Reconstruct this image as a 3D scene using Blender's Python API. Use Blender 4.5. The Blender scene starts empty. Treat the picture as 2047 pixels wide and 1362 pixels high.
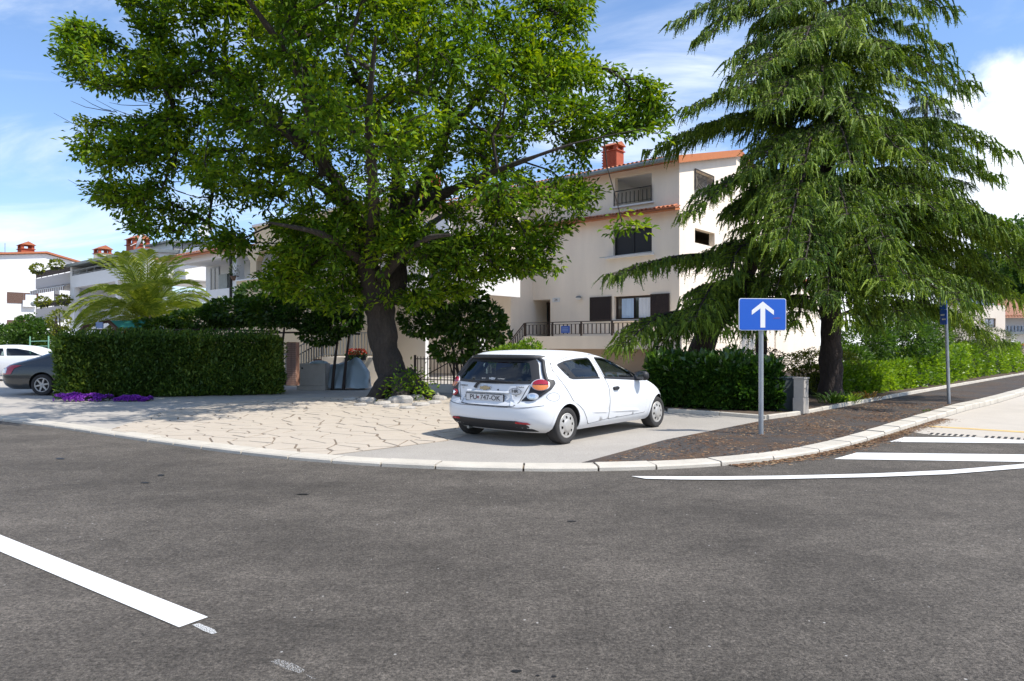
import bpy, bmesh, math, random
import numpy as np
from mathutils import Vector, Matrix, noise
from mathutils.geometry import delaunay_2d_cdt

S = bpy.context.scene
COL = S.collection
RNG = np.random.default_rng(7)
random.seed(7)
R = math.radians

# ------------------------------------------------------------------ camera
FPX, CX, HY, CAMZ = 1400.0, 1023.5, 690.0, 1.64
cam_d = bpy.data.cameras.new('camera')
cam_d.sensor_width = 36.0
cam_d.lens = FPX / 2047 * 36.0
cam_d.shift_y = (HY - 681.0) / 2047
cam_d.clip_end = 3000
cam = bpy.data.objects.new('camera', cam_d)
cam.location = (0, 0, CAMZ)
cam.rotation_euler = (R(90), 0, 0)
COL.objects.link(cam)
S.camera = cam

# ------------------------------------------------------------------ light
SUN_EL = R(55)
SUN_AZ = math.atan2(0.89, -0.46)          # clockwise from +Y
sun_d = bpy.data.lights.new('sun', 'SUN')
sun_d.energy = 3.7
sun_d.angle = R(0.5)
sun_d.color = (1.0, 0.955, 0.88)
sun = bpy.data.objects.new('sun', sun_d)
COL.objects.link(sun)
_sd = Vector((math.sin(SUN_AZ) * math.cos(SUN_EL), math.cos(SUN_AZ) * math.cos(SUN_EL), math.sin(SUN_EL)))
sun.rotation_euler = _sd.to_track_quat('Z', 'Y').to_euler()
sun.location = (20, -10, 40)

world = bpy.data.worlds.new('World')
S.world = world
world.use_nodes = True
wn, wl = world.node_tree.nodes, world.node_tree.links
wn.clear()
w_out = wn.new('ShaderNodeOutputWorld')
w_bg = wn.new('ShaderNodeBackground')
w_sky = wn.new('ShaderNodeTexSky')
w_sky.sky_type = 'NISHITA'
w_sky.sun_disc = False
w_sky.sun_elevation = SUN_EL
w_sky.sun_rotation = SUN_AZ
w_sky.altitude = 0
w_sky.air_density = 1.0
w_sky.dust_density = 0.15
w_sky.ozone_density = 3.0
w_bg.inputs['Strength'].default_value = 0.15
# clouds: thin streaks everywhere and heaped banks low on the horizon
w_tc = wn.new('ShaderNodeTexCoord')
def wnode(t, **k):
    n = wn.new(t)
    for a, b in k.items():
        setattr(n, a, b)
    return n
def wmath(op, a, b=None, clamp=False):
    n = wnode('ShaderNodeMath', operation=op, use_clamp=clamp)
    for i, v in enumerate((a, b)):
        if v is None: continue
        if hasattr(v, 'links'): wl.new(v, n.inputs[i])
        else: n.inputs[i].default_value = v
    return n.outputs[0]
def wramp(v, lo, hi):
    n = wnode('ShaderNodeMapRange', interpolation_type='SMOOTHSTEP')
    wl.new(v, n.inputs[0])
    n.inputs[1].default_value, n.inputs[2].default_value = lo, hi
    return n.outputs[0]
w_sep = wnode('ShaderNodeSeparateXYZ')
wl.new(w_tc.outputs['Generated'], w_sep.inputs[0])
zc = wmath('MAXIMUM', w_sep.outputs[2], 0.03)
px_ = wmath('DIVIDE', w_sep.outputs[0], wmath('ADD', zc, 0.25))
py_ = wmath('DIVIDE', w_sep.outputs[1], wmath('ADD', zc, 0.25))
w_cmb = wnode('ShaderNodeCombineXYZ')
wl.new(px_, w_cmb.inputs[0]); wl.new(py_, w_cmb.inputs[1])
w_map = wnode('ShaderNodeMapping')
w_map.inputs['Scale'].default_value = (1.0, 2.1, 1.0)
w_map.inputs['Rotation'].default_value = (0, 0, 0.35)
w_map.inputs['Location'].default_value = (3.1, 1.7, 0)
wl.new(w_cmb.outputs[0], w_map.inputs[0])
w_n1 = wnode('ShaderNodeTexNoise')
w_n1.inputs['Scale'].default_value = 1.5
w_n1.inputs['Detail'].default_value = 9
w_n1.inputs['Roughness'].default_value = 0.58
w_n1.inputs['Distortion'].default_value = 0.7
wl.new(w_map.outputs[0], w_n1.inputs['Vector'])
streak = wmath('MULTIPLY', wramp(w_n1.outputs[0], 0.42, 0.76), 0.62)
# heaped clouds
w_n2 = wnode('ShaderNodeTexNoise')
w_n2.inputs['Scale'].default_value = 5.0
w_n2.inputs['Detail'].default_value = 10
w_n2.inputs['Roughness'].default_value = 0.55
wl.new(w_tc.outputs['Generated'], w_n2.inputs['Vector'])
w_az = wmath('ARCTAN2', w_sep.outputs[0], w_sep.outputs[1])      # 0 straight ahead
w_el = wmath('ARCSINE', w_sep.outputs[2])
lump = wmath('MULTIPLY', wmath('SUBTRACT', w_n2.outputs[0], 0.5), 0.55)
bank_top = wmath('ADD', wmath('MULTIPLY', wmath('MAXIMUM', wmath('COSINE', wmath('SUBTRACT', wmath('MULTIPLY', w_az, 3.0), 1.98)), 0.0), 0.36), -0.05)
bank = wramp(wmath('SUBTRACT', wmath('ADD', bank_top, lump), w_el), -0.02, 0.085)
bank = wmath('MULTIPLY', bank, 0.95)
clouds = wmath('MAXIMUM', streak, bank, True)
w_col = wnode('ShaderNodeMix', data_type='RGBA')
wl.new(clouds, w_col.inputs[0])
w_tint = wnode('ShaderNodeMix', data_type='RGBA', blend_type='MULTIPLY')
w_tint.inputs[0].default_value = 1.0
wl.new(w_sky.outputs[0], w_tint.inputs[6])
w_grad = wnode('ShaderNodeMix', data_type='RGBA')
wl.new(wramp(w_sep.outputs[2], 0.02, 0.42), w_grad.inputs[0])
w_grad.inputs[6].default_value = (0.72, 0.73, 0.83, 1)
w_grad.inputs[7].default_value = (0.86, 0.90, 0.96, 1)
wl.new(w_grad.outputs[2], w_tint.inputs[7])
wl.new(w_tint.outputs[2], w_col.inputs[6])
shade_c = wnode('ShaderNodeMix', data_type='RGBA')
wl.new(wramp(w_n2.outputs[0], 0.35, 0.6), shade_c.inputs[0])
shade_c.inputs[6].default_value = (4.6, 5.0, 5.6, 1)
shade_c.inputs[7].default_value = (6.2, 6.4, 6.6, 1)
wl.new(shade_c.outputs[2], w_col.inputs[7])
wl.new(w_col.outputs[2], w_bg.inputs['Color'])
wl.new(w_bg.outputs[0], w_out.inputs['Surface'])

S.view_settings.view_transform = 'Standard'
S.view_settings.look = 'None'
S.view_settings.exposure = 0.66
S.view_settings.gamma = 1.0
S.view_settings.use_curve_mapping = False
S.cycles.max_bounces = 8
S.cycles.transparent_max_bounces = 16
try:
    S.cycles.use_denoising = True
except Exception:
    pass

# ------------------------------------------------------------------ pixel helpers (photo pixels -> places)
def P(px, py, Y):
    return Vector(((px - CX) * Y / FPX, Y, CAMZ + (HY - py) * Y / FPX))
def G(px, py, z=0.0):
    Y = (CAMZ - z) * FPX / (py - HY)
    return Vector(((px - CX) * Y / FPX, Y, z))

# ------------------------------------------------------------------ object helpers
def tag(o, label=None, cat=None, group=None, kind=None):
    if label: o['label'] = label
    if cat: o['category'] = cat
    if group: o['group'] = group
    if kind: o['kind'] = kind
    return o

def empty(name, loc=(0, 0, 0), rz=0.0, label=None, cat=None, group=None):
    o = bpy.data.objects.new(name, None)
    o.empty_display_size = 0.2
    o.location = loc
    o.rotation_euler = (0, 0, rz)
    COL.objects.link(o)
    return tag(o, label, cat, group)

def link(name, me, parent=None, loc=None, rot=None):
    o = bpy.data.objects.new(name, me)
    COL.objects.link(o)
    if parent is not None: o.parent = parent
    if loc is not None: o.location = loc
    if rot is not None: o.rotation_euler = rot
    return o

def copy_tree(o, parent=None):
    c = o.copy()
    COL.objects.link(c)
    if parent is not None:
        c.parent = parent
    for ch in list(o.children):
        copy_tree(ch, c)
    return c

class MB:
    """collects faces, then links them as one mesh object"""
    def __init__(s): s.v, s.f, s.m, s.sm = [], [], [], []
    def add(s, vs, fs, mi=0, smooth=False):
        b = len(s.v)
        s.v += [tuple(v) for v in vs]
        for f in fs:
            s.f.append([i + b for i in f]); s.m.append(mi); s.sm.append(smooth)
        return s
    def box(s, x0, x1, y0, y1, z0, z1, mi=0, M=None):
        v = [(x0,y0,z0),(x1,y0,z0),(x1,y1,z0),(x0,y1,z0),(x0,y0,z1),(x1,y0,z1),(x1,y1,z1),(x0,y1,z1)]
        if M is not None: v = [M @ Vector(q) for q in v]
        return s.add(v, [(0,3,2,1),(4,5,6,7),(0,1,5,4),(1,2,6,5),(2,3,7,6),(3,0,4,7)], mi)
    def bar(s, a, b, w, h=None, mi=0):
        """rectangular bar from a to b"""
        a, b = Vector(a), Vector(b); h = h or w
        d = (b - a).normalized()
        up = Vector((0,0,1)) if abs(d.z) < .95 else Vector((0,1,0))
        x = d.cross(up).normalized(); y = x.cross(d).normalized()
        x *= w/2; y *= h/2
        v = [a-x-y,a+x-y,a+x+y,a-x+y,b-x-y,b+x-y,b+x+y,b-x+y]
        return s.add(v, [(0,3,2,1),(4,5,6,7),(0,1,5,4),(1,2,6,5),(2,3,7,6),(3,0,4,7)], mi)
    def tube(s, pts, rad, n=8, mi=0, cap=True, smooth=True):
        pts = [Vector(p) for p in pts]
        rad = [rad]*len(pts) if not hasattr(rad, '__len__') else rad
        vs, ref = [], None
        for i, p in enumerate(pts):
            d = (pts[min(i+1,len(pts)-1)] - pts[max(i-1,0)]).normalized()
            if ref is None:
                ref = Vector((1,0,0)) if abs(d.x) < .9 else Vector((0,1,0))
            x = (ref - d*ref.dot(d)).normalized(); y = d.cross(x); ref = x
            for k in range(n):
                a = 2*math.pi*k/n
                vs.append(p + (x*math.cos(a) + y*math.sin(a))*rad[i])
        fs = []
        for i in range(len(pts)-1):
            for k in range(n):
                k2 = (k+1) % n
                fs.append((i*n+k, i*n+k2, (i+1)*n+k2, (i+1)*n+k))
        s.add(vs, fs, mi, smooth)
        if cap:
            s.add(vs[:n], [tuple(range(n))[::-1]], mi); s.add(vs[-n:], [tuple(range(n))], mi)
        return s
    def lathe(s, prof, n=24, mi=0, M=None, smooth=True):
        """prof: (radius, z) turned round z"""
        vs = []
        for r, z in prof:
            for k in range(n):
                a = 2*math.pi*k/n
                q = Vector((r*math.cos(a), r*math.sin(a), z))
                vs.append(M @ q if M is not None else q)
        fs = []
        for i in range(len(prof)-1):
            for k in range(n):
                k2 = (k+1) % n
                fs.append((i*n+k, i*n+k2, (i+1)*n+k2, (i+1)*n+k))
        return s.add(vs, fs, mi, smooth)
    def prism(s, poly, z0, z1, mi=0, inset=0.0):
        """poly in xy, extruded; inset shrinks the top"""
        n = len(poly)
        c = sum((Vector(p[:2]) for p in poly), Vector((0,0)))/n
        bot = [(p[0],p[1],z0) for p in poly]
        top = []
        for p in poly:
            d = Vector(p[:2]) - c
            l = max(d.length,1e-6)
            q = c + d*max(0,(l-inset)/l)
            top.append((q.x,q.y,z1))
        fs = [tuple(range(n,2*n)), tuple(range(n))[::-1]] + [(i,(i+1)%n,n+(i+1)%n,n+i) for i in range(n)]
        return s.add(bot+top, fs, mi)
    def mesh(s, name, mats):
        me = bpy.data.meshes.new(name)
        me.from_pydata(s.v, [], s.f)
        for m in (mats if isinstance(mats,(list,tuple)) else [mats]): me.materials.append(m)
        me.polygons.foreach_set('material_index', s.m)
        me.polygons.foreach_set('use_smooth', s.sm)
        me.update()
        return me
    def build(s, name, mats, parent=None, loc=None, rot=None):
        return link(name, s.mesh(name, mats), parent, loc, rot)

def np_mesh(name, V, F, mat, smooth=False):
    """V (n,3), F (m,k) with k 3 or 4"""
    me = bpy.data.meshes.new(name)
    m, k = F.shape
    me.vertices.add(len(V)); me.vertices.foreach_set('co', np.ascontiguousarray(V, np.float32).ravel())
    me.loops.add(m*k); me.loops.foreach_set('vertex_index', np.ascontiguousarray(F, np.int32).ravel())
    me.polygons.add(m)
    me.polygons.foreach_set('loop_start', np.arange(0, m*k, k, dtype=np.int32))
    if smooth: me.polygons.foreach_set('use_smooth', np.ones(m, bool))
    me.materials.append(mat)
    me.update(calc_edges=True)
    return me

# ------------------------------------------------------------------ materials
def lin(c):
    """sRGB 0-255 -> linear"""
    return tuple(((x/255)/12.92 if x/255 <= .04045 else ((x/255+.055)/1.055)**2.4) for x in c) + (1,)
def mat(name, base, rough=0.7, var=0.0, vscale=3.0, var2=0.0, vscale2=40.0, bump=0.0, bscale=60.0,
        metal=0.0, spec=0.5, coat=0.0, base2=None, stretch=(1,1,1), world=False, island=0.0):
    m = bpy.data.materials.new(name)
    m.use_nodes = True
    n, l = m.node_tree.nodes, m.node_tree.links
    bs = n['Principled BSDF']
    bs.inputs['Roughness'].default_value = rough
    bs.inputs['Metallic'].default_value = metal
    bs.inputs['Specular IOR Level'].default_value = spec
    if coat:
        bs.inputs['Coat Weight'].default_value = coat
        bs.inputs['Coat Roughness'].default_value = 0.04
    base = tuple(base)[:3] + (1,)
    if not (var or var2 or bump or base2 or island):
        bs.inputs['Base Color'].default_value = base
        return m
    if world:
        g = n.new('ShaderNodeNewGeometry'); src = g.outputs['Position']
    else:
        g = n.new('ShaderNodeTexCoord'); src = g.outputs['Object']
    mp = n.new('ShaderNodeMapping'); mp.inputs['Scale'].default_value = stretch
    l.new(src, mp.inputs[0]); src = mp.outputs[0]
    def noise_(sc, det=6, ro=.6):
        t = n.new('ShaderNodeTexNoise')
        t.inputs['Scale'].default_value = sc; t.inputs['Detail'].default_value = det; t.inputs['Roughness'].default_value = ro
        l.new(src, t.inputs['Vector']); return t.outputs[0]
    col = None
    def mixf(fac, a, b):
        x = n.new('ShaderNodeMix'); x.data_type = 'RGBA'
        l.new(fac, x.inputs[0])
        for i, v in ((6,a),(7,b)):
            if hasattr(v,'links'): l.new(v, x.inputs[i])
            else: x.inputs[i].default_value = v
        return x.outputs[2]
    def rng(v, lo, hi, a=0., b=1.):
        x = n.new('ShaderNodeMapRange'); l.new(v, x.inputs[0])
        for i, q in enumerate((lo,hi,a,b)): x.inputs[i+1].default_value = q
        return x.outputs[0]
    def scale(c, k): return tuple(min(1,x*k) for x in c[:3]) + (1,)
    col = base
    if base2 is not None:
        col = mixf(rng(noise_(vscale), .38, .62), base, tuple(base2)[:3]+(1,))
    def mul(c, fac_socket):
        h = n.new('ShaderNodeHueSaturation')
        if hasattr(c,'links'): l.new(c, h.inputs['Color'])
        else: h.inputs['Color'].default_value = c
        l.new(fac_socket, h.inputs['Value']); return h.outputs[0]
    if var: col = mul(col, rng(noise_(vscale), .25, .75, 1-var, 1+var))
    if var2: col = mul(col, rng(noise_(vscale2, 3, .7), .25, .75, 1-var2, 1+var2))
    if island:
        gi = n.new('ShaderNodeNewGeometry')
        col = mul(col, rng(gi.outputs['Random Per Island'], 0, 1, 1-island, 1+island))
    l.new(col, bs.inputs['Base Color'])
    if bump:
        b = n.new('ShaderNodeBump'); b.inputs['Strength'].default_value = min(1, bump)
        b.inputs['Distance'].default_value = 0.02 if bump < .95 else 0.07
        l.new(noise_(bscale, 4, .65), b.inputs['Height']); l.new(b.outputs[0], bs.inputs['Normal'])
    return m

def leaf_mat(name, c1, c2, c3=None, rough=0.42, trans=0.35, tcol=None, spec=0.4):
    m = bpy.data.materials.new(name); m.use_nodes = True
    n, l = m.node_tree.nodes, m.node_tree.links
    bs = n['Principled BSDF']; out = n['Material Output']
    bs.inputs['Roughness'].default_value = rough
    bs.inputs['Specular IOR Level'].default_value = spec
    g = n.new('ShaderNodeNewGeometry')
    rp = n.new('ShaderNodeValToRGB')
    e = rp.color_ramp.elements
    e[0].position = 0.0; e[0].color = tuple(c1)[:3]+(1,)
    e[1].position = 1.0; e[1].color = tuple(c3 or c2)[:3]+(1,)
    x = rp.color_ramp.elements.new(0.55); x.color = tuple(c2)[:3]+(1,)
    # clump tint on top of the per-leaf one
    t = n.new('ShaderNodeTexNoise'); t.inputs['Scale'].default_value = 0.55; t.inputs['Detail'].default_value = 2
    l.new(g.outputs['Position'], t.inputs['Vector'])
    ad = n.new('ShaderNodeMath'); ad.operation = 'MULTIPLY_ADD'; ad.use_clamp = True
    l.new(t.outputs[0], ad.inputs[0]); ad.inputs[1].default_value = 1.4; ad.inputs[2].default_value = -0.7
    ad2 = n.new('ShaderNodeMath'); ad2.operation = 'ADD'; ad2.use_clamp = True
    l.new(g.outputs['Random Per Island'], ad2.inputs[0])
    mm = n.new('ShaderNodeMath'); mm.operation = 'MULTIPLY_ADD'
    l.new(t.outputs[0], mm.inputs[0]); mm.inputs[1].default_value = 1.6; mm.inputs[2].default_value = -0.8
    l.new(mm.outputs[0], ad2.inputs[1])
    l.new(ad2.outputs[0], rp.inputs[0])
    l.new(rp.outputs[0], bs.inputs['Base Color'])
    tr = n.new('ShaderNodeBsdfTranslucent')
    h = n.new('ShaderNodeMix'); h.data_type = 'RGBA'; h.blend_type = 'MULTIPLY'; h.inputs[0].default_value = 1
    l.new(rp.outputs[0], h.inputs[6]); h.inputs[7].default_value = tuple(tcol or (2.2, 2.2, 0.75))[:3]+(1,)
    l.new(h.outputs[2], tr.inputs['Color'])
    mx = n.new('ShaderNodeMixShader'); mx.inputs[0].default_value = trans
    l.new(bs.outputs[0], mx.inputs[1]); l.new(tr.outputs[0], mx.inputs[2])
    l.new(mx.outputs[0], out.inputs['Surface'])
    return m

def glass_mat(name, tint=(.35,.42,.42), refl=0.12, rough=0.02):
    m = bpy.data.materials.new(name); m.use_nodes = True
    n, l = m.node_tree.nodes, m.node_tree.links
    n.remove(n['Principled BSDF']); out = n['Material Output']
    t = n.new('ShaderNodeBsdfTransparent'); t.inputs[0].default_value = tuple(tint)+(1,)
    g = n.new('ShaderNodeBsdfGlossy'); g.inputs['Roughness'].default_value = rough
    g.inputs[0].default_value = (.9,.95,1,1)
    fr = n.new('ShaderNodeLayerWeight'); fr.inputs[0].default_value = .5
    pw_ = n.new('ShaderNodeMath'); pw_.operation = 'POWER'; l.new(fr.outputs['Facing'], pw_.inputs[0]); pw_.inputs[1].default_value = 4
    a = n.new('ShaderNodeMath'); a.operation = 'MULTIPLY_ADD'; a.use_clamp = True
    l.new(pw_.outputs[0], a.inputs[0]); a.inputs[1].default_value = .8; a.inputs[2].default_value = .045+refl
    mx = n.new('ShaderNodeMixShader'); l.new(a.outputs[0], mx.inputs[0])
    l.new(t.outputs[0], mx.inputs[1]); l.new(g.outputs[0], mx.inputs[2])
    l.new(mx.outputs[0], out.inputs['Surface'])
    return m

def asphalt(name, base, speck=0.5, patch=0.25, brown=0.0):
    m = bpy.data.materials.new(name); m.use_nodes = True
    n, l = m.node_tree.nodes, m.node_tree.links
    bs = n['Principled BSDF']; bs.inputs['Roughness'].default_value = 0.85; bs.inputs['Specular IOR Level'].default_value = 0.3
    g = n.new('ShaderNodeNewGeometry')
    def nz(sc, det=4, ro=.6, st=(1,1,1)):
        mp = n.new('ShaderNodeMapping'); mp.inputs['Scale'].default_value = st; l.new(g.outputs['Position'], mp.inputs[0])
        t = n.new('ShaderNodeTexNoise'); t.inputs['Scale'].default_value = sc; t.inputs['Detail'].default_value = det; t.inputs['Roughness'].default_value = ro
        l.new(mp.outputs[0], t.inputs['Vector']); return t.outputs[0]
    def rng(v, lo, hi, a, b):
        x = n.new('ShaderNodeMapRange'); l.new(v, x.inputs[0])
        for i, q in enumerate((lo,hi,a,b)): x.inputs[i+1].default_value = q
        return x.outputs[0]
    def mulv(a, b):
        x = n.new('ShaderNodeMath'); x.operation = 'MULTIPLY'; l.new(a, x.inputs[0]); l.new(b, x.inputs[1]); return x.outputs[0]
    v = rng(nz(0.35, 6, .62, (1,1.6,1)), .3, .7, 1-patch, 1+patch)
    v = mulv(v, rng(nz(3.5, 5, .7), .25, .75, 1-.35*speck, 1+.35*speck))
    v = mulv(v, rng(nz(45, 3, .75), .3, .7, 1-speck, 1+speck))
    v = mulv(v, rng(nz(140, 2, .7), .3, .7, 1-.7*speck, 1+.7*speck))
    v = mulv(v, rng(nz(15, 3, .75), .3, .7, 1-.45*speck, 1+.45*speck))
    # pale chips of stone
    vo = n.new('ShaderNodeTexVoronoi'); vo.inputs['Scale'].default_value = 13
    l.new(g.outputs['Position'], vo.inputs['Vector'])
    chip = rng(vo.outputs['Distance'], .11, .08, 0, 1)
    sel = n.new('ShaderNodeSeparateColor'); l.new(vo.outputs['Color'], sel.inputs[0])
    chip = mulv(chip, rng(sel.outputs[0], .88, .92, 0, 1))
    h = n.new('ShaderNodeHueSaturation'); h.inputs['Color'].default_value = tuple(base)[:3]+(1,); l.new(v, h.inputs['Value'])
    mx = n.new('ShaderNodeMix'); mx.data_type = 'RGBA'; l.new(chip, mx.inputs[0]); l.new(h.outputs[0], mx.inputs[6])
    mx.inputs[7].default_value = (.42,.40,.37,1)
    col = mx.outputs[2]
    if brown:
        b2 = n.new('ShaderNodeMix'); b2.data_type = 'RGBA'; l.new(rng(nz(1.3,5,.7), .45, .7, 0, brown), b2.inputs[0])
        l.new(col, b2.inputs[6]); b2.inputs[7].default_value = (.115,.068,.038,1); col = b2.outputs[2]
    l.new(col, bs.inputs['Base Color'])
    b = n.new('ShaderNodeBump'); b.inputs['Strength'].default_value = .9; b.inputs['Distance'].default_value = .022
    l.new(nz(42,4,.75), b.inputs['Height']); l.new(b.outputs[0], bs.inputs['Normal'])
    return m

M = {}
M['road'] = asphalt('road_asphalt', (.102,.0885,.074), .70, .40)
M['walk'] = asphalt('walk_asphalt', (.070,.061,.056), .42, .2, brown=.95)
M['concrete'] = mat('pale_concrete', (.41,.375,.33), .85, .08, .8, .10, 90, bump=.25, bscale=120, world=True)
M['strip'] = mat('strip_concrete', (.355,.325,.285), .88, .10, 1.0, .30, 60, bump=.4, bscale=90, world=True)
M['lot'] = mat('lot_concrete', (.49,.44,.375), .88, .08, 1.0, .12, 60, bump=.3, bscale=90, world=True)
M['joint'] = mat('paving_joint', (.20,.155,.112), .95, .2, 4, .2, 40, world=True)
M['paver'] = mat('paver_stone', (.475,.41,.332), .85, .05, 2.0, .09, 60, bump=.3, bscale=50, island=.05, world=True)
M['kerb'] = mat('kerb_stone', (.53,.485,.41), .85, .15, 2.0, .12, 70, bump=.4, bscale=70, world=True)
M['soil'] = mat('soil', (.085,.058,.038), .95, .35, 3, .3, 40, bump=.6, bscale=25, world=True)
M['field'] = mat('field', (.10,.11,.05), .95, .3, .2, .3, 5, world=True)
M['white_paint'] = mat('road_paint', (.74,.74,.72), .75, .07, 2.5, .12, 120, bump=.2, bscale=90, world=True)
M['yellow_paint'] = mat('yellow_paint', (.62,.42,.16), .8, .2, 4, .25, 60, world=True)
M['wall_cream'] = mat('wall_cream', (.88,.765,.63), .9, .07, 1.1, .03, 40, bump=.15, bscale=150, stretch=(1,1,.22))
M['wall_white'] = mat('wall_white', (.74,.73,.72), .9, .04, .6, .03, 60, bump=.1, bscale=150)
M['wall_beige'] = mat('wall_beige', (.62,.50,.34), .9, .05, .6, .03, 60, bump=.1, bscale=150)
M['wall_tan'] = mat('wall_tan', (.44,.33,.24), .9, .08, .8, .05, 60, bump=.15, bscale=120)
M['wall_pink'] = mat('wall_pink', (.46,.34,.29), .9, .08, .8, .05, 60)
M['old_plaster'] = mat('old_plaster', (.66,.61,.54), .9, .14, 2.5, .08, 40, bump=.2, bscale=60)
M['tile'] = mat('roof_tile', (.40,.135,.062), .8, .18, 6, .12, 50, bump=.25, bscale=60)
M['tile_pale'] = mat('roof_tile_pale', (.52,.27,.17), .8, .2, 6, .12, 50, bump=.25, bscale=60)
M['orange'] = mat('orange_wood', (.48,.155,.045), .6, .08, 4)
M['brick'] = mat('red_brick', (.36,.085,.04), .85, .15, 6, .12, 50, bump=.3, bscale=60)
M['mortar'] = mat('mortar', (.34,.18,.12), .95, .1, 8)
M['iron'] = mat('dark_iron', (.018,.016,.016), .5, metal=.2)
M['brown_wood'] = mat('brown_wood', (.035,.020,.014), .55, .15, 8)
M['red_wood'] = mat('red_brown_wood', (.10,.04,.025), .6, .15, 8)
M['dark'] = mat('dark_interior', (.012,.012,.014), .6)
M['zinc'] = mat('zinc', (.20,.22,.22), .45, .15, 4, metal=.5)
M['grey_metal'] = mat('grey_metal', (.34,.36,.38), .42, .08, 6, metal=.6)
M['bark'] = mat('bark', (.050,.040,.033), .95, .3, 3, .3, 18, bump=1.0, bscale=14, stretch=(1,1,.35))
M['bark_dark'] = mat('bark_dark', (.052,.038,.032), .95, .3, 3, .3, 18, bump=1.0, bscale=16, stretch=(1,1,.4))
M['stone_grey'] = mat('grey_rock', (.42,.39,.35), .9, .15, 3, .15, 30, bump=.6, bscale=20)
M['plastic_black'] = mat('black_plastic', (.018,.018,.020), .55)
M['rubber'] = mat('tyre_rubber', (.030,.028,.027), .85, .1, 20, bump=.2, bscale=80)
M['curtain'] = mat('curtain', (.62,.66,.72), .9, .12, 12, stretch=(1,1,.05))
M['curtain_blue'] = mat('curtain_blue', (.42,.55,.72), .9, .12, 12, stretch=(1,1,.05))
M['cabinet'] = mat('cabinet_grey', (.38,.345,.30), .75, .08, 5, .06, 40)
M['cabinet_dark'] = mat('cabinet_dark', (.055,.07,.07), .7, .1, 5)
M['solar'] = mat('solar', (.20,.25,.33), .15, metal=.2)
M['window_glass'] = mat('window_pane', (.03,.035,.04), .05, spec=.9)
# ================================================================== ground, road, pavement
def sheet(name, pts, z, m, label=None):
    me = bpy.data.meshes.new(name)
    bm = bmesh.new()
    bm.faces.new([bm.verts.new((p[0], p[1], z)) for p in pts])
    bm.normal_update()
    if bm.faces[:][0].normal.z < 0: bmesh.ops.reverse_faces(bm, faces=bm.faces[:])
    bmesh.ops.triangulate(bm, faces=bm.faces[:])
    bm.to_mesh(me); bm.free()
    me.materials.append(m)
    return tag(link(name, me), kind='structure')

PZ = 0.05
sheet('ground', [(-1500,-1500),(1500,-1500),(1500,1500),(-1500,1500)], -0.06, M['field'])
sheet('road', [(-70,-25),(70,-25),(70,75),(-70,75)], 0.0, M['road'])

inner_px = [(0,831),(146,848),(293,869),(405,884),(527,899),(615,908),(708,916),(782,920.5),(855,924),(952,927),(1060,929),(1180,929.5),(1300,926),(1446,919),(1504,912),(1592,899),(1701,872),(1811,841),(1920,811),(2030,784)]
inner = [G(x, y, PZ).to_2d() for x, y in inner_px]
inner = [inner[0] + Vector((-28, 17.6))] + inner + [inner[-1] + Vector((45, 47))]
def catmull(pts, n=8):
    out = []
    for i in range(len(pts)-1):
        p0, p1, p2, p3 = pts[max(i-1,0)], pts[i], pts[i+1], pts[min(i+2,len(pts)-1)]
        for k in range(n):
            t = k/n
            out.append(0.5*((2*p1)+(-p0+p2)*t+(2*p0-5*p1+4*p2-p3)*t*t+(-p0+3*p1-3*p2+p3)*t**3))
    out.append(pts[-1]); return out
def smooth2(pts, it=3):
    for _ in range(it):
        pts = [pts[0]] + [(pts[i-1]+2*pts[i]+pts[i+1])/4 for i in range(1,len(pts)-1)] + [pts[-1]]
    return pts
def resample(pts, d):
    out, acc = [pts[0].copy()], 0.0
    for a, b in zip(pts, pts[1:]):
        L = (b-a).length; s = d-acc
        while s <= L:
            out.append(a.lerp(b, s/L)); s += d
        acc = (acc+L) % d
    return out
kline = smooth2(resample(catmull([Vector(p) for p in inner], 12), 0.19), 70)
def offs(pts, d):
    o = []
    for i in range(len(pts)):
        t = (pts[min(i+1,len(pts)-1)]-pts[max(i-1,0)]).normalized()
        o.append(pts[i] + Vector((t.y, -t.x))*d)
    return o
KW = 0.31
kout = offs(kline, KW)
sheet('pavement', [*kline, (75,95), (-75,95)], PZ, M['concrete'])
# kerb stones
kb = sheet('kerb_bed', [p for p in kline if p.y < 60] + [p + (q-p)*.93 for p, q in zip(kline, kout) if p.y < 60][::-1], .032, M['joint'])
kerb = empty('kerb'); tag(kerb, kind='structure')
kr = random.Random(3)
i = 0
while i < len(kline)-6:
    n = kr.choice((4,5,5,6)) if kline[i].y < 30 else 10
    j = min(i+n, len(kline)-1)
    hi = PZ + 0.012 + kr.uniform(-.004,.006)
    if kline[i].x > 5: hi += min(.07, (kline[i].x-5)*.012)
    g = 0.013
    a = kline[i:j+1]; b = kout[i:j+1]
    a = [a[0].lerp(a[1], g/.19)] + a[1:-1] + [a[-1].lerp(a[-2], g/.19)]
    b = [b[0].lerp(b[1], g/.19)] + b[1:-1] + [b[-1].lerp(b[-2], g/.19)]
    mb = MB(); k = len(a); c = .018
    mid = [q.lerp(p, c/KW) for p, q in zip(a, b)]
    v = [(p.x,p.y,hi) for p in a] + [(p.x,p.y,hi-.004) for p in mid] + [(p.x,p.y,hi-.024) for p in b] + [(p.x,p.y,-.05) for p in b] + [(p.x,p.y,-.05) for p in a]
    f = []
    for r in range(5):
        r2 = (r+1) % 5
        for q in range(k-1):
            f.append((r*k+q, r*k+q+1, r2*k+q+1, r2*k+q))
    f.append([r*k for r in range(5)]); f.append([r*k+k-1 for r in range(5)][::-1])
    mb.add(v, [tuple(reversed(x)) for x in f])
    mb.build('kerb_stone', M['kerb'], kerb)
    i = j

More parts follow.
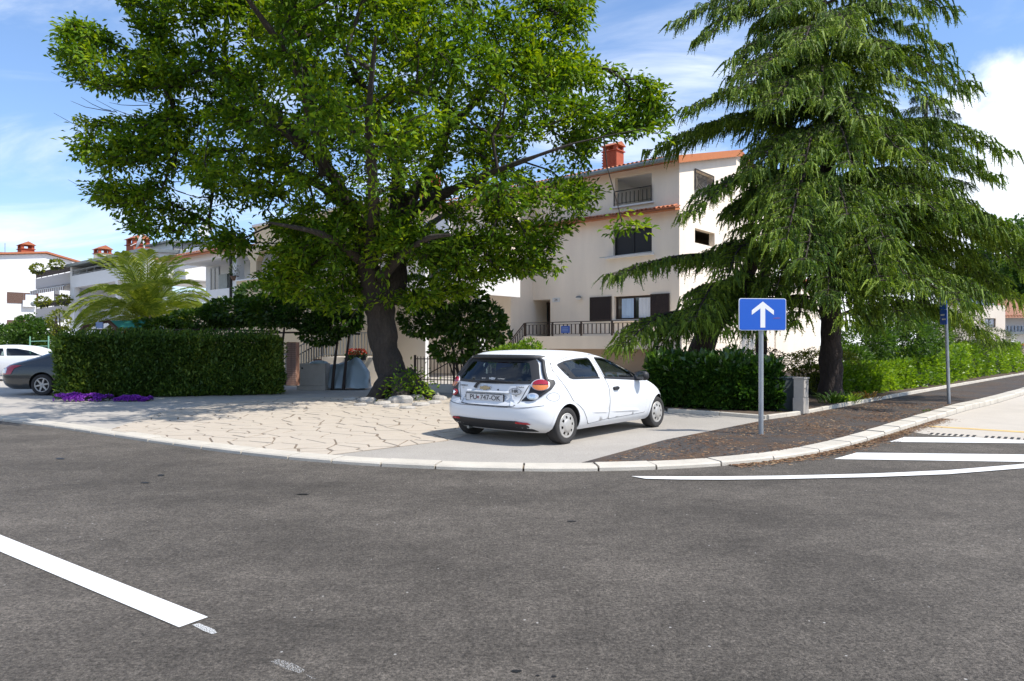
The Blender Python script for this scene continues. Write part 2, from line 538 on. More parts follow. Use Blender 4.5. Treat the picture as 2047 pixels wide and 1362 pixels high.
def gp(lst, z=PZ): return [G(x, y, z).to_2d() for x, y in lst]
def near_k(x, y):                                   # snap to kerb inner line
    p = G(x, y, PZ).to_2d(); return min(kline, key=lambda q: (q-p).length)
def kseg(pa, pb):
    ia = min(range(len(kline)), key=lambda q: (kline[q]-G(*pa,PZ).to_2d()).length)
    ib = min(range(len(kline)), key=lambda q: (kline[q]-G(*pb,PZ).to_2d()).length)
    return kline[ia:ib+1] if ia <= ib else kline[ib:ia+1][::-1]
# bare concrete strip the white car stands on
sheet('parking_strip', kseg((664,912),(1150,930)) + gp([(1330,880),(1540,841),(1530,838),(1336,824),(1100,826),(960,862),(894,882)]), PZ+.004, M['strip'])
# asphalt footway
kr_ = kseg((1150,930),(2030,784)); kr_ = [p for p in kline[kline.index(kr_[0]):]]
walk_edge = gp([(1535,839.5),(1600,830.5),(1640,822.5),(1750,802),(1884,778)])
far_edge = walk_edge[-1] + Vector((28,29))
sheet('footway', kr_ + [far_edge] + walk_edge[::-1] + gp([(1330,880)]), PZ+.007, M['walk'])
# pale concrete lot on the far right
ko = [p for p in kout if p.x > 7.4 and p.y > 12.0]
sheet('parking_lot', [p + Vector((.02,-.02)) for p in ko] + [(70,70),(70,8.5)] + gp([(2047,880),(1845,868)], 0), .004, M['lot'])

# crazy paving in front of the tree
def hull(pts):
    pts = sorted((p.x, p.y) for p in pts)
    def half(ps):
        h = []
        for p in ps:
            while len(h) > 1 and (h[-1][0]-h[-2][0])*(p[1]-h[-2][1])-(h[-1][1]-h[-2][1])*(p[0]-h[-2][0]) <= 0: h.pop()
            h.append(p)
        return h
    a, b = half(pts), half(pts[::-1])
    return [Vector(p) for p in a[:-1]+b[:-1]]
region = hull(gp([(215,861),(405,886),(530,900.5),(656,911),(894,882),(965,862),(960,806),(905,793),(700,793),(500,800),(330,822)]))
def clip(poly, p0, nrm):
    out = []
    for a, b in zip(poly, poly[1:]+poly[:1]):
        da, db = (a-p0).dot(nrm), (b-p0).dot(nrm)
        if da <= 0: out.append(a)
        if da*db < 0: out.append(a.lerp(b, da/(da-db)))
    return out
def inpoly(p, poly):
    c = False
    for a, b in zip(poly, poly[1:]+poly[:1]):
        if (a[1] > p[1]) != (b[1] > p[1]) and p[0] < (b[0]-a[0])*(p[1]-a[1])/(b[1]-a[1])+a[0]: c = not c
    return c
paving = sheet('paving', region, PZ+.003, M['joint'])
vr = random.Random(11)
sites = []
xs = [p.x for p in region]; ys = [p.y for p in region]
sx, sy = .36, .50
yy = min(ys)-1; row = 0
while yy < max(ys)+1:
    xx = min(xs)-1 + (row % 2)*sx/2
    while xx < max(xs)+1:
        sites.append(Vector((xx+vr.uniform(-.20,.20), yy+vr.uniform(-.27,.27)))); xx += sx
    yy += sy; row += 1
cells = []
rc = sum(region, Vector((0,0)))/len(region)
for s_ in sites:
    if not inpoly(s_, [rc + (p-rc)*1.08 for p in region]): continue
    poly = [s_+Vector((-2,-2)), s_+Vector((2,-2)), s_+Vector((2,2)), s_+Vector((-2,2))]
    for t in sorted(sites, key=lambda q: (q-s_).length_squared)[1:22]:
        # slightly skewed metric makes the pieces less regular
        poly = clip(poly, (s_+t)/2, (t-s_).normalized())
        if len(poly) < 3: break
    for a, b in zip(region, region[1:]+region[:1]):
        if len(poly) < 3: break
        d = b-a; poly = clip(poly, a, Vector((d.y,-d.x)).normalized())
    if len(poly) < 3: continue
    # drop tiny edges
    q = [poly[0]]
    for p in poly[1:]:
        if (p-q[-1]).length > .06: q.append(p)
    if len(q) > 3 and (q[0]-q[-1]).length < .06: q.pop()
    if len(q) >= 3: cells.append(q)
cells.sort(key=lambda c: min(p.y for p in c))
rest = MB()
for ci, c in enumerate(cells):
    n = len(c)
    g = vr.choice((.006,.008,.011,.015,.020))
    # inward offset of each edge
    poly = c
    area = sum(a.x*b.y-b.x*a.y for a, b in zip(c, c[1:]+c[:1]))
    if area < 0: c = c[::-1]; poly = c
    poly = [p.copy() for p in c]
    for a, b in zip(c, c[1:]+c[:1]):
        d = (b-a).normalized(); nn = Vector((d.y,-d.x))
        poly = clip(poly, a - nn*(g*vr.uniform(.6,1.5)), nn)
        if len(poly) < 3: break
    if len(poly) < 3: continue
    z = PZ + .010 + vr.uniform(-.002,.003)
    mb = MB() if ci < 295 else rest
    mb.prism(poly, PZ-.01, z, inset=.006)
    if mb is not rest: mb.build('paving_stone', M['paver'], paving)
if rest.v: tag(rest.build('far_paving_stones', M['paver'], paving), kind='stuff')

# edging of the planted bed
edge_pts = [Vector((*G(x,y,PZ).to_2d(),)) for x, y in [(1336,824),(1440,831),(1533,838.5),(1600,829),(1640,821),(1750,800.5),(1884,776.5),(2047,748.5)]]
edge_pts.append(edge_pts[-1]+Vector((12,12.3)))
edging = empty('bed_edging'); tag(edging, kind='structure')
for a, b in zip(edge_pts, edge_pts[1:]):
    L = (b-a).length; n = max(1, round(L/1.0)); d = (b-a)/n
    for k in range(n):
        p, q = a+d*(k+.008), a+d*(k+.992)
        h = PZ+.085+kr.uniform(-.006,.006)
        t = d.normalized(); nn = Vector((t.y,-t.x))*.05
        mb = MB(); c = .012
        v = []
        for w, z in ((1,PZ-.04),(1,h-c),(1-c/.05,h),(-1+c/.05,h),(-1,h-c),(-1,PZ-.04)):
            v += [(p.x+nn.x*w,p.y+nn.y*w,z),(q.x+nn.x*w,q.y+nn.y*w,z)]
        f = [(2*r,2*r+1,(2*r+3)%12,(2*r+2)%12) for r in range(6)] + [tuple(range(0,12,2))[::-1], tuple(range(1,12,2))]
        mb.add(v, f); mb.build('edging_stone', M['kerb'], edging)
sheet('planting_bed', [Vector((p.x,p.y)) for p in edge_pts] + [Vector((34,60)), Vector((4,31)), edge_pts[0]+Vector((.3,6))], PZ+.055, M['soil'])

# painted markings
def poly_px(name, pts, m, z=.006, label=None):
    o = sheet(name, [G(x,y,z) for x,y in pts], z, m); return o
poly_px('crossing_stripe', [(1778,883.5),(1807,874),(2047,875.6),(2260,877.5),(2260,888),(2047,886.3)], M['white_paint'], .008)
poly_px('crossing_stripe', [(1667,917.8),(1712,905),(2047,908.7),(2260,911),(2260,926),(2047,923.5)], M['white_paint'], .008)
up = [(1262,952),(1360,952.5),(1446,952.4),(1560,951),(1665,948.7),(1750,946.5),(1895,940),(2047,927.5),(2250,906)]
lo = [(1290,957),(1360,958.6),(1446,959),(1560,957.8),(1665,955.4),(1750,953.6),(1895,948),(2047,936),(2250,916)]
poly_px('edge_line', up + lo[::-1], M['white_paint'], .0115)
poly_px('dashed_line', [(-260,966),(0,1069),(200,1148.5),(416,1233.5),(358,1254),(170,1174.5),(0,1102.5),(-300,976)], M['white_paint'])
def worn(name, dens):
    m = M['white_paint'].copy(); m.name = name
    n, l = m.node_tree.nodes, m.node_tree.links
    g = n.new('ShaderNodeNewGeometry'); t = n.new('ShaderNodeTexNoise'); t.inputs['Scale'].default_value = 160; t.inputs['Detail'].default_value = 4
    l.new(g.outputs['Position'], t.inputs['Vector'])
    r = n.new('ShaderNodeMapRange'); l.new(t.outputs[0], r.inputs[0]); r.inputs[1].default_value = dens; r.inputs[2].default_value = dens+.2
    tr = n.new('ShaderNodeBsdfTransparent'); mx = n.new('ShaderNodeMixShader')
    l.new(r.outputs[0], mx.inputs[0]); l.new(tr.outputs[0], mx.inputs[1]); l.new(n['Principled BSDF'].outputs[0], mx.inputs[2])
    l.new(mx.outputs[0], n['Material Output'].inputs['Surface']); return m
M['worn1'] = worn('worn_paint', .40); M['worn2'] = worn('faint_paint', .50)
poly_px('paint_smear', [(384,1249),(398,1246),(428,1258),(434,1265),(424,1268),(404,1260)], M['worn1'])
poly_px('paint_smear', [(540,1322),(556,1317),(590,1328),(610,1340),(600,1346),(570,1337)], M['worn2'])
poly_px('paint_smear', [(606,1345),(616,1350),(632,1358),(622,1356)], M['worn2'])
poly_px('yellow_line', [(1842,851),(1862,851.5),(2047,862.5),(2260,876),(2260,879.5),(2047,865.2),(1862,853.6)], M['yellow_paint'], .008)
tar = mat('tar', (.012,.011,.011), .5)
for k, (x, y, w, h) in enumerate([(1032,1341,12,3.2),(1075,1350,5,1.4),(1107,1352,6,1.5),(120,917,9,1.6),(322,950,8,1.8),(290,965,10,1.2),(1143,1042,10,1.3),(605,988,12,1.4)]):
    poly_px('tar_spot', [(x+w*math.cos(a)*kr.uniform(.8,1.1), y+h*math.sin(a)*kr.uniform(.7,1.1)) for a in [q*.7 for q in range(9)]], tar, .005)

# drain grate across the lot entry
ga, gb = G(1862,868.5,0).to_2d(), G(2085,881,0).to_2d()
gr = empty('drain_grate', (ga.x, ga.y, .004), math.atan2((gb-ga).y, (gb-ga).x), 'long slotted drain grate set across the pale concrete entry', 'drain grate')
GL = (gb-ga).length
MB().box(-.05,GL+.05,-.21,.21,.0015,.0070).build('frame', M['lot'], gr)
nb = int(GL/.093)
slot_bar = MB().box(-.024,.024,-.165,.165,.0071,.0085).mesh('slot', M['dark'])
for k in range(nb+1):
    if k % 9 == 8:
        MB().box(-.05,.05,-.10,.10,.004,.012).build('bridge', M['lot'], gr, (k*.093,0,0))
    else:
        link('slot', slot_bar, gr, (k*.093,0,0), (0,0,R(-8)))

# fallen needles and husks on the footway
nv = RNG.uniform(0,1,(42000,6))
pts = []
foot = [Vector(p) for p in gp([(1180,929),(1330,882),(1535,840),(1640,823),(1790,800),(1900,812),(1811,841),(1701,871),(1592,898),(1446,918)])]
bx = (min(p.x for p in foot), max(p.x for p in foot)); by = (min(p.y for p in foot), max(p.y for p in foot))
VV, FF = [], []
def needle(x, y, z, a, L, w):
    c, s = math.cos(a)*L/2, math.sin(a)*L/2; wx, wy = -math.sin(a)*w/2, math.cos(a)*w/2
    b = len(VV)
    VV.extend([(x-c-wx,y-s-wy,z),(x+c-wx,y+s-wy,z),(x+c+wx,y+s+wy,z+.004),(x-c+wx,y-s+wy,z+.004)]); FF.append((b,b+1,b+2,b+3))
for q in nv:
    x, y = bx[0]+q[0]*(bx[1]-bx[0]), by[0]+q[1]*(by[1]-by[0])
    if not inpoly((x,y), foot): continue
    dens = .5+noise.noise(Vector((x*.9,y*.9,1)))*.9
    if q[2] > dens: continue
    needle(x, y, PZ+.012, q[3]*6.28, .02+.045*q[4]**2, .004+.010*q[5])
# the gutter along the kerb foot and the footway end
for i in range(len(kout)):
    p = kout[i]
    if 3.0 < p.x < 9.5 and p.y < 18:
        for _ in range(110):
            o_ = abs(kr.gauss(0,.13)); t = Vector((kr.uniform(-.1,.1), 0))
            n_ = (kout[i]-kline[i]).normalized()
            q = p + n_*(.01+o_) + t
            needle(q.x, q.y, .010, kr.uniform(0,6.28), kr.uniform(.02,.06), kr.uniform(.004,.011))
M['litter'] = leaf_mat('dry_litter', (.11,.055,.028), (.20,.10,.05), (.36,.24,.13), rough=.9, trans=0.0)
tag(link('needle_litter', np_mesh('needle_litter', np.array(VV), np.array(FF), M['litter'])), 'brown fallen needles scattered over the asphalt footway and gutter', 'needle litter', kind='stuff')
# ================================================================== houses
EX, EY = Vector((.757,-.654)).normalized(), Vector((.654,.757)).normalized()
HROT = math.atan2(EX.y, EX.x)
class HF:
    """frame of one house: local x along the street front (to the right), y into the house, z up"""
    def __init__(s, px, Y): s.O = Vector(((px-CX)*Y/FPX, Y))
    def _ray(s, px, py):
        d = Vector(((px-CX)/FPX, 1.0)); c = -s.O
        return Vector((c.dot(EX), c.dot(EY))), Vector((d.dot(EX), d.dot(EY))), (HY-py)/FPX
    def l(s, px, py, off=0.0):
        c, d, v = s._ray(px, py); t = (off-c.y)/d.y
        return (c.x+t*d.x, CAMZ+v*t)
    def r(s, px, py, off=0.0):
        c, d, v = s._ray(px, py); t = (off-c.x)/d.x
        return (c.y+t*d.y, CAMZ+v*t)
    def rect(s, tl, br, off=0.0):
        x0, z1 = s.l(*tl, off); x1, z0 = s.l(*br, off); return x0, x1, z0, z1
    def root(s, name, label, cat, group=None):
        return empty(name, (s.O.x, s.O.y, 0), HROT, label, cat, group)

def wall_grid(u0, u1, z0, z1, holes, th, put, mb, mi=0, mr=None):
    """wall slab with rectangular holes; put(u, depth, z) -> point"""
    mr = mi if mr is None else mr
    us = sorted({u0,u1,*[min(max(h[0],u0),u1) for h in holes],*[min(max(h[1],u0),u1) for h in holes]})
    zs = sorted({z0,z1,*[min(max(h[2],z0),z1) for h in holes],*[min(max(h[3],z0),z1) for h in holes]})
    for a, b in zip(us, us[1:]):
        for c, d in zip(zs, zs[1:]):
            um, zm = (a+b)/2, (c+d)/2
            if any(h[0] < um < h[1] and h[2] < zm < h[3] for h in holes): continue
            mb.add([put(a,0,c),put(b,0,c),put(b,0,d),put(a,0,d)], [(0,1,2,3)], mi)
            mb.add([put(a,th,c),put(b,th,c),put(b,th,d),put(a,th,d)], [(3,2,1,0)], mi)
    for h in list(holes)+[(u0,u1,z0,z1)]:
        a, b, c, d = h
        q = [put(a,0,c),put(b,0,c),put(b,0,d),put(a,0,d),put(a,th,c),put(b,th,c),put(b,th,d),put(a,th,d)]
        mb.add(q, [(0,4,5,1),(1,5,6,2),(2,6,7,3),(3,7,4,0)], mr)
def front(y0=0.0): return lambda u, dpt, z: (u, y0+dpt, z)
def side(x0=0.0): return lambda u, dpt, z: (x0-dpt, u, z)

def window_part(root, x0, x1, z0, z1, y, frame_m, pane_m=None, mullions=1, fw=.06, name='window', extra=None):
    mb = MB()
    mb.box(x0,x1,y,y+.06,z0,z0+fw).box(x0,x1,y,y+.06,z1-fw,z1).box(x0,x0+fw,y,y+.06,z0+fw,z1-fw).box(x1-fw,x1,y,y+.06,z0+fw,z1-fw)
    for k in range(mullions):
        xm = x0+(x1-x0)*(k+1)/(mullions+1)
        mb.box(xm-fw/2,xm+fw/2,y,y+.058,z0+fw,z1-fw)
    w = mb.build(name, frame_m, root)
    MB().box(x0+fw*.5,x1-fw*.5,y+.03,y+.045,z0+fw*.5,z1-fw*.5).build('pane', pane_m or M['window_glass'], w)
    return w
def shutter_part(root, x0, x1, z0, z1, y, m, name='shutter'):
    mb = MB(); f = .05
    mb.box(x0,x1,y,y+.045,z0,z0+f).box(x0,x1,y,y+.045,z1-f,z1).box(x0,x0+f,y,y+.045,z0+f,z1-f).box(x1-f,x1,y,y+.045,z0+f,z1-f)
    s_ = mb.build(name, m, root)
    sl = MB(); z = z0+f
    while z < z1-f-.03:
        sl.add([(x0+f,y+.008,z),(x1-f,y+.008,z),(x1-f,y+.034,z+.045),(x0+f,y+.034,z+.045),(x0+f,y+.016,z-.004),(x1-f,y+.016,z-.004),(x1-f,y+.042,z+.041),(x0+f,y+.042,z+.041)], [(0,1,2,3),(7,6,5,4),(0,4,5,1),(2,6,7,3)])
        z += .05
    tag(sl.build('slats', m, s_), kind='stuff'); return s_
def railing_part(root, pts, h, m, step=.13, bar=.016, post=.045, mid=True, wavy=0.0, name='railing', out=(0,-1)):
    """pts: polyline of floor points (x,y,z) in local coords"""
    mb, bars = MB(), MB()
    for a, b in zip(pts, pts[1:]):
        a, b = Vector(a), Vector(b); up = Vector((0,0,h))
        mb.bar(a+up, b+up, .05, .035); mb.bar(a+Vector((0,0,.10)), b+Vector((0,0,.10)), .025, .02)
        if mid: mb.bar(a+up*.84, b+up*.84, .025, .02)
        L = (b-a).length; n = max(2, int(L/step))
        for k in range(1, n):
            p = a.lerp(b, k/n); top = p+up*(.84 if mid else 1.0)
            if wavy:
                t = (b-a).normalized(); o = Vector((out[0],out[1],0))
                prof = [(0,.10),(.45,.18),(1,.32),(.8,.48),(.25,.66),(.05,.84)]
                q = [p+o*(wavy*w)+t*(wavy*.55*w)+Vector((0,0,h*hh)) for w, hh in prof]
                bars.tube(q, bar*.62, 5)
            else:
                bars.bar(p+Vector((0,0,.10)), top, bar)
        np_ = max(1, round(L/1.6))
        for k in range(np_+1):
            p = a.lerp(b, k/np_); mb.bar(p, p+up, post)
    r = mb.build(name, m, root)
    tag(bars.build('bars', m, r), kind='stuff')
    return r
def tile_mesh(L=.42, r=.085, m=None):
    mb = MB(); n = 8; v = []
    for y, z in ((0,0),(L,0)):
        for k in range(n+1):
            a = math.pi*k/n; rr = r*(1 if y == 0 else .86)
            v.append((rr*math.cos(a), y, rr*math.sin(a)*.85))
    for y in (0,L):
        for k in range(n+1):
            a = math.pi*k/n; rr = (r-.016)*(1 if y == 0 else .86)
            v.append((rr*math.cos(a), y, rr*math.sin(a)*.85))
    k1 = n+1
    f = []
    for k in range(n):
        f.append((k, k+1, k1+k+1, k1+k)); f.append((2*k1+k+1, 2*k1+k, 3*k1+k, 3*k1+k+1)); f.append((k+1,k,2*k1+k,2*k1+k+1))
    mb.add(v, f, 0, False)
    return mb.mesh('roof_tile', m or M['tile'])
TILE = tile_mesh(); TILE_P = tile_mesh(m=M['tile_pale'])
def tile_row(root, x0, x1, y, z, pitch, sp=.205, rows=1, pale=.25, seed=1):
    rr = random.Random(seed); n = int((x1-x0)/sp)
    for rw in range(rows):
        for k in range(n+1):
            link('roof_tile', TILE_P if rr.random() < pale else TILE, root,
                 (x0+k*sp, y+rw*.36*math.cos(pitch), z+rw*.36*math.sin(pitch)+rr.uniform(-.006,.006)), (pitch,0,rr.uniform(-.03,.03)))
def roof_slab(root, x0, x1, y0, z0, y1, z1, th, m, name='roof'):
    mb = MB()
    mb.add([(x0,y0,z0),(x1,y0,z0),(x1,y1,z1),(x0,y1,z1),(x0,y0,z0-th),(x1,y0,z0-th),(x1,y1,z1-th),(x0,y1,z1-th)],
           [(0,1,2,3),(7,6,5,4),(0,4,5,1),(1,5,6,2),(2,6,7,3),(3,7,4,0)])
    return mb.build(name, m, root)
def chimney_part(root, x, y, z0, z1, w, m=None, cap_m=None, name='chimney', bricks=False):
    c = empty(name); c.parent = root; c.location = (x,y,0)
    MB().box(-w/2,w/2,-w*.42,w*.42,z0,z1-w*.55).build('shaft', m or M['brick'], c)
    if bricks:
        pass
    mb = MB(); zt = z1-w*.55
    for sx_ in (-1,1):
        for sy_ in (-1,1):
            mb.box(min(sx_*w*.28,sx_*w*.5),max(sx_*w*.28,sx_*w*.5),min(sy_*w*.24,sy_*w*.42),max(sy_*w*.24,sy_*w*.42),zt,zt+w*.28)
    mb.box(-w*.58,w*.58,-w*.5,w*.5,zt-.05,zt+.001)
    mb.build('vent_posts', cap_m or m or M['brick'], c)
    zc_ = zt+w*.28
    MB().add([(-w*.62,-w*.52,zc_),(w*.62,-w*.52,zc_),(w*.62,w*.52,zc_),(-w*.62,w*.52,zc_),(-w*.62,0,zc_+w*.27),(w*.62,0,zc_+w*.27)],
             [(3,2,1,0),(0,1,5,4),(2,3,4,5),(0,4,3),(1,2,5)]).build('cap', M['tile'], c)
    return c

# ---------------------------------------------------------------- the cream house on the right
A = HF(1358, 32)
ha = A.root('cream_house', 'three storey cream house with orange eaves behind the white hatchback', 'house')
xL = A.l(1021, 600)[0]
z_eave = A.l(1357, 322)[1]
z_mid = A.l(1357, 418)[1]
lx0, lx1, lz0, lz1 = A.rect((1229,357), (1303,402))
lz1 = z_eave-.25
w2 = A.rect((1226,461), (1303,506))
w1 = A.rect((1228,594), (1301,637))
sh1 = A.rect((1180,595), (1223,640)); sh2 = A.rect((1301,590), (1333,634))
zt = (w1[3]+sh1[3])/2; zb = (w1[2]+sh1[2])/2
dr = A.rect((1037,602), (1100,674)); z_ter = dr[2]-.05
mb = MB()
wall_grid(xL, 0, -.1, z_eave, [(lx0,lx1,lz0,lz1),(w2[0],w2[1],w2[2],w2[3]),(w1[0],w1[1],zb,zt),(dr[0],dr[1],z_ter,dr[3])], .3, front(), mb)
mb.build('front_wall', M['wall_cream'], ha)
# right gable wall with a tall loggia opening
ry0, rz1 = A.r(1388, 330); ry1, rz0 = A.r(1425, 398)
g2 = A.r(1389, 456); g3 = A.r(1418, 492)
RIDGE_Y, DEPTH_A = 6.4, 12.0
pitchA = math.atan2(1.75, 7.0)
z_top = lambda y: z_eave + .1 + (y if y < RIDGE_Y else 2*RIDGE_Y-y)*math.tan(pitchA)
mb = MB()
wall_grid(.30, DEPTH_A, -.1, z_eave, [(ry0,ry1,rz0-.1,min(rz1,z_eave-.05)),(g2[0],g3[0]+.6,g3[1],g2[1])], .3, side(), mb)
mb.add([(0,.0,z_eave),(0,DEPTH_A,z_eave),(0,DEPTH_A,z_top(DEPTH_A)),(0,RIDGE_Y,z_top(RIDGE_Y)),(0,0,z_top(0)),(-.3,.0,z_eave),(-.3,DEPTH_A,z_eave),(-.3,DEPTH_A,z_top(DEPTH_A)),(-.3,RIDGE_Y,z_top(RIDGE_Y)),(-.3,0,z_top(0))],
       [(0,1,2,3,4),(9,8,7,6,5),(0,4,9,5)])
mb.build('side_wall', M['wall_cream'], ha)
MB().box(xL,0,DEPTH_A-.3,DEPTH_A,-.1,z_eave).box(xL,xL+.3,.3,DEPTH_A-.3,-.1,z_eave).build('rear_wall', M['wall_cream'], ha)
MB().box(xL+.31,-.31,.31,DEPTH_A-.31,lz0-.25,lz0-.05).box(xL+.31,-.31,.31,DEPTH_A-.31,w2[2]-1.1,w2[2]-.95).build('floor_slab', M['wall_cream'], ha)
# loggia interior
MB().box(lx0-.6,-.31,3.4,3.55,lz0-.05,z_eave).box(lx0-.75,lx0-.6,.31,3.55,lz0-.05,z_eave).build('loggia_wall', M['wall_white'], ha)
MB().box(lx0-.58,-.31,.31,3.39,z_eave-.12,z_eave-.06).build('loggia_ceiling', M['wall_white'], ha)
dl = A.rect((1243,362), (1268,407), 3.4)
window_part(ha, dl[0], dl[1], lz0-.05, dl[3], 3.33, M['brown_wood'], mullions=0, name='loggia_door')
ac = MB(); ax, az = A.l(1298, 352, 3.0)
ac.box(ax-.55,ax+.15,3.05,3.38,az-.45,az+.12)
ac_o = ac.build('air_conditioner', M['wall_white'], ha)
railing_part(ha, [(lx0,-.06,lz0),(lx1,-.06,lz0)], A.l(1303,372)[1]-lz0, M['iron'], step=.22, bar=.035, mid=False, wavy=.13, name='loggia_railing')
MB().box(lx0-.12,lx1+.12,-.12,.0,lz0-.10,lz0-.02).build('loggia_sill', M['wall_white'], ha)
rr_ = railing_part(ha, [(.05,ry0,rz0+.1),(.05,ry1,rz0+.1)], 1.0, M['iron'], step=.14, bar=.03, mid=False, wavy=.10, name='side_railing', out=(1,0))
window_part(ha, w2[0]+.02, w2[1]-.02, w2[2], w2[3], .14, M['iron'], M['dark'], name='upper_window')
MB().box(w2[0]-.35,w2[1]+.12,-.22,.10,w2[2]-.10,w2[2]).build('sill', M['wall_white'], ha)
MB().bar((w2[0]-.6,-.3,w2[2]-.03),(w2[1]+.2,-.32,w2[2]+.02),.03).build('clothes_rail', M['grey_metal'], ha)
# ground floor window with open shutters and curtains
wf = window_part(ha, w1[0], w1[1], zb, zt, .16, M['brown_wood'], name='lower_window', fw=.09)
cu0 = A.rect((1241,598), (1265,636)); cu1 = A.rect((1275,598), (1299,637))
for (cx0,cx1), m_ in (((cu0[0],cu0[1]),M['curtain_blue']), ((cu1[0],cu1[1]),M['curtain'])):
    mb = MB(); n = 16
    v = []
    for k in range(n+1):
        u = cx0+(cx1-cx0)*k/n; yy = .10+.012*math.sin(k*1.9)
        v += [(u,yy,zb+.07),(u,yy,zt-.12)]
    mb.add(v, [(2*k,2*k+2,2*k+3,2*k+1) for k in range(n)], 0, True)
    mb.build('curtain', m_, ha)
shutter_part(ha, sh1[0], sh1[1], zb-.03, zt+.02, -.06, M['brown_wood'])
shutter_part(ha, sh2[0], sh2[1]+.15, zb-.03, zt+.02, -.06, M['brown_wood'])
MB().box(w1[0]-.15,w1[1]+.1,-.14,.1,zb-.09,zb-.031).build('sill', M['wall_white'], ha)
# door recess
MB().box(dr[0]-.05,dr[1]+.05,1.30,1.42,z_ter,dr[3]+.1).box(dr[0]-.15,dr[0]-.0,.301,1.3,z_ter,dr[3]+.1).box(dr[1],dr[1]+.15,.301,1.3,z_ter,dr[3]+.1).box(dr[0],dr[1],.301,1.3,dr[3],dr[3]+.1).build('door_recess', M['wall_cream'], ha)
d0 = A.rect((1069,606), (1100,674), 1.2)
d_o = window_part(ha, d0[0], dr[1]-.03, z_ter, d0[3], 1.20, M['brown_wood'], mullions=1, fw=.12, name='front_door')
mbx = A.rect((1047,627), (1058,639), 1.24); MB().box(mbx[0],mbx[1],1.18,1.29,mbx[2],mbx[3]).build('letter_box', M['brown_wood'], ha)
mbx = A.rect((1059,627), (1063,637), 1.24); MB().box(mbx[0],mbx[1],1.22,1.29,mbx[2],mbx[3]).build('door_bell', M['grey_metal'], ha)
pl = A.rect((1105,596), (1119,604)); plate = MB().box(pl[0],pl[1],-.03,-.002,pl[2],pl[3]).build('number_plate', M['wall_white'], ha)
def text_obj(body, size, m, parent, loc, rot, ext=.002, name='lettering', align='CENTER', sx=1.0, shear=0.0):
    c = bpy.data.curves.new(name, 'FONT'); c.body = body; c.size = size; c.extrude = ext; c.align_x = align; c.align_y = 'CENTER'
    c.shear = shear
    t = bpy.data.objects.new('tmp', c); COL.objects.link(t)
    me = bpy.data.meshes.new_from_object(t.evaluated_get(bpy.context.evaluated_depsgraph_get()))
    bpy.data.objects.remove(t); me.materials.clear(); me.materials.append(m)
    o = link(name, me, parent, loc, rot); o.scale = (sx,1,1); return o
M['ink'] = mat('ink', (.02,.02,.025), .6)
M['ink_blue'] = mat('ink_blue', (.03,.07,.30), .5)
text_obj('24', .2, M['ink'], plate, ((pl[0]+pl[1])/2,-.034,(pl[2]+pl[3])/2), (R(90),0,0))
lp = A.l(1160, 596); lmp = MB()
lmp.lathe([(.0,.10),(.10,.09),(.15,.03),(.15,0)], 16, M=Matrix.Translation((lp[0],-.15,lp[1])))
lmp.box(lp[0]-.04,lp[0]+.04,-.14,0,lp[1]-.02,lp[1]+.05)
lm = lmp.build('wall_lamp', M['zinc'], ha)
MB().lathe([(.13,0),(.12,-.08),(.0,-.11)],16,M=Matrix.Translation((lp[0],-.15,lp[1]))).build('lamp_glass', M['wall_white'], lm)
# terrace
TY = -2.1
tx0 = A.l(1047, 672, TY)[0]; tx1 = 1.2
zt_top = A.l(1180, 671.5, TY)[1]; zt_bot = A.l(1180, 698, TY)[1]
MB().box(tx0,tx1,TY,-.002,zt_bot,zt_top).build('terrace_slab', M['wall_cream'], ha)
MB().box(tx0+.15,tx1-.4,TY+.5,TY+.62,-.1,zt_bot-.002).build('basement_wall', M['wall_tan'], ha)
railing_part(ha, [(tx0+.05,TY+.08,zt_top),(tx1-.1,TY+.08,zt_top)], A.l(1180,642.5,TY)[1]-zt_top, M['brown_wood'], step=.235, bar=.04, post=.07, name='terrace_railing')
bs = A.rect((1122,652), (1139,666), TY+.02); bsg = MB().box(bs[0],bs[1],TY+.0,TY+.03,bs[2],bs[3]).build('blue_notice', mat('blue_notice', (.03,.10,.42), .5), ha)
for kz in (.72,.5,.3):
    MB().box(bs[0]+.08,bs[1]-.08,TY-.006,TY-.001,bs[2]+(bs[3]-bs[2])*kz-.015,bs[2]+(bs[3]-bs[2])*kz+.015).build('print_line', mat('pale_blue', (.25,.35,.6), .6), bsg)
# stair down to the left with its parapet and railing
st = MB(); sx0 = tx0-.02; nst = 7; run = .30; rise = (zt_top-.05)/nst
for k in range(nst):
    st.box(sx0-run*(k+1), sx0-run*k, TY, -.4, -.1, zt_top-rise*(k+1)+.0)
st.build('front_steps', M['wall_cream'], ha)
sl_ = (zt_top-.3)
railing_part(ha, [(sx0,TY+.08,zt_top),(sx0-run*nst,TY+.08,zt_top-rise*nst)], A.l(1180,642.5,TY)[1]-zt_top, M['brown_wood'], step=.2, bar=.035, post=.07, name='stair_railing')
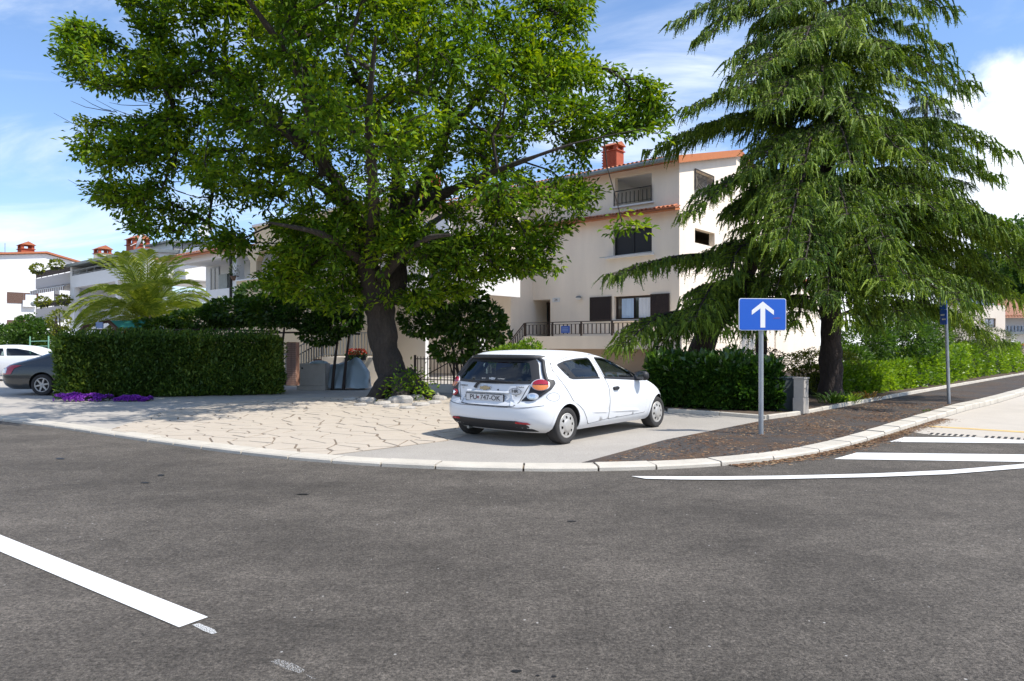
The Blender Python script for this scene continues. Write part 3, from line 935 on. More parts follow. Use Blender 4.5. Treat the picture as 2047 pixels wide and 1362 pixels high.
# flight with solid parapet going up on the left
p0 = A.l(976, 640, -.9); p1 = A.l(1012, 598, -.9); p2 = A.l(1018, 598, -.9)
MB().add([(p0[0]-1.2,-.9,0),(p2[0],-.9,0),(p2[0],-.9,p2[1]),(p1[0]-.1,-.9,p1[1]),(p0[0]-.25,-.9,p0[1]),(p0[0]-1.2,-.9,p0[1]-1.4),
          (p0[0]-1.2,-.7,0),(p2[0],-.7,0),(p2[0],-.7,p2[1]),(p1[0]-.1,-.7,p1[1]),(p0[0]-.25,-.7,p0[1]),(p0[0]-1.2,-.7,p0[1]-1.4)],
         [(0,1,2,3,4,5),(11,10,9,8,7,6),(1,7,8,2),(2,8,9,3),(3,9,10,4),(4,10,11,5),(5,11,6,0)]).build('stair_parapet', M['old_plaster'], ha)
dp = A.l(1026, 570)
MB().tube([(dp[0]+.0,-.10,.2),(dp[0]+.0,-.10,z_mid-.4)], .11, 10).build('downpipe', M['zinc'], ha)
# roofs
roof_slab(ha, xL-.2, .25, -.62, z_eave+.06-.62*math.tan(pitchA)*0, RIDGE_Y, z_top(RIDGE_Y)+.1, .10, M['tile'])
roof_slab(ha, xL-.2, .25, DEPTH_A+.6, z_top(DEPTH_A)-.1, RIDGE_Y+.003, z_top(RIDGE_Y)+.1, .10, M['tile'], 'rear_roof')
roof_slab(ha, xL-.2, .18, -.55, z_eave-.05, 3.0, z_eave+.68, .04, M['orange'], 'soffit_boards')
MB().add([(.25,-.62,z_eave+.08),(.25,RIDGE_Y,z_top(RIDGE_Y)+.12),(.25,RIDGE_Y,z_top(RIDGE_Y)-.22),(.25,-.62,z_eave-.26),
          (.31,-.62,z_eave+.08),(.31,RIDGE_Y,z_top(RIDGE_Y)+.12),(.31,RIDGE_Y,z_top(RIDGE_Y)-.22),(.31,-.62,z_eave-.26)],
         [(0,1,2,3),(7,6,5,4),(0,4,5,1),(1,5,6,2),(2,6,7,3),(3,7,4,0)]).build('bargeboard', M['orange'], ha)
MB().tube([(xL-.2,-.74,z_eave-.04),(.2,-.74,z_eave-.04)], .11, 12).build('gutter', M['zinc'], ha)
tile_row(ha, xL-.1, .25, -.66, z_eave+.09, pitchA, sp=.235, rows=1, pale=.2, seed=3)
# pent roof between the storeys
pp = R(17)
roof_slab(ha, xL, .06, -.50, z_mid+.03, -.004, z_mid+.03+.5*math.tan(pp), .05, M['tile'], 'pent_roof')
roof_slab(ha, xL, .04, -.46, z_mid-.03, -.004, z_mid-.03+.46*math.tan(pp)*.6, .09, M['orange'], 'pent_boards')
tile_row(ha, xL, .0, -.54, z_mid+.045, pp, sp=.225, rows=1, pale=.35, seed=5)
cp = A.l(1226, 300, 2.2)
cw = (A.l(1246,300,2.2)[0]-A.l(1205,300,2.2)[0])*.66
chimney_part(ha, cp[0], 2.2, z_eave, A.l(1226, 286, 2.2)[1], cw)
ch = [o for o in ha.children if o.name.startswith('chimney')][0]
# brick courses of the chimney, proud of the mortar
bz = z_eave+.2; rowi = 0
brick_me = MB().box(-.115,.115,-.02,.02,-.03,.03).mesh('brick', M['brick'])
zc0 = A.l(1226,286,2.2)[1]-cw*.55
while bz < zc0-.09:
    k = -cw/2+.12-(rowi % 2)*.06
    while k < cw/2-.08:
        link('brick', brick_me, ch, (k,-cw*.42-.004,bz)); k += .245
    bz += .073; rowi += 1
gv = A.r(1396, 706)
MB().box(.0,.03,gv[0]-.3,gv[0]+.5,gv[1]-.5,gv[1]+.45).build('vent', M['iron'], ha)
MB().box(-6,-.02,DEPTH_A+.005,DEPTH_A+8,-.1,5.6).build('side_wing', M['wall_cream'], ha)
roof_slab(ha, -6.3, .3, DEPTH_A+.01, 5.62, DEPTH_A+8.3, 6.0, .15, M['tile'], 'wing_roof')

# ---------------------------------------------------------------- the house with the slab balcony, left of it
B1 = HF(1010, 36.5)
hb = B1.root('balcony_house', 'pale house with a slab balcony and white corner column behind the big tree', 'house')
bx1 = B1.l(1012,560,0)[0]; bxl = B1.l(690,560,0)[0]
zb0 = B1.l(950,577,-1.8)[1]
mb = MB(); bw = B1.rect((820,500),(900,560)); bd = B1.rect((690,600),(760,690))
wall_grid(bxl, bx1+.3, -.1, 9.4, [(bw[0],bw[1],bw[2],bw[3]),(bd[0],bd[1],bd[2],bd[3])], .3, front(), mb)
mb.box(bx1,bx1+.3,.3,8,-.1,9.4).build('front_wall', M['wall_cream'], hb)
window_part(hb, bw[0],bw[1],bw[2],bw[3], .15, M['brown_wood'])
window_part(hb, bd[0],bd[1],bd[2],bd[3], .15, M['brown_wood'], name='glazed_door')
e0 = B1.l(948,560,-3.2)[0]
MB().box(bxl,e0,-3.2,-.002,zb0-.22,zb0).build('balcony_slab', M['wall_white'], hb)
MB().box(e0,e0+.18,-3.2,-.002,zb0-.42,B1.l(950,530,-3.2)[1]).build('balcony_side_wall', M['wall_white'], hb)
zr = B1.l(946,527,-3.2)[1]
railing_part(hb, [(bxl,-3.12,zb0),(e0-.05,-3.12,zb0)], zr-zb0, M['iron'], step=.16, bar=.03, mid=False, name='balcony_railing')
ck = B1.rect((950,580),(962,660),-3.0)
MB().box(ck[0],ck[0]+.42,-3.1,-2.6,-.1,zb0-.43).build('column', M['wall_white'], hb)
gb_ = B1.rect((882,529),(912,538),-3.25); MB().box(gb_[0],gb_[1],-3.45,-3.2,gb_[2],gb_[3]).build('planter_box', mat('green_plastic', (.02,.14,.09), .5), hb)
roof_slab(hb, bxl-.2, bx1+.5, -.7, 9.45, 6, 11.2, .15, M['tile'])
tile_row(hb, bxl-.1, bx1+.4, -.75, 9.52, R(15), sp=.24, rows=1, pale=.3, seed=8)
up0 = B1.rect((750,462),(850,500),-1.2)
MB().box(up0[0],up0[1]+2,-1.3,-1.1,up0[2],up0[3]).build('upper_parapet', M['wall_white'], hb)
chimney_part(hb, B1.l(860,380,2)[0], 2, 9.6, B1.l(860,352,2)[1], 1.0)

# ---------------------------------------------------------------- the beige house with the arcade
B2 = HF(478, 38)
hc = B2.root('arcade_house', 'beige and white house with an open arcade and red tile eave', 'house')
ax0 = B2.l(330,560)[0]; ax1 = B2.l(760,560)[0]
zpar = B2.l(500,561)[1]; zflo = B2.l(500,597)[1]; ztop = B2.l(500,508)[1]; zbeam = B2.l(500,497)[1]
# parapets and pillars
MB().box(0,ax1,-.15,0,zflo,zpar).build('beige_parapet', M['wall_beige'], hc)
MB().box(-.02,ax1,-.22,.05,zpar,zpar+.07).build('parapet_coping', M['wall_white'], hc)
MB().box(ax0,-.45,-.12,0,zflo,zpar-.3).build('white_parapet', M['wall_white'], hc)
MB().box(-.42,.0,-.16,.3,zflo-.05,ztop).build('white_pillar', M['wall_white'], hc)
for pxa, pxb, m_ in ((505,517,'wall_beige'),(563,577,'wall_beige'),(628,642,'wall_beige')):
    a_, b_ = B2.l(pxa,540)[0], B2.l(pxb,540)[0]
    mb = MB(); mb.box(a_,b_,-.14,.2,zpar+.07,ztop)
    # chamfered haunches at the top of each opening
    for s_, e in ((1,b_),(-1,a_)):
        mb.add([(e,-.14,ztop),(e+s_*.45,-.14,ztop),(e,-.14,ztop-.45),(e,.2,ztop),(e+s_*.45,.2,ztop),(e,.2,ztop-.45)], [(0,1,2),(5,4,3),(1,4,5,2)] if s_ < 0 else [(2,1,0),(3,4,5),(2,5,4,1)])
    mb.build('pillar', M[m_], hc)
MB().box(-.42,ax1,-.16,.3,ztop,zbeam).build('beam', M['wall_beige'], hc)
MB().box(ax0,-.43,-.12,.3,ztop+.02,zbeam+.1).build('white_beam', M['wall_white'], hc)
MB().box(ax0,ax1,2.6,2.8,-.1,zbeam+.3).build('inner_wall', M['wall_white'], hc)
MB().box(ax0,ax1,.301,2.6,zflo-.15,zflo).box(ax0,ax1,.301,2.6,zbeam,zbeam+.15).build('floor_slabs', M['wall_white'], hc)
MB().box(ax0,ax1,-.05,.2,-.1,zflo-.16).build('lower_wall', M['wall_beige'], hc)
MB().box(-.45,ax1,-.17,-.051,zflo-.16,zflo-.001).build('string_course', M['brown_wood'], hc)
dd = B2.rect((421,536),(438,562),2.55); window_part(hc, dd[0],dd[1],zflo,dd[3],2.52,M['grey_metal'],name='inner_window')
ff = B2.rect((443,550),(460,565),2.2); MB().box(ff[0],ff[1],2.0,2.4,zflo,ff[3]).build('cupboard', M['zinc'], hc)
MB().tube([(-.45,-.3,zbeam-.0),(-.5,-.26,ztop+.1),(-.5,-.22,ztop-.3),(-.5,-.22,zflo-.6)], .075, 8).build('downpipe', M['iron'], hc)
tile_row(hc, ax0, -.3, -.65, zbeam+.16, R(14), sp=.21, rows=1, pale=.35, seed=12)
roof_slab(hc, ax0, -.2, -.6, zbeam+.15, 2.2, zbeam+.75, .06, M['tile'], 'eave_roof')
roof_slab(hc, ax0, -.2, -.55, zbeam+.08, .0, zbeam+.2, .08, M['orange'], 'eave_boards')
# block above the beam and roof terrace
ub = B2.rect((474,462),(540,495),1.0)
MB().box(-.2,ax1,1.0,1.2,zbeam+.2,ub[3]).build('upper_block', M['wall_beige'], hc)
MB().box(-.3,ax1,.9,1.3,ub[3],ub[3]+.12).build('upper_coping', M['wall_white'], hc)
tr_ = B2.rect((345,506),(470,492),3.0)
tz = B2.l(440,487,3.0)[1]
MB().box(B2.l(343,500,3)[0],B2.l(470,500,3)[0],3.0,3.2,zbeam+.2,tz).build('terrace_parapet', M['wall_white'], hc)
railing_part(hc, [(B2.l(345,500,3)[0],3.05,tz),(B2.l(470,500,3)[0],3.05,tz)], B2.l(440,470,3.0)[1]-tz, M['iron'], step=.14, bar=.03, mid=False, name='terrace_railing')
sb = B2.rect((445,467),(468,484),3.4); MB().box(sb[0],sb[1],3.3,3.5,tz,sb[3]).build('privacy_screen', M['red_wood'], hc)
hut = B2.rect((300,492),(344,540),3.0)
MB().box(hut[0],hut[1],3.0,8,zbeam-.6,hut[3]).build('upper_room', M['wall_white'], hc)
roof_slab(hc, hut[0]-.3, hut[1]+.3, 2.6, hut[3]+.02, 8.3, hut[3]+.3, .12, M['zinc'], 'upper_roof')
wr = B2.rect((324,508),(341,518),2.98); window_part(hc, wr[0],wr[1],wr[2],wr[3],2.93,M['grey_metal'],mullions=0)
dish = MB()
dq = B2.l(413,462,4.0)
Md = Matrix.Translation((dq[0],4.0,dq[1])) @ Matrix.Rotation(R(70),4,'X') @ Matrix.Rotation(R(25),4,'Y')
dish.lathe([(.0,.0),(.25,.02),(.45,.07),(.6,.14)], 24, M=Md)
dish.bar((dq[0],4.05,dq[1]),(dq[0],4.1,tz),.05).build('satellite_dish', M['wall_white'], hc)
pq = B2.l(470,562,-.1)
pot = empty('potted_plant', (*(B2.O + EX*pq[0] + EY*(-.09)), zpar+.07), 0, 'round potted succulent on the beige parapet by the downpipe', 'potted plant')
MB().lathe([(.0,0),(.16,0),(.26,.22),(.28,.24),(.0,.22)], 16).build('pot', mat('terracotta_dark', (.10,.06,.045), .8), pot)

# ---------------------------------------------------------------- the white house with stacked balconies
C_ = HF(145, 58)
hd = C_.root('balcony_block', 'white house with two tiers of flower balconies beyond the palm', 'house')
cx0 = C_.l(75,560)[0]
zA1 = C_.l(143,531)[1]
fl = []
for (y_top, y_par, y_bot) in ((531,545,567),(597,610,632)):
    zr_, zp_, zf_ = C_.l(143,y_top)[1], C_.l(143,y_par)[1], C_.l(143,y_bot)[1]
    MB().box(cx0,0,-.15,0,zf_,zp_).build('balcony_front', M['wall_pink'] if 0 else mat('balcony_grey', (.50,.46,.44), .9), hd)
    MB().box(cx0,-.02,.001,2.6,zf_,zf_+.18).build('balcony_floor', M['wall_white'], hd)
    railing_part(hd, [(cx0,-.1,zp_),(0,-.1,zp_)], zr_-zp_, M['brown_wood'], step=.22, bar=.07, mid=False, name='balcony_railing')
    fl.append((zf_,zp_,zr_))
MB().box(cx0,12,2.6,2.9,-.1,C_.l(260,505,2.6)[1]-.6).build('front_wall', M['wall_white'], hd)
MB().box(-.02,.35,-.16,2.599,-.1,fl[0][2]+.2).build('party_wall', M['wall_white'], hd)
dz = C_.rect((109,570),(119,605),2.58); window_part(hd, dz[0],dz[1],fl[1][0]+.2,dz[3],2.53,M['grey_metal'],mullions=0,name='balcony_door')
for k,(zf_,zp_,zr_) in enumerate(fl):
    m_aw = M['wall_white']
    aw = empty('awning'); aw.parent = hd
    mb = MB(); n = 34; w_ = (-cx0-.1)/n
    for q in range(n):
        a_ = cx0+.05+q*w_
        mb.add([(a_,-.6,zf_-.25),(a_+w_,-.6,zf_-.25),(a_+w_,-.05,zf_-.02),(a_,-.05,zf_-.02)], [(0,1,2,3)], q % 2)
        mb.add([(a_,-.605,zf_-.55),(a_+w_,-.605,zf_-.55),(a_+w_,-.6,zf_-.25),(a_,-.6,zf_-.25)], [(0,1,2,3)], q % 2)
    mb.build('striped_cloth', [M['wall_white'], mat('awning_brown', (.16,.11,.10), .8)], aw)
    MB().bar((cx0,-.6,zf_-.25),(0,-.6,zf_-.25),.05).build('awning_bar', M['grey_metal'], aw)
# second bay to the right with an open rail
b2x0, b2x1 = .36, C_.l(240,525)[0]
zf2, zp2, zr2 = C_.l(240,562)[1], C_.l(240,535)[1], C_.l(240,523)[1]
MB().box(b2x0,b2x1,-.15,0,zf2,zp2).build('bay_front', M['wall_white'], hd)
railing_part(hd, [(b2x0,-.08,zp2),(b2x1,-.08,zp2)], zr2-zp2, M['grey_metal'], step=3, bar=.03, name='bay_rail')
MB().box(b2x0,b2x1,.001,2.6,zf2,zf2+.18).build('bay_floor', M['wall_white'], hd)
for xa_ in (b2x0+.02, b2x1-.5): MB().box(xa_,xa_+.48,-.14,.25,-.1,zf2-.001).build('column', M['wall_white'], hd)
MB().box(b2x0,b2x1+4,-.13,-.02,zf2-3.9,zf2-2.9).box(b2x0,b2x1+4,-.02,2.59,zf2-3.9,zf2-3.7).build('lower_balcony', M['wall_white'], hd)
bdz = C_.rect((175,575),(200,600),2.58); window_part(hd, bdz[0],bdz[1],zf2-3.6,zf2-.7,2.5,M['brown_wood'],name='balcony_door')
mb2 = C_.rect((240,512),(305,550),-.2)
MB().box(b2x1,b2x1+5,-.25,6,zf2,C_.l(270,505,-.2)[1]).build('upper_room', M['wall_white'], hd)
roof_slab(hd, b2x0-.2, b2x1+5.3, -.6, C_.l(270,503,-.2)[1]+.02, 6.3, C_.l(270,503,-.2)[1]+.3, .2, M['zinc'], 'flat_roof')
q1 = C_.l(205,520,3); chimney_part(hd, q1[0], 3, zf2, C_.l(205,492,3)[1], (C_.l(214,500,3)[0]-C_.l(195,500,3)[0])*.55, M['wall_cream'], M['brick'])
q2 = C_.l(276,500,2); chimney_part(hd, q2[0], 2, zf2, C_.l(276,470,2)[1], (C_.l(290,500,2)[0]-C_.l(265,500,2)[0])*.6)
dq = C_.l(283,481,1.2)
Md = Matrix.Translation((dq[0],1.2,dq[1])) @ Matrix.Rotation(R(72),4,'X') @ Matrix.Rotation(R(-20),4,'Y')
MB().lathe([(.0,.0),(.3,.03),(.6,.11),(.78,.2)], 24, M=Md).bar((dq[0],1.3,dq[1]),(dq[0],1.5,dq[1]-1.2),.06).bar((dq[0],1.25,dq[1]),(dq[0]-.2,.5,dq[1]-.45),.04).build('satellite_dish', M['wall_white'], hd)

# ---------------------------------------------------------------- the white house at the far left, gable towards us
D_ = HF(-70, 66)
he = D_.root('gable_house', 'white gable house with brown shutters and a red chimney', 'house')
y150 = D_.r(150,600)[0]; yp = D_.r(92,510)[0]
zpk = D_.r(92,508)[1]; ze1 = D_.r(150,524)[1]; ze0 = zpk-(yp)*(zpk-ze1)/(y150-yp)*.55
wins = []
for (a,b,c,d) in ((14,584,77,603),(14,640,77,657)):
    y0_, zt_ = D_.r(a,b); y1_, zb_ = D_.r(c,d); wins.append((y0_,y1_,zb_-.25,zt_))
mb = MB()
zlow = min(ze0,ze1)-.05
wall_grid(0, y150, -.1, zlow, [(w[0]+(w[1]-w[0])*.52,w[1],w[2],w[3]) for w in wins], .3, side(), mb)
mb.add([(0,0,zlow),(0,y150,zlow),(0,y150,ze1),(0,yp,zpk),(0,0,ze0),(-.3,0,zlow),(-.3,y150,zlow),(-.3,y150,ze1),(-.3,yp,zpk),(-.3,0,ze0)], [(0,1,2,3,4),(9,8,7,6,5)])
mb.box(-9,-.3,y150-.3,y150,-.1,ze1).box(-9,-.3,0,.3,-.1,ze0).build('gable_wall', M['wall_white'], he)
mb = MB()
for (ya,za,yb,zb_) in ((-.4,ze0-.05,yp,zpk),(y150+.5,ze1-.12,yp+.003,zpk)):
    mb.add([(.35,ya,za+.04),(.35,yb,zb_+.06),(-9,yb,zb_+.06),(-9,ya,za+.04),(.35,ya,za+.2),(.35,yb,zb_+.24),(-9,yb,zb_+.24),(-9,ya,za+.2)], [(0,1,2,3),(7,6,5,4),(0,4,5,1),(1,5,6,2),(2,6,7,3),(3,7,4,0)])
mb.build('roof', M['tile'], he)
Rz = Matrix.Rotation(R(90),4,'Z')
for w in wins:
    ym = w[0]+(w[1]-w[0])*.52
    s1 = shutter_part(he, w[0], ym, w[2], w[3], -.05, M['red_wood']); s1.rotation_euler = (0,0,R(90))
    wd = window_part(he, ym+.03, w[1]-.05, w[2], w[3], -.02, M['red_wood'], M['curtain'], mullions=0, fw=.12); wd.rotation_euler = (0,0,R(90))
aq = D_.r(62,608); ac = empty('air_conditioner'); ac.parent = he
MB().box(.02,.36,aq[0]-.75,aq[0]+.35,aq[1]-.30,aq[1]+.33).build('casing', M['wall_white'], ac)
MB().lathe([(.0,0),(.24,0),(.27,-.02)],20,M=Matrix.Translation((.37,aq[0]+.1,aq[1])) @ Matrix.Rotation(R(90),4,'Y')).build('fan', M['zinc'], ac)
cq = D_.r(52,500,-2.0); chimney_part(he, -2.0, cq[0], ze0, D_.r(52,484,-2.0)[1], 1.35)
MB().bar((-2,D_.r(10,505,-2)[0],ze0),(-2,D_.r(10,505,-2)[0],D_.r(10,496,-2)[1]+.5),.06).bar((-2,D_.r(-6,505,-2)[0],D_.r(10,505,-2)[1]),(-2,D_.r(35,505,-2)[0],D_.r(35,507,-2)[1]),.05).build('aerial', M['grey_metal'], he)

# ---------------------------------------------------------------- house at the far right
YE = 58
def E_(px, py, Y=YE): q = P(px,py,Y); return q.x, q.z
hf = empty('tiled_house', (E_(1985,690)[0], YE, 0), 0, 'far house with orange tiled roof, solar panels and railed balcony', 'house')
X0 = hf.location.x
def ex(px, Y=YE): return (px-CX)*Y/FPX - X0
def ez(py, Y=YE): return CAMZ+(HY-py)*Y/FPX
mb = MB()
wl_ = (ex(1944),ex(1966),ez(656),ez(638)); wr_ = (ex(2003),ex(2031),ez(654),ez(637))
wall_grid(ex(1860), ex(1984), -.1, ez(613), [wl_], .3, front(-1.5), mb)
mb.box(ex(1984)-.3,ex(1984),-1.2,6,-.1,ez(613)).build('front_block', M['wall_cream'], hf)
mb = MB(); wall_grid(ex(1984)+.003, ex(2140), -.1, ez(631), [wr_], .3, front(1.5), mb); mb.build('balcony_wall', M['wall_white'], hf)
window_part(hf, *wl_, -1.35, M['brown_wood'], M['curtain']); window_part(hf, *wr_, 1.65, M['brown_wood'])
roof_slab(hf, ex(1980), ex(2160), .2, ez(632), 7, ez(606)+.7, .15, M['tile_pale'])
rt = MB()
for k in range(60):
    x_ = ex(1981)+k*.12*2
    if x_ < ex(2150): rt.tube([(x_,.16,ez(632)+.03),(x_,6.9,ez(606)+.7+.03)], .075, 6, cap=True)
tag(rt.build('tile_ridges', M['tile_pale'], hf), kind='stuff')
railing_part(hf, [(ex(1981),.0,ez(664)),(ex(2140),.0,ez(664))], ez(652)-ez(664), mat('grey_blue', (.10,.13,.17), .6), step=.28, bar=.13, mid=False, name='balcony_railing')
MB().box(ex(1981),ex(2140),-.1,1.49,ez(668),ez(664)).build('balcony_slab', M['zinc'], hf)
MB().box(ex(2021),ex(2029),.0,.3,-.1,ez(668)-.001).build('post', M['wall_white'], hf)
for a_,b_ in ((1972,2003),(2004,2047)):
    MB().add([(ex(a_),3.0,ez(612)+.3),(ex(b_),3.0,ez(614)+.3),(ex(b_-8),5.0,ez(604)+.6),(ex(a_-4),5.0,ez(603)+.6),(ex(a_),3.0,ez(612)+.22),(ex(b_),3.0,ez(614)+.22),(ex(b_-8),5.0,ez(604)+.52),(ex(a_-4),5.0,ez(603)+.52)],
             [(0,1,2,3),(7,6,5,4),(0,4,5,1),(1,5,6,2),(2,6,7,3),(3,7,4,0)]).build('solar_panel', M['solar'], hf)
chimney_part(hf, ex(1957), 2.0, ez(613), ez(592), .5, M['wall_white'], M['brick'])
# garden wall in front of it
gw = empty('garden_wall', ((1985-CX)*46/FPX, 46, 0), 0, 'pinkish garden wall with brick coping before the far tiled house', 'wall')
MB().box(-.8,9,0,.25,-.05,ez(691,46)).build('panel', M['wall_pink'], gw)
MB().box(-.85,9,-.06,.31,ez(691,46),ez(687,46)).build('coping', M['tile'], gw)
MB().box(.95,1.25,-.1,.35,-.05,ez(688,46)).build('pier', M['wall_white'], gw)
# ================================================================== vegetation
def unit(v): return v/np.maximum(np.linalg.norm(v, axis=-1, keepdims=True), 1e-9)
def rdir(n): return unit(RNG.normal(size=(n,3)))
def leaf_cards(C, D, L, W, up=0.5, fold=.25, N=None):
    """one folded quad per leaf: C base points, D directions, L lengths, W widths"""
    n = len(C)
    if N is None: N = unit(rdir(n) + np.array([0,0,up]))
    S_ = unit(np.cross(D, N)); N2 = np.cross(S_, D)
    L = L[:,None]; W = W[:,None]
    a = C; t = C + D*L - N2*L*.12
    m = C + D*L*.55
    l = m + S_*W*.5 + N2*W*fold; r = m - S_*W*.5 + N2*W*fold
    V = np.stack([a,l,t,r],1).reshape(-1,3)
    F = np.arange(n*4).reshape(-1,4)
    return V, F
def leaf_obj(name, parts, m, parent=None, label=None, cat=None, group=None, kind='stuff'):
    V = np.concatenate([p[0] for p in parts]); off = 0; Fs = []
    for v, f in parts:
        Fs.append(f+off); off += len(v)
    return tag(link(name, np_mesh(name, V, np.concatenate(Fs), m), parent), label, cat, group, kind)

M['leaf_big'] = leaf_mat('broad_leaf', (.044,.106,.008), (.104,.203,.010), (.235,.330,.014), rough=.5, trans=.29, tcol=(2.3,2.0,.5), spec=.22)
M['leaf_cedar'] = leaf_mat('cedar_needle', (.046,.096,.012), (.115,.190,.016), (.25,.335,.026), rough=.65, trans=.2, tcol=(1.9,1.9,.7))
M['leaf_pine'] = leaf_mat('pine_needle', (.012,.030,.012), (.022,.045,.016), (.035,.065,.022), rough=.6, trans=.15)
M['leaf_thuja'] = leaf_mat('thuja_leaf', (.032,.074,.010), (.066,.128,.014), (.150,.205,.022), rough=.6, trans=.2)
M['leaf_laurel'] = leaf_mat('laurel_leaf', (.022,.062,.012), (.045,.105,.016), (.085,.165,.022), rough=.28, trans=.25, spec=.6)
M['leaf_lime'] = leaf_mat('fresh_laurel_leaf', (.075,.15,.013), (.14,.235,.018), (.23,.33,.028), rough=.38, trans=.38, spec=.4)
M['leaf_yellow'] = leaf_mat('yellow_green_leaf', (.085,.115,.015), (.14,.165,.02), (.21,.21,.03), rough=.45, trans=.4)
M['leaf_shrub'] = leaf_mat('shrub_leaf', (.030,.075,.014), (.055,.115,.018), (.09,.16,.025), rough=.45, trans=.35)
M['leaf_olive'] = leaf_mat('olive_leaf', (.060,.085,.035), (.095,.12,.05), (.15,.17,.08), rough=.5, trans=.2)
M['leaf_fig'] = leaf_mat('dark_broad_leaf', (.022,.058,.010), (.045,.095,.012), (.085,.150,.018), rough=.4, trans=.3)
M['frond'] = leaf_mat('palm_frond', (.115,.175,.024), (.20,.26,.038), (.32,.345,.065), rough=.45, trans=.35, tcol=(1.8,1.7,.6))
M['frond_dry'] = leaf_mat('dry_frond', (.26,.15,.035), (.36,.22,.06), (.46,.31,.10), rough=.7, trans=.25, tcol=(1.4,1.2,.6))
M['flower_purple'] = leaf_mat('purple_flower', (.16,.02,.30), (.24,.035,.42), (.34,.08,.55), rough=.5, trans=.2, tcol=(1.3,1.1,1.4))
M['flower_red'] = leaf_mat('red_flower', (.45,.03,.02), (.55,.06,.02), (.60,.16,.03), rough=.5, trans=.2, tcol=(1.3,1,1))

def grow_twigs(nodes, attract, k_path=.12, seg=.55, sag=.04, rmin=.007, seed=1, wob=.12):
    """nodes: list of (pos, pathlen); connect every attractor to the cheapest node. returns edges and tips"""
    rs = np.random.default_rng(seed)
    pos = [np.array(p) for p, _ in nodes]; pl = [l for _, l in nodes]; par = [-1]*len(nodes)
    base_n = len(nodes)
    A_ = np.array(attract)
    P0 = np.array(pos)
    d0 = np.array([np.min(np.linalg.norm(P0-a, axis=1)) for a in A_])
    cap = len(A_)*14+base_n
    PP = np.zeros((cap,3)); PL = np.zeros(cap); PP[:base_n] = P0; PL[:base_n] = pl
    n = base_n; par = [-1]*base_n; tips = []
    for i in np.argsort(d0):
        a = A_[i]
        d = np.linalg.norm(PP[:n]-a, axis=1)
        j = int(np.argmin(d + k_path*PL[:n]))
        L = d[j]; m = max(1, int(L/seg)); prev = j; p0 = PP[j].copy()
        off = rs.normal(size=3)*wob*L*.5
        for q in range(1, m+1):
            t = q/m
            p = p0*(1-t)+a*t + off*math.sin(math.pi*t)*.5 + (rs.normal(size=3)*.03 if q < m else 0)
            if n >= cap: break
            PP[n] = p; PL[n] = PL[prev]+L/m; par.append(prev); prev = n; n += 1
        tips.append(prev)
    cnt = np.zeros(n)
    for t in tips:
        while t >= base_n:
            cnt[t] += 1; t = par[t]
    rad = rmin*np.maximum(cnt,1)**.45
    return PP[:n], par, rad, tips, base_n
def twig_mesh(name, PP, par, rad, base_n, m, parent, sides=4):
    idx = np.arange(base_n, len(PP)); pr = np.array([par[i] for i in idx])
    a, b = PP[pr], PP[idx]
    d = unit(b-a); ref = np.where(np.abs(d[:,2:3]) < .9, np.array([[0,0,1.]]), np.array([[1.,0,0]]))
    x = unit(np.cross(d, ref)); y = np.cross(d, x)
    ra = np.where(pr >= base_n, rad[pr], rad[idx]*1.25)[:,None]; rb = rad[idx][:,None]
    rings = []
    for c, r_ in ((a,ra),(b,rb)):
        for k in range(sides):
            t = 2*math.pi*k/sides
            rings.append(c + (x*math.cos(t)+y*math.sin(t))*r_)
    V = np.stack(rings,1).reshape(-1,3); n = len(idx)
    base = (np.arange(n)*2*sides)[:,None]
    F = np.concatenate([base+np.array([[k,(k+1)%sides,sides+(k+1)%sides,sides+k]]) for k in range(sides)])
    return tag(link(name, np_mesh(name, V, F, m, True), parent), kind='stuff')
def wobble_tube(mb, pts, rad, n=12, amp=.06, seed=0, sub=5):
    q = [Vector(p) for p in pts]; c = catmull(q, sub); rr = []
    for i in range(len(q)-1):
        for k in range(sub): rr.append(rad[i]+(rad[i+1]-rad[i])*k/sub)
    rr.append(rad[-1])
    b = len(mb.v); mb.tube(c, rr, n)
    for i in range(b, len(mb.v)):
        v = Vector(mb.v[i]); ci = min(range(len(c)), key=lambda k: (c[k]-v).length_squared)
        s_ = noise.noise(v*2.3+Vector((seed,0,0)))*amp*2 + noise.noise(v*6+Vector((seed,3,0)))*amp*.8
        mb.v[i] = tuple(v + (v-c[ci]).normalized()*s_*rr[ci]/.4)
    return c, rr

# ---------------------------------------------------------------- the big broad-leaved tree
bt_base = Vector(((790-CX)*21.2/FPX, 21.2, PZ))
big = empty('broadleaf_tree', bt_base, 0, 'huge broad-leaved tree with thick forked grey trunk shading the paving', 'tree')
def BP(px, py, Y): return P(px, py, Y) - bt_base
def bt_part(name, pts, rad, n=12, seed=0):
    k_ = len(pts)-1; mb = MB(); c, rr = wobble_tube(mb, [BP(*p)+Vector((noise.noise(Vector((i*1.7,seed,0))),noise.noise(Vector((i*1.7,seed,5))),noise.noise(Vector((i*1.7,seed,9)))))*(.55*min(1,i/2)) for i, p in enumerate(pts)], [r*(.86-.42*i/k_)+.004 for i, r in enumerate(rad)], n, seed=seed)
    mb.build(name, M['bark'], big); return c, rr
limb_nodes = []
def add_limb(name, pts, rad, n=12, seed=0):
    c, rr = bt_part(name, pts, rad, n, seed); l = 0
    for i, p in enumerate(c):
        if i: l += (p-c[i-1]).length
        limb_nodes.append((p, l*.6))
trk = MB()
wobble_tube(trk, [BP(797,806,21.2),BP(790,785,21.2),BP(783,755,21.2),BP(770,700,21.2),BP(762,650,21.2),BP(757,605,21.2),BP(758,565,21.2)], [.68,.52,.45,.41,.40,.44,.40], 22, .055, 3)
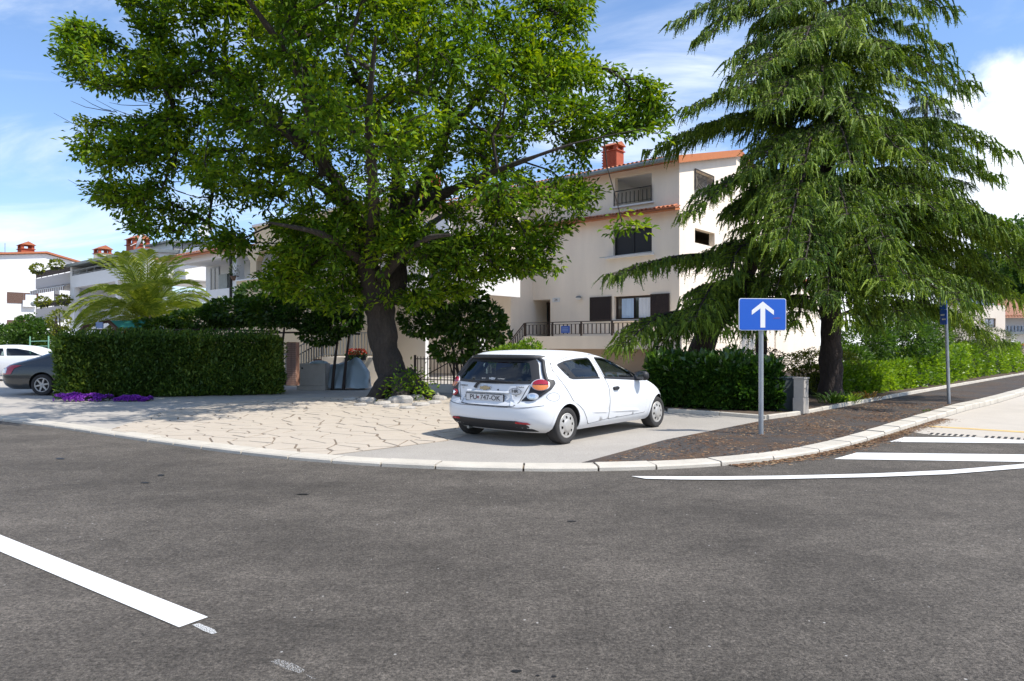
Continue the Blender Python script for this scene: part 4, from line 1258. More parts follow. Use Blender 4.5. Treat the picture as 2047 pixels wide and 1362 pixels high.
for (pxs, rr) in (([(775,760,20.8),(752,790,20.6),(728,803,20.4)],[.30,.24,.06]),([(810,750,20.9),(838,778,20.7),(872,800,20.4)],[.34,.26,.06]),([(800,765,20.7),(800,792,20.0),(795,812,19.4)],[.32,.26,.06])):
    wobble_tube(trk, [BP(*p) for p in pxs], rr, 10, .07, 5)
trk.build('trunk', M['bark'], big)
add_limb('limb', [(752,600,21.1),(742,550,20.9),(733,500,20.6),(722,450,20.2),(692,405,19.8),(655,350,19.2),(610,300,18.6),(560,265,18.2),(480,238,18)], [.46,.40,.36,.34,.31,.26,.20,.15,.07], 14, 1)
add_limb('limb', [(775,600,21.3),(788,540,21.6),(798,470,21.8),(800,400,21.9),(792,330,22),(775,260,21.8),(745,205,21.5),(700,120,21),(690,20,20.5),(700,-90,20.5)], [.46,.40,.36,.32,.28,.24,.20,.15,.10,.05], 14, 2)
add_limb('limb', [(700,415,19.9),(665,382,20.3),(620,352,20.9),(565,335,21.5),(505,330,22)], [.22,.19,.17,.15,.09], 10, 3)
add_limb('limb', [(800,430,21.8),(838,385,21.9),(868,330,22),(885,270,22.3),(900,180,22.8),(930,70,23.2),(960,-60,23.5)], [.28,.25,.22,.19,.15,.10,.05], 12, 4)
add_limb('limb', [(805,440,21.7),(845,412,20.8),(900,378,19.6),(980,350,18.3),(1080,310,17.2),(1150,275,16.9)], [.24,.21,.18,.13,.09,.05], 10, 5)
add_limb('limb', [(650,350,19.1),(640,270,18.6),(625,190,18),(600,110,17.6),(560,10,17.4),(520,-90,17.4)], [.20,.18,.15,.12,.08,.04], 10, 6)
add_limb('limb', [(735,510,20.6),(745,440,19.2),(750,360,17.4),(745,270,15.9),(730,180,15),(720,60,14.6)], [.24,.22,.19,.16,.11,.05], 10, 7)
add_limb('limb', [(655,330,18.6),(620,220,16.8),(570,110,15.2),(500,0,14),(430,-90,13.2)], [.17,.15,.12,.08,.04], 9, 13)
add_limb('limb', [(610,300,18.6),(540,215,19.5),(450,165,20.2),(330,130,20.7),(220,95,21)], [.16,.13,.10,.07,.03], 9, 8)
add_limb('limb', [(790,500,21.7),(830,470,23.2),(880,430,25),(960,380,26.4),(1060,360,27.4)], [.24,.21,.17,.12,.05], 10, 9)
add_limb('limb', [(760,560,21),(800,520,19.4),(850,490,18.4),(900,470,17.6)], [.22,.18,.13,.07], 9, 10)
add_limb('limb', [(742,540,20.9),(690,500,19.4),(620,470,18),(540,440,17.2)], [.20,.17,.13,.06], 9, 11)
add_limb('limb', [(880,280,22.2),(960,200,21.6),(1050,110,21),(1120,30,20.6)], [.16,.12,.08,.03], 9, 12)

sil = [(240,-20),(262,30),(300,85),(250,100),(190,60),(130,35),(122,90),(128,145),(190,178),(250,180),(330,190),(345,225),(260,238),(160,240),(150,310),(190,335),(290,338),(290,368),(190,365),(185,390),(250,440),(285,472),(345,478),(420,505),(505,508),(520,560),(560,600),(655,622),(720,622),(800,616),(900,606),(1000,560),(1060,552),(1115,545),(1108,490),(1160,440),(1195,385),(1165,350),(1190,285),(1255,268),(1325,245),(1328,185),(1250,140),(1190,135),(1165,70),(1190,15),(1150,-40),(1100,-150),(950,-240),(700,-290),(420,-230),(260,-110)]
sil2 = [Vector(p) for p in sil]
def edge_dist(p):
    best = 1e9
    for a, b in zip(sil2, sil2[1:]+sil2[:1]):
        ab = b-a; t = max(0,min(1,(p-a).dot(ab)/ab.length_squared)); best = min(best,(a+ab*t-p).length)
    return best
br = random.Random(21)
attr = []
tries = 0
while len(attr) < 4300 and tries < 200000:
    tries += 1
    p = Vector((br.uniform(110,1335), br.uniform(-290,650)))
    if not inpoly(p, sil2): continue
    ed = edge_dist(p)
    t = min(7.2, .7+ed/(50 if p.x < 800 and p.y < 280 else 70)*1.15)
    if p.y > 420: t *= .75
    dY = br.uniform(-1,1); dY = math.copysign(abs(dY)**.75, dY)*t
    Y = 20.6 + (dY*.92 if dY < 0 and p.y < 330 else dY)
    if p.y < 120 and p.x < 900 and Y > 21.5: Y = 21.5-(Y-21.5)*br.uniform(.2,1.0)
    if p.x < 720 and Y > 22.6: Y = 22.6-(Y-22.6)*br.uniform(.2,1.0)
    if p.y > 470 and Y < 18.3: continue
    if 690 < p.x < 815 and p.y > 540 and Y < 21.5 and br.random() < .8: continue
    q = P(p.x, p.y, Y)
    qz = Vector((q.x,q.y,q.z*1.7)); nz = noise.noise(qz*.5)+.75*noise.noise(qz*1.1+Vector((9,1,4)))
    lim = -.06 if ed > 60 else -.20
    if p.y < 0: lim = -.30
    if 480 < p.x < 720 and 330 < p.y < 520: lim = .10
    if p.x < 480 and p.y > 330: lim = -.02
    if p.x > 540 and p.y > 440: lim = -.30
    if nz < lim: continue
    if p.y < -20 and br.random() < .35: continue
    attr.append(q - bt_base)
for (x,y,Y) in [(1225,462,16.8),(1245,450,16.8),(1275,452,16.7),(1290,458,16.6),(1345,240,16.8),(1312,268,16.8),(1283,258,16.8),(140,50,20.8),(135,110,20.8),(150,145,20.8),(200,70,20.6),(700,640,20),(655,560,19.6),(760,520,19.4)]:
    attr.append(BP(x,y,Y))
# unseen boughs above the frame towards the road, added to shade the paving
k_ = 0
while k_ < 620:
    q = Vector((br.uniform(-8.8,-.8), br.uniform(11.6,16.0), br.uniform(6.0,11.0)))
    px_q, py_q = CX+q.x*FPX/q.y, HY-(q.z-CAMZ)*FPX/q.y
    k_ += 1
    if px_q < 215 or px_q > 1080 or py_q < -420: continue
    if py_q > -30: continue
    if noise.noise(q*.7) < -.10: continue
    attr.append(q - bt_base)
PPt, par_, rad_, tips_, bn_ = grow_twigs(limb_nodes, attr, seed=4)
twig_mesh('branches', PPt, par_, rad_, bn_, M['bark'], big)
# bare twigs sticking out on the left
tw = MB()
for k in range(34):
    a = BP(br.uniform(200,420), br.uniform(150,420), br.uniform(19.5,21.5)); ang = br.uniform(-.5,.5)
    L = br.uniform(.8,1.9); pts = [a + Vector((-L*t*math.cos(ang), br.uniform(-.1,.1), L*t*math.sin(ang)*.6 + .25*t*t*L)) for t in (0,.33,.66,1)]
    tw.tube(pts, [.012,.010,.008,.004], 4, cap=False)
tag(tw.build('bare_twigs', M['bark'], big), kind='stuff')
# leaves: rosettes at the ends of twigs, sun side denser
tp = PPt[tips_]; prv = PPt[[par_[t] for t in tips_]]
td = unit(tp-prv)
K = 29
C0 = np.repeat(tp, K, 0); D0 = np.repeat(td, K, 0); n = len(C0)
size = np.repeat(RNG.uniform(.75,1.25,len(tp)), K)
off = RNG.normal(size=(n,3))*np.array([.135,.135,.075])*size[:,None]
bpos = C0 + off + D0*RNG.uniform(-.45,.15,(n,1))
ld = unit(off*1.6 + D0*.35 + rdir(n)*.30 + np.array([0,0,.02]))
V, F = leaf_cards(bpos, ld, RNG.uniform(.13,.24,n), RNG.uniform(.06,.10,n), up=1.2)
leaf_obj('crown', [(V,F)], M['leaf_big'], big)
# suckers at the foot of the trunk
cs = np.array([BP(800,770,20.0),BP(815,760,20.0),BP(835,772,19.9),BP(790,782,19.7),BP(825,748,20.3),BP(845,785,19.9)])
n = 330; ii = RNG.integers(0,len(cs),n); off = RNG.normal(size=(n,3))*np.array([.22,.16,.14])
V, F = leaf_cards(cs[ii]+off, unit(off+rdir(n)*.2), RNG.uniform(.09,.17,n), RNG.uniform(.04,.07,n), up=.8)
leaf_obj('suckers', [(V,F)], M['leaf_big'], big)

# ---------------------------------------------------------------- cedars
def cedar(name, label, base, trunk_pts, trunk_r, branches, m, group=None, twig=1.0, seed=1, dens=1.0, nlen=(.05,.085), arch=(.14,.27)):
    """branches: (start Vector, end Vector) in world coordinates"""
    rs = np.random.default_rng(seed); rr = random.Random(seed)
    root = empty(name, base, 0, label, 'tree', group)
    mb = MB(); wobble_tube(mb, [Vector(p)-base for p in trunk_pts], trunk_r, 14, .05, seed)
    mb.build('trunk', M['bark_dark'], root)
    wood = MB(); TW = []                           # hanging twigs: (start, dir, length)
    for a, b in branches:
        a, b = Vector(a)-base, Vector(b)-base
        L = (b-a).length
        if L < .3: continue
        out = Vector((b.x-a.x, b.y-a.y, 0)); out = out.normalized() if out.length > .01 else Vector((1,0,0))
        sidev = Vector((-out.y, out.x, 0))
        ns = max(5, int(L/.3)); axis = []
        lift = L*rr.uniform(*arch)
        for k in range(ns+1):
            t = k/ns
            p = a.lerp(b, t) + Vector((0,0,lift*math.sin(math.pi*min(1,t*1.05))**1.0)) + sidev*(math.sin(t*5+seed)*.05*L*.2)
            axis.append(p)
        wood.tube(axis, [max(.006, .011*L*(1-k/ns)**.8+.006) for k in range(ns+1)], 5, cap=False)
        for k in range(1, ns+1):
            t = k/ns; p = axis[k]
            if t < .12: continue
            for s_ in (-1,1):
                for rep in range(3 if dens >= 1 else 1):
                    bl = min(1.25, (.20+.25*L*(1-t)**.75*(.45+t))) * rr.uniform(.55,1.15)
                    fwd = out*rr.uniform(.45,1.0)+sidev*s_*rr.uniform(.5,1.0)
                    fwd.normalize()
                    nb_ = max(2, int(bl/(.105 if dens >= 1 else .2)))
                    q0 = p + out*rr.uniform(-.15,.15)
                    last = q0
                    for j in range(1, nb_+1):
                        u = j/nb_
                        q = q0 + fwd*bl*u + Vector((0,0,-.30*bl*u*u + .03*rr.uniform(-1,1)))
                        TW.append((q, (fwd*rr.uniform(.1,.9)+sidev*rr.uniform(-.35,.35)+Vector((0,0,-rr.uniform(.3,1.5)))).normalized(), rr.uniform(.12,.34)*twig*(1.0 if u < 1 else 1.25)))
                        last = q
                    wood.tube([q0,q0+fwd*bl*.5+Vector((0,0,-.07*bl)),last], [.010,.007,.004], 3, cap=False)
            TW.append((p, (out*.6+Vector((0,0,-.7))).normalized(), rr.uniform(.2,.45)*twig))
    tag(wood.build('branches', M['bark_dark'], root), kind='stuff')
    S0 = np.array([tuple(t[0]) for t in TW]); SD = np.array([tuple(t[1]) for t in TW]); SL = np.array([t[2] for t in TW])
    per = 11
    n = len(S0)*per
    u = np.tile(np.linspace(.05,1,per), len(S0))
    c = np.repeat(S0,per,0)+np.repeat(SD,per,0)*(u*np.repeat(SL,per))[:,None]
    c[:,2] -= .25*np.repeat(SL,per)*u*u
    c += rs.normal(size=(n,3))*.008
    d = unit(np.repeat(SD,per,0)*.8+unit(rs.normal(size=(n,3)))*.8)
    V, F = leaf_cards(c, d, rs.uniform(nlen[0],nlen[1],n)*(1.1-.35*u), rs.uniform(.018,.030,n), up=.75, fold=.1)
    # the solid core of every hanging spray: two tapering crossed ribbons
    parts = [(V,F)]
    seg = 3
    for q in range(2):
        sidev_ = unit(np.cross(SD, rs.normal(size=SD.shape)))
        wd_ = rs.uniform(.020,.034,len(S0))
        rows = []
        for j in range(seg+1):
            u_ = j/seg
            p_ = S0+SD*(u_*SL)[:,None]; p_[:,2] -= .25*SL*u_*u_
            w_ = (wd_*(1.0 if j == 0 else 1.15-.95*u_))[:,None]
            rows += [p_-sidev_*w_, p_+sidev_*w_]
        V2 = np.stack(rows,1).reshape(-1,3); k2 = 2*(seg+1)
        b2 = (np.arange(len(S0))*k2)[:,None]
        F2 = np.concatenate([b2+np.array([[2*j,2*j+1,2*j+3,2*j+2]]) for j in range(seg)])
        parts.append((V2,F2))
    leaf_obj('crown', parts, m, root)
    print(name, 'needles', n)
    return root

cb = Vector(((1661-CX)*20.2/FPX, 20.2, PZ+.05))
tpts = [Vector((cb.x,20.2,PZ)), P(1661,720,20.2), P(1662,620,20.2), P(1660,480,20.3), P(1652,300,20.5), P(1645,100,20.7), P(1640,-150,20.9), P(1640,-420,21)]
def on_trunk(z):
    for a, b in zip(tpts, tpts[1:]):
        if a.z <= z <= b.z: return a.lerp(b, (z-a.z)/(b.z-a.z))
    return tpts[-1].copy()
explicit = [  # tip px, py, depth, start height above tip
    (1372,425,17.6,.9),(1300,300,20.6,.2),(1345,300,22,.4),(1375,215,19.4,.3),(1352,45,20.6,.3),(1400,75,19,.7),(1440,20,19.6,.5),
    (1560,480,15.0,1.0),(1600,520,14.6,1.1),(1690,430,15.2,.9),(1530,470,16.0,1.1),(1760,560,15.4,1.2),(1650,590,15.8,1.2),(1480,180,16.6,.9),(1540,210,16.2,.8),(1770,480,15.6,1.0),(1820,560,16.6,1.0),
    (1905,20,20.4,.3),(1880,90,19,.7),(1940,170,20,.5),(1920,180,19,.6),(1870,200,17.5,.7),(2008,300,19.5,.4),(1985,350,18.5,.6),(1930,410,18,.8),(1965,430,19.6,.7),(2060,480,19.2,.3),(2110,520,19,.6),(2090,560,19.8,.9),(2000,570,20.4,.9),(2040,600,20.6,1.0),(1950,610,21.5,1.0),(1850,600,20.6,.8),(1800,640,17,1.3),(1740,650,17.6,1.4),(1690,640,17.2,1.4),(1590,640,17.4,1.4),(1530,610,17.4,1.3),
    (1470,120,18.4,.5),(1830,20,18,.5),(1780,100,17,.7),(1700,60,17,.8),(1600,90,17,.8),(1560,20,18,.5),(1640,200,16.6,.9),(1720,240,16.4,.9),(1800,300,16.6,.9),(1860,330,17.4,.8),(1600,330,16.2,1.0),(1700,330,15.8,1.0),(1500,340,17.2,.9)]
brs = []
for x, y, Y, dz_ in explicit:
    e = P(x, y, Y); brs.append((on_trunk(e.z + dz_), e))
cr = random.Random(31)
for k in range(56):
    z = 2.6 + 12.5*(k/56)**.95 + cr.uniform(-.2,.2)
    az = k*2.39996+cr.uniform(-.3,.3)
    Lmax = max(1.3, 6.0-.30*(z-2.6)) * cr.uniform(.42,.78) * (1.3 if math.cos(az) > .2 else 1) * (.75 if z > 7.5 else 1)
    s0 = on_trunk(z); e = s0 + Vector((math.cos(az)*Lmax, math.sin(az)*Lmax*.85, -Lmax*cr.uniform(.05,.2)))
    pxe = CX+e.x*FPX/e.y; pye = HY-(e.z-CAMZ)*FPX/e.y
    if pxe < 1430 and pye > 200: continue
    if pye > 690: continue
    if (1380 < pxe < 1470) and (300 < pye < 420): continue
    brs.append((s0, e))
cedar('cedar_tree', 'tall dark cedar with straight trunk beside the grey cabinet', cb, tpts, [.36,.30,.28,.26,.22,.17,.10,.03], brs, M['leaf_cedar'], 'cedars behind the laurel hedge', seed=3)
# leaning cedar on the left of it
lb = Vector(((1380-CX)*21.6/FPX, 21.6, PZ+.05))
lt = [lb, P(1405,690,21.6), P(1440,630,21.5), P(1490,550,21.4), P(1535,470,21.3), P(1560,380,21.4), P(1580,250,21.6)]
lbr = []
for x, y, Y, i_, f_ in [(1225,548,18.6,3,.2),(1240,690,18.0,1,.6),(1310,700,18.4,1,.8),(1385,640,17.6,2,.6),(1440,660,17.8,2,.5),(1500,660,18,2,.9),(1450,560,18,3,.5),(1360,650,18.2,2,.2),(1400,520,20,3,.8),(1470,430,18.5,4,.5),(1520,400,17.6,4,.8),(1560,640,18.6,3,0),(1415,640,18,2,.3)]:
    lbr.append((lt[i_].lerp(lt[i_+1], f_)+Vector((0,0,.15)), P(x,y,Y)))
cedar('cedar_tree', 'leaning cedar with thick slanting trunk before the cream house', lb, lt, [.42,.36,.30,.24,.19,.14,.05], lbr, M['leaf_cedar'], 'cedars behind the laurel hedge', seed=8, arch=(.05,.12))
sb_ = Vector(((1521-CX)*22.5/FPX, 22.5, PZ+.05))
stp = [sb_, P(1522,690,22.5), P(1527,560,22.5), P(1540,400,22.5), P(1560,200,22.5), P(1575,0,22.5)]
sbr = []
for k in range(34):
    t = .22+.75*k/34; i_ = min(4,int(t*5)); s0 = stp[i_].lerp(stp[i_+1], t*5-i_); az = k*2.4
    Ls = cr.uniform(1.2,2.6)*(1.1-t*.5); e = s0+Vector((math.cos(az)*Ls,math.sin(az)*Ls*.8,-.25*Ls))
    pxe = CX+e.x*FPX/e.y; pye = HY-(e.z-CAMZ)*FPX/e.y
    if pye < 650 and pxe > 1440: sbr.append((s0, e))
cedar('cedar_tree', 'slim dark cedar trunk standing behind the blue arrow sign', sb_, stp, [.19,.17,.15,.13,.10,.04], sbr, M['leaf_cedar'], 'cedars behind the laurel hedge', seed=12)
# dark pine beyond the cedars
pb = Vector(((1845-CX)*34/FPX, 34, PZ)); ppt = [pb, P(1845,600,34), P(1848,450,34), P(1850,300,34), P(1852,185,34)]
pbr = []
for k in range(60):
    t = .25+.74*k/60; z = ppt[0].z+(ppt[-1].z-ppt[0].z)*t; s0 = Vector((pb.x+.1,34,z)); az = k*2.4
    Ls = (3.3*(1-t)**.6+.5)*cr.uniform(.7,1.05); pbr.append((s0, s0+Vector((math.cos(az)*Ls,math.sin(az)*Ls,.10*Ls))))
cedar('pine_tree', 'dark pine with upswept tufts rising behind the cedar', pb, ppt, [.3,.26,.2,.13,.04], pbr, M['leaf_pine'], seed=15, dens=.55, twig=1.2, nlen=(.10,.18))

# ---------------------------------------------------------------- hedges and shrubs
def blob_leaves(c, r, n, L, W, up=.6, shell=.55, zmin=None, box=False, jag=.25):
    """leaves through a lumpy ellipsoid (or box) volume, thicker near its skin"""
    c, r = np.array(c), np.array(r)
    if box:
        p = RNG.uniform(-1,1,(n,3)); ax = RNG.integers(0,3,n); sk = RNG.random(n) < .85
        sg = np.sign(RNG.normal(size=n)); 
        for i in range(3):
            q = sk & (ax == i); p[q,i] = sg[q]*RNG.uniform(.86,1.04,q.sum())
        d = unit(p*np.array([1,1,1]))
        nrm = np.zeros((n,3))
        nrm[np.arange(n),ax] = sg
        d = unit(nrm+rdir(n)*.7)
    else:
        d0 = rdir(n); rad = RNG.uniform(shell,1,n)**.6
        lump = np.array([noise.noise(Vector(tuple(q*2.2+c))) for q in d0])*jag+1
        p = d0*(rad*lump)[:,None]; d = unit(d0+rdir(n)*.7)
    C = c+p*r
    if zmin is not None:
        k = C[:,2] > zmin; C, d = C[k], d[k]
    m = len(C)
    return leaf_cards(C, d, RNG.uniform(*L,m), RNG.uniform(*W,m), up=up)
def core_box(parent, x0,x1,y0,y1,z0,z1, m, name='core'):
    return MB().box(x0,x1,y0,y1,z0,z1).build(name, m, parent)

# clipped dark hedge on the left
h0 = Vector(((112-CX)*20.6/FPX, 20.6)); h1 = Vector(((556-CX)*22.6/FPX, 22.6))
hl = (h1-h0).length; ha_ = math.atan2((h1-h0).y,(h1-h0).x)
hg = empty('clipped_hedge', (h0.x,h0.y,PZ), ha_, 'tall clipped dark green hedge between the dark grey car and the tree', 'hedge')
M['core'] = mat('hedge_core', (.030,.050,.016), .95, .3, 6)  # dark green filler inside the hedges, added so they are not see-through
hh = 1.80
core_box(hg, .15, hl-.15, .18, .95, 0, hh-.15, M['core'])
n = 46000
V_, F_ = [], []
p = RNG.uniform(0,1,(n,3)); X = p[:,0]*hl; Z = p[:,1]*hh; Yd = np.zeros(n)
face = RNG.random(n)
lump = np.array([noise.noise(Vector((x*1.1,z*1.0,0)))*.24+noise.noise(Vector((x*3.5,z*2.5,5)))*.12 for x, z in zip(X,Z)])
frontm = face < .62; topm = (face >= .62) & (face < .84); endl = (face >= .84) & (face < .93); endr = face >= .93
Yd[frontm] = (-lump[frontm]*1.15) + RNG.normal(0,.09,frontm.sum())
nr = np.tile(np.array([0,-1.,.35]),(n,1))
q = topm; Yd[q] = RNG.uniform(0,1.05,q.sum()); Z[q] = hh + np.array([noise.noise(Vector((x*1.4,y*1.4,8)))*.09 for x, y in zip(X[q],Yd[q])]) + np.where(RNG.random(q.sum()) < .12, RNG.uniform(0,.22,q.sum()), -np.abs(RNG.normal(0,.05,q.sum()))); nr[q] = (0,-.2,1)
q = endl; X[q] = .02-lump[q]*1.2+np.abs(RNG.normal(0,.06,q.sum())) + (1-Z[q]/hh)*.25; Yd[q] = RNG.uniform(0,1.1,q.sum()); nr[q] = (-1,-.2,.3)
q = endr; X[q] = hl+lump[q]*1.2-np.abs(RNG.normal(0,.06,q.sum())); Yd[q] = RNG.uniform(0,1.1,q.sum()); nr[q] = (1,-.2,.3)
C = np.stack([X,Yd,Z],1); d = unit(nr*.6+rdir(n)*.8+np.array([0,0,.55]))
V, F = leaf_cards(C, d, RNG.uniform(.08,.18,n), RNG.uniform(.035,.06,n), up=.3)
leaf_obj('foliage', [(V,F)], M['leaf_thuja'], hg)

# purple flowers before it
f0 = G(118,800,PZ); 
fl_ = empty('purple_flowers', G(205,803,PZ), 0, 'mat of purple flowers spilling at the foot of the clipped hedge', 'flowers')
o = G(205,803,PZ); W_ = 1.75
n = 5200; px_r = RNG.random(n)**.8; X = (px_r*2.55-1.30); th_ = .34-.14*px_r
Yd = RNG.uniform(-1,1,n)*th_; Z = .27*(1-px_r*.55)*np.sqrt(np.maximum(0,1-(Yd/th_)**2))*(.7+.5*np.array([noise.noise(Vector((x*4,y*4,0))) for x,y in zip(X,Yd)]))
gapm = np.array([noise.noise(Vector((x*2.2,y*3,7))) for x,y in zip(X,Yd)]) > (-.35+.35*px_r)
C = np.stack([X,Yd+.15,np.maximum(Z,0)],1)[gapm]; m_ = len(C)
V, F = leaf_cards(C, unit(rdir(m_)*.8+np.array([0,-.3,.6])), RNG.uniform(.04,.075,m_), RNG.uniform(.035,.06,m_), up=.8)
leaf_obj('blossoms', [(V,F)], M['flower_purple'], fl_)
C2 = C[RNG.random(m_) < .4]-np.array([0,0,.03]); m2 = len(C2)
V, F = leaf_cards(C2, unit(rdir(m2)+np.array([0,0,.3])), RNG.uniform(.04,.08,m2), RNG.uniform(.012,.02,m2), up=.6)
leaf_obj('foliage', [(V,F)], M['leaf_shrub'], fl_)

def hedge_run(name, label, pts, h, wd, m, n, L, W, group=None, cat='hedge', lump=.14, wild=.1, up=.5):
    """hedge along a ground polyline (front foot); pts of (x,y), heights h list"""
    o = Vector((pts[0][0],pts[0][1],PZ+.05)); root = empty(name, o, 0, label, cat, group)
    P_ = [Vector(p) for p in pts]; segs = [(b-a).length for a,b in zip(P_,P_[1:])]; T = sum(segs)
    cb_ = MB()
    parts = []
    for (a,b,sl,ha0,hb0) in zip(P_,P_[1:],segs,h,h[1:]):
        d = (b-a)/sl; nn = Vector((-d.y,d.x))
        if nn.y < 0: nn = -nn
        k = int(n*sl/T)
        t = RNG.uniform(-.02,1.02,k); f = RNG.random(k); hz = ha0+(hb0-ha0)*np.clip(t,0,1)
        dep = np.zeros(k); z = RNG.uniform(.0,1,k)**.85*hz; nr = np.tile(np.array([-nn.x,-nn.y,.4]),(k,1))
        lm = np.array([noise.noise(Vector((a.x+d.x*tt*sl, a.y+d.y*tt*sl, zz))*1.3)*lump*1.5+noise.noise(Vector((a.x+d.x*tt*sl, a.y+d.y*tt*sl, zz))*3.7)*lump*.7 for tt,zz in zip(t,z)])
        fr = f < .6; tp_ = ~fr
        dep[fr] = -lm[fr]*1.1+np.abs(RNG.normal(0,.07,fr.sum()))+ (z[fr]/hz[fr])**3*.15
        dep[tp_] = RNG.uniform(0,wd,tp_.sum()); z[tp_] = hz[tp_]+lm[tp_]+RNG.normal(0,wild*.6,tp_.sum())-.03; nr[tp_] = (-nn.x*.3,-nn.y*.3,1)
        C = np.stack([a.x+d.x*t*sl+nn.x*dep-o.x, a.y+d.y*t*sl+nn.y*dep-o.y, z],1)
        dd = unit(nr*.75+rdir(k)*.8+np.array([0,0,.25 if up > .3 else 0]))
        parts.append(leaf_cards(C, dd, RNG.uniform(*L,k), RNG.uniform(*W,k), up=up))
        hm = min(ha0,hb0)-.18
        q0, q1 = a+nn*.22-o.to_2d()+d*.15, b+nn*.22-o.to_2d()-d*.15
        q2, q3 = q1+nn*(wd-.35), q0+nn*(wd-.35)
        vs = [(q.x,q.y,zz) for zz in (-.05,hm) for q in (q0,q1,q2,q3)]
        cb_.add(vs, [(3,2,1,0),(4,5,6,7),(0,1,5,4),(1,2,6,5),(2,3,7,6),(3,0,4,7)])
    cb_.build('stems', M['core'], root)  # solid core block added behind the leaves to stop see-through
    leaf_obj('foliage', parts, m, root)
    return root
g2 = lambda x,y: tuple(G(x,y,PZ).to_2d())
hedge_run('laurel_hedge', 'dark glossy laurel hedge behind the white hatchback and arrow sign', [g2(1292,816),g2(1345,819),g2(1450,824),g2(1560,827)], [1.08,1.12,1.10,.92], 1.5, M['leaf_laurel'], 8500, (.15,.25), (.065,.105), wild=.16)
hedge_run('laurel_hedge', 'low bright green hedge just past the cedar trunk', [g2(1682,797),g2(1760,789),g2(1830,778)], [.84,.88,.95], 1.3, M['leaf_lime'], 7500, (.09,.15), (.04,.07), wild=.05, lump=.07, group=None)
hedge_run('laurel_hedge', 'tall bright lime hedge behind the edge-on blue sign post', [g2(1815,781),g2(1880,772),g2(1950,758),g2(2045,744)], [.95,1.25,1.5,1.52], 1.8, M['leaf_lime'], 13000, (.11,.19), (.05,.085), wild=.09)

def shrub(name, label, base, blobs, m, L, W, group=None, cat='shrub', stems=4, up=.6, trunk=None):
    root = empty(name, base, 0, label, cat, group)
    parts = [blob_leaves(c, r, n, L, W, up=up) for c, r, n in blobs]
    leaf_obj('foliage', parts, m, root)
    mb = MB(); rr = random.Random(len(label))
    for c, r, n in blobs:
        for k in range(stems):
            e = Vector(c)+Vector((rr.uniform(-.6,.6)*r[0],rr.uniform(-.6,.6)*r[1],rr.uniform(-.2,.6)*r[2]))
            s0 = Vector((rr.uniform(-.1,.1)+e.x*.15,rr.uniform(-.1,.1)+e.y*.15,-.05))
            mb.tube([s0, s0.lerp(e,.5)+Vector((rr.uniform(-.1,.1),0,.1)), e], [.03,.02,.008] if not trunk else [trunk,trunk*.7,.02], 5, cap=False)
    tag(mb.build('stems', M['bark'], root), kind='stuff')
    return root
def rel(px,py,Y,b): q = P(px,py,Y)-b; return (q.x,q.y,q.z)
# shrubs on the right
b = Vector(((1780-CX)*26/FPX,26,PZ)); shrub('oleander', 'loose olive green shrub behind the low bright hedge', b, [(rel(1730,690,25,b),(1.0,.8,.75),2600),(rel(1800,680,26,b),(1.2,.9,.8),3200),(rel(1850,665,27,b),(.9,.8,.8),2200),(rel(1770,650,27,b),(1.0,.8,.7),2200),(rel(1700,720,24,b),(.7,.6,.5),1500)], M['leaf_shrub'], (.12,.20), (.035,.06))
b = Vector(((1900-CX)*33/FPX,33,PZ)); shrub('olive_tree', 'silvery olive bush before the far tiled house', b, [(rel(1890,645,33,b),(1.1,.9,1.0),2400),(rel(1935,660,33,b),(1.0,.8,.7),1800),(rel(1985,676,34,b),(1.0,.7,.45),1300),(rel(1900,620,34,b),(.6,.5,.5),700)], M['leaf_olive'], (.10,.18), (.02,.04), cat='tree')
b = Vector(((1630-CX)*21.5/FPX,21.5,PZ)); shrub('yellow_shrub', 'yellow green shrub between the cabinet and the cedar trunk', b, [(rel(1620,735,21.5,b),(.55,.5,.55),1500),(rel(1640,760,20.8,b),(.3,.3,.4),500),(rel(1590,725,22,b),(.55,.5,.3),800),(rel(1690,735,22,b),(.45,.4,.5),900)], M['leaf_yellow'], (.06,.11), (.025,.045))
b = Vector(((1450-CX)*23.5/FPX,23.5,PZ)); shrub('red_shrub', 'reddish brown shrub between the leaning cedar and the cream wall', b, [(rel(1460,715,23.5,b),(.9,.4,.3),900),(rel(1530,712,23.5,b),(.6,.4,.25),500)], leaf_mat('purple_leaf', (.035,.018,.014),(.055,.03,.02),(.07,.07,.03)), (.06,.1), (.03,.05))
b = Vector(((1045-CX)*19/FPX,19,PZ)); shrub('bright_shrub', 'bright yellow green shrub rising over the white hatchback roof', b, [(rel(1035,712,19,b),(.75,.5,.32),1500),(rel(1060,698,19.2,b),(.30,.3,.28),600),(rel(1010,715,19,b),(.5,.4,.25),700)], M['leaf_lime'], (.07,.12), (.03,.05))
b = Vector(((935-CX)*22.5/FPX,22.5,PZ)); shrub('fig_bush', 'large dark leafy bush between the big tree and the hatchback', b, [(rel(930,640,22.5,b),(.75,.7,.55),850),(rel(975,640,22,b),(.5,.5,.45),480),(rel(905,700,22.5,b),(.7,.6,.32),480),(rel(975,688,22.3,b),(.5,.4,.30),330),(rel(880,640,23,b),(.7,.7,.5),600),(rel(945,600,22.8,b),(.5,.5,.25),260),(rel(1000,665,22,b),(.3,.3,.2),130)], M['leaf_fig'], (.15,.25), (.09,.14), cat='shrub')
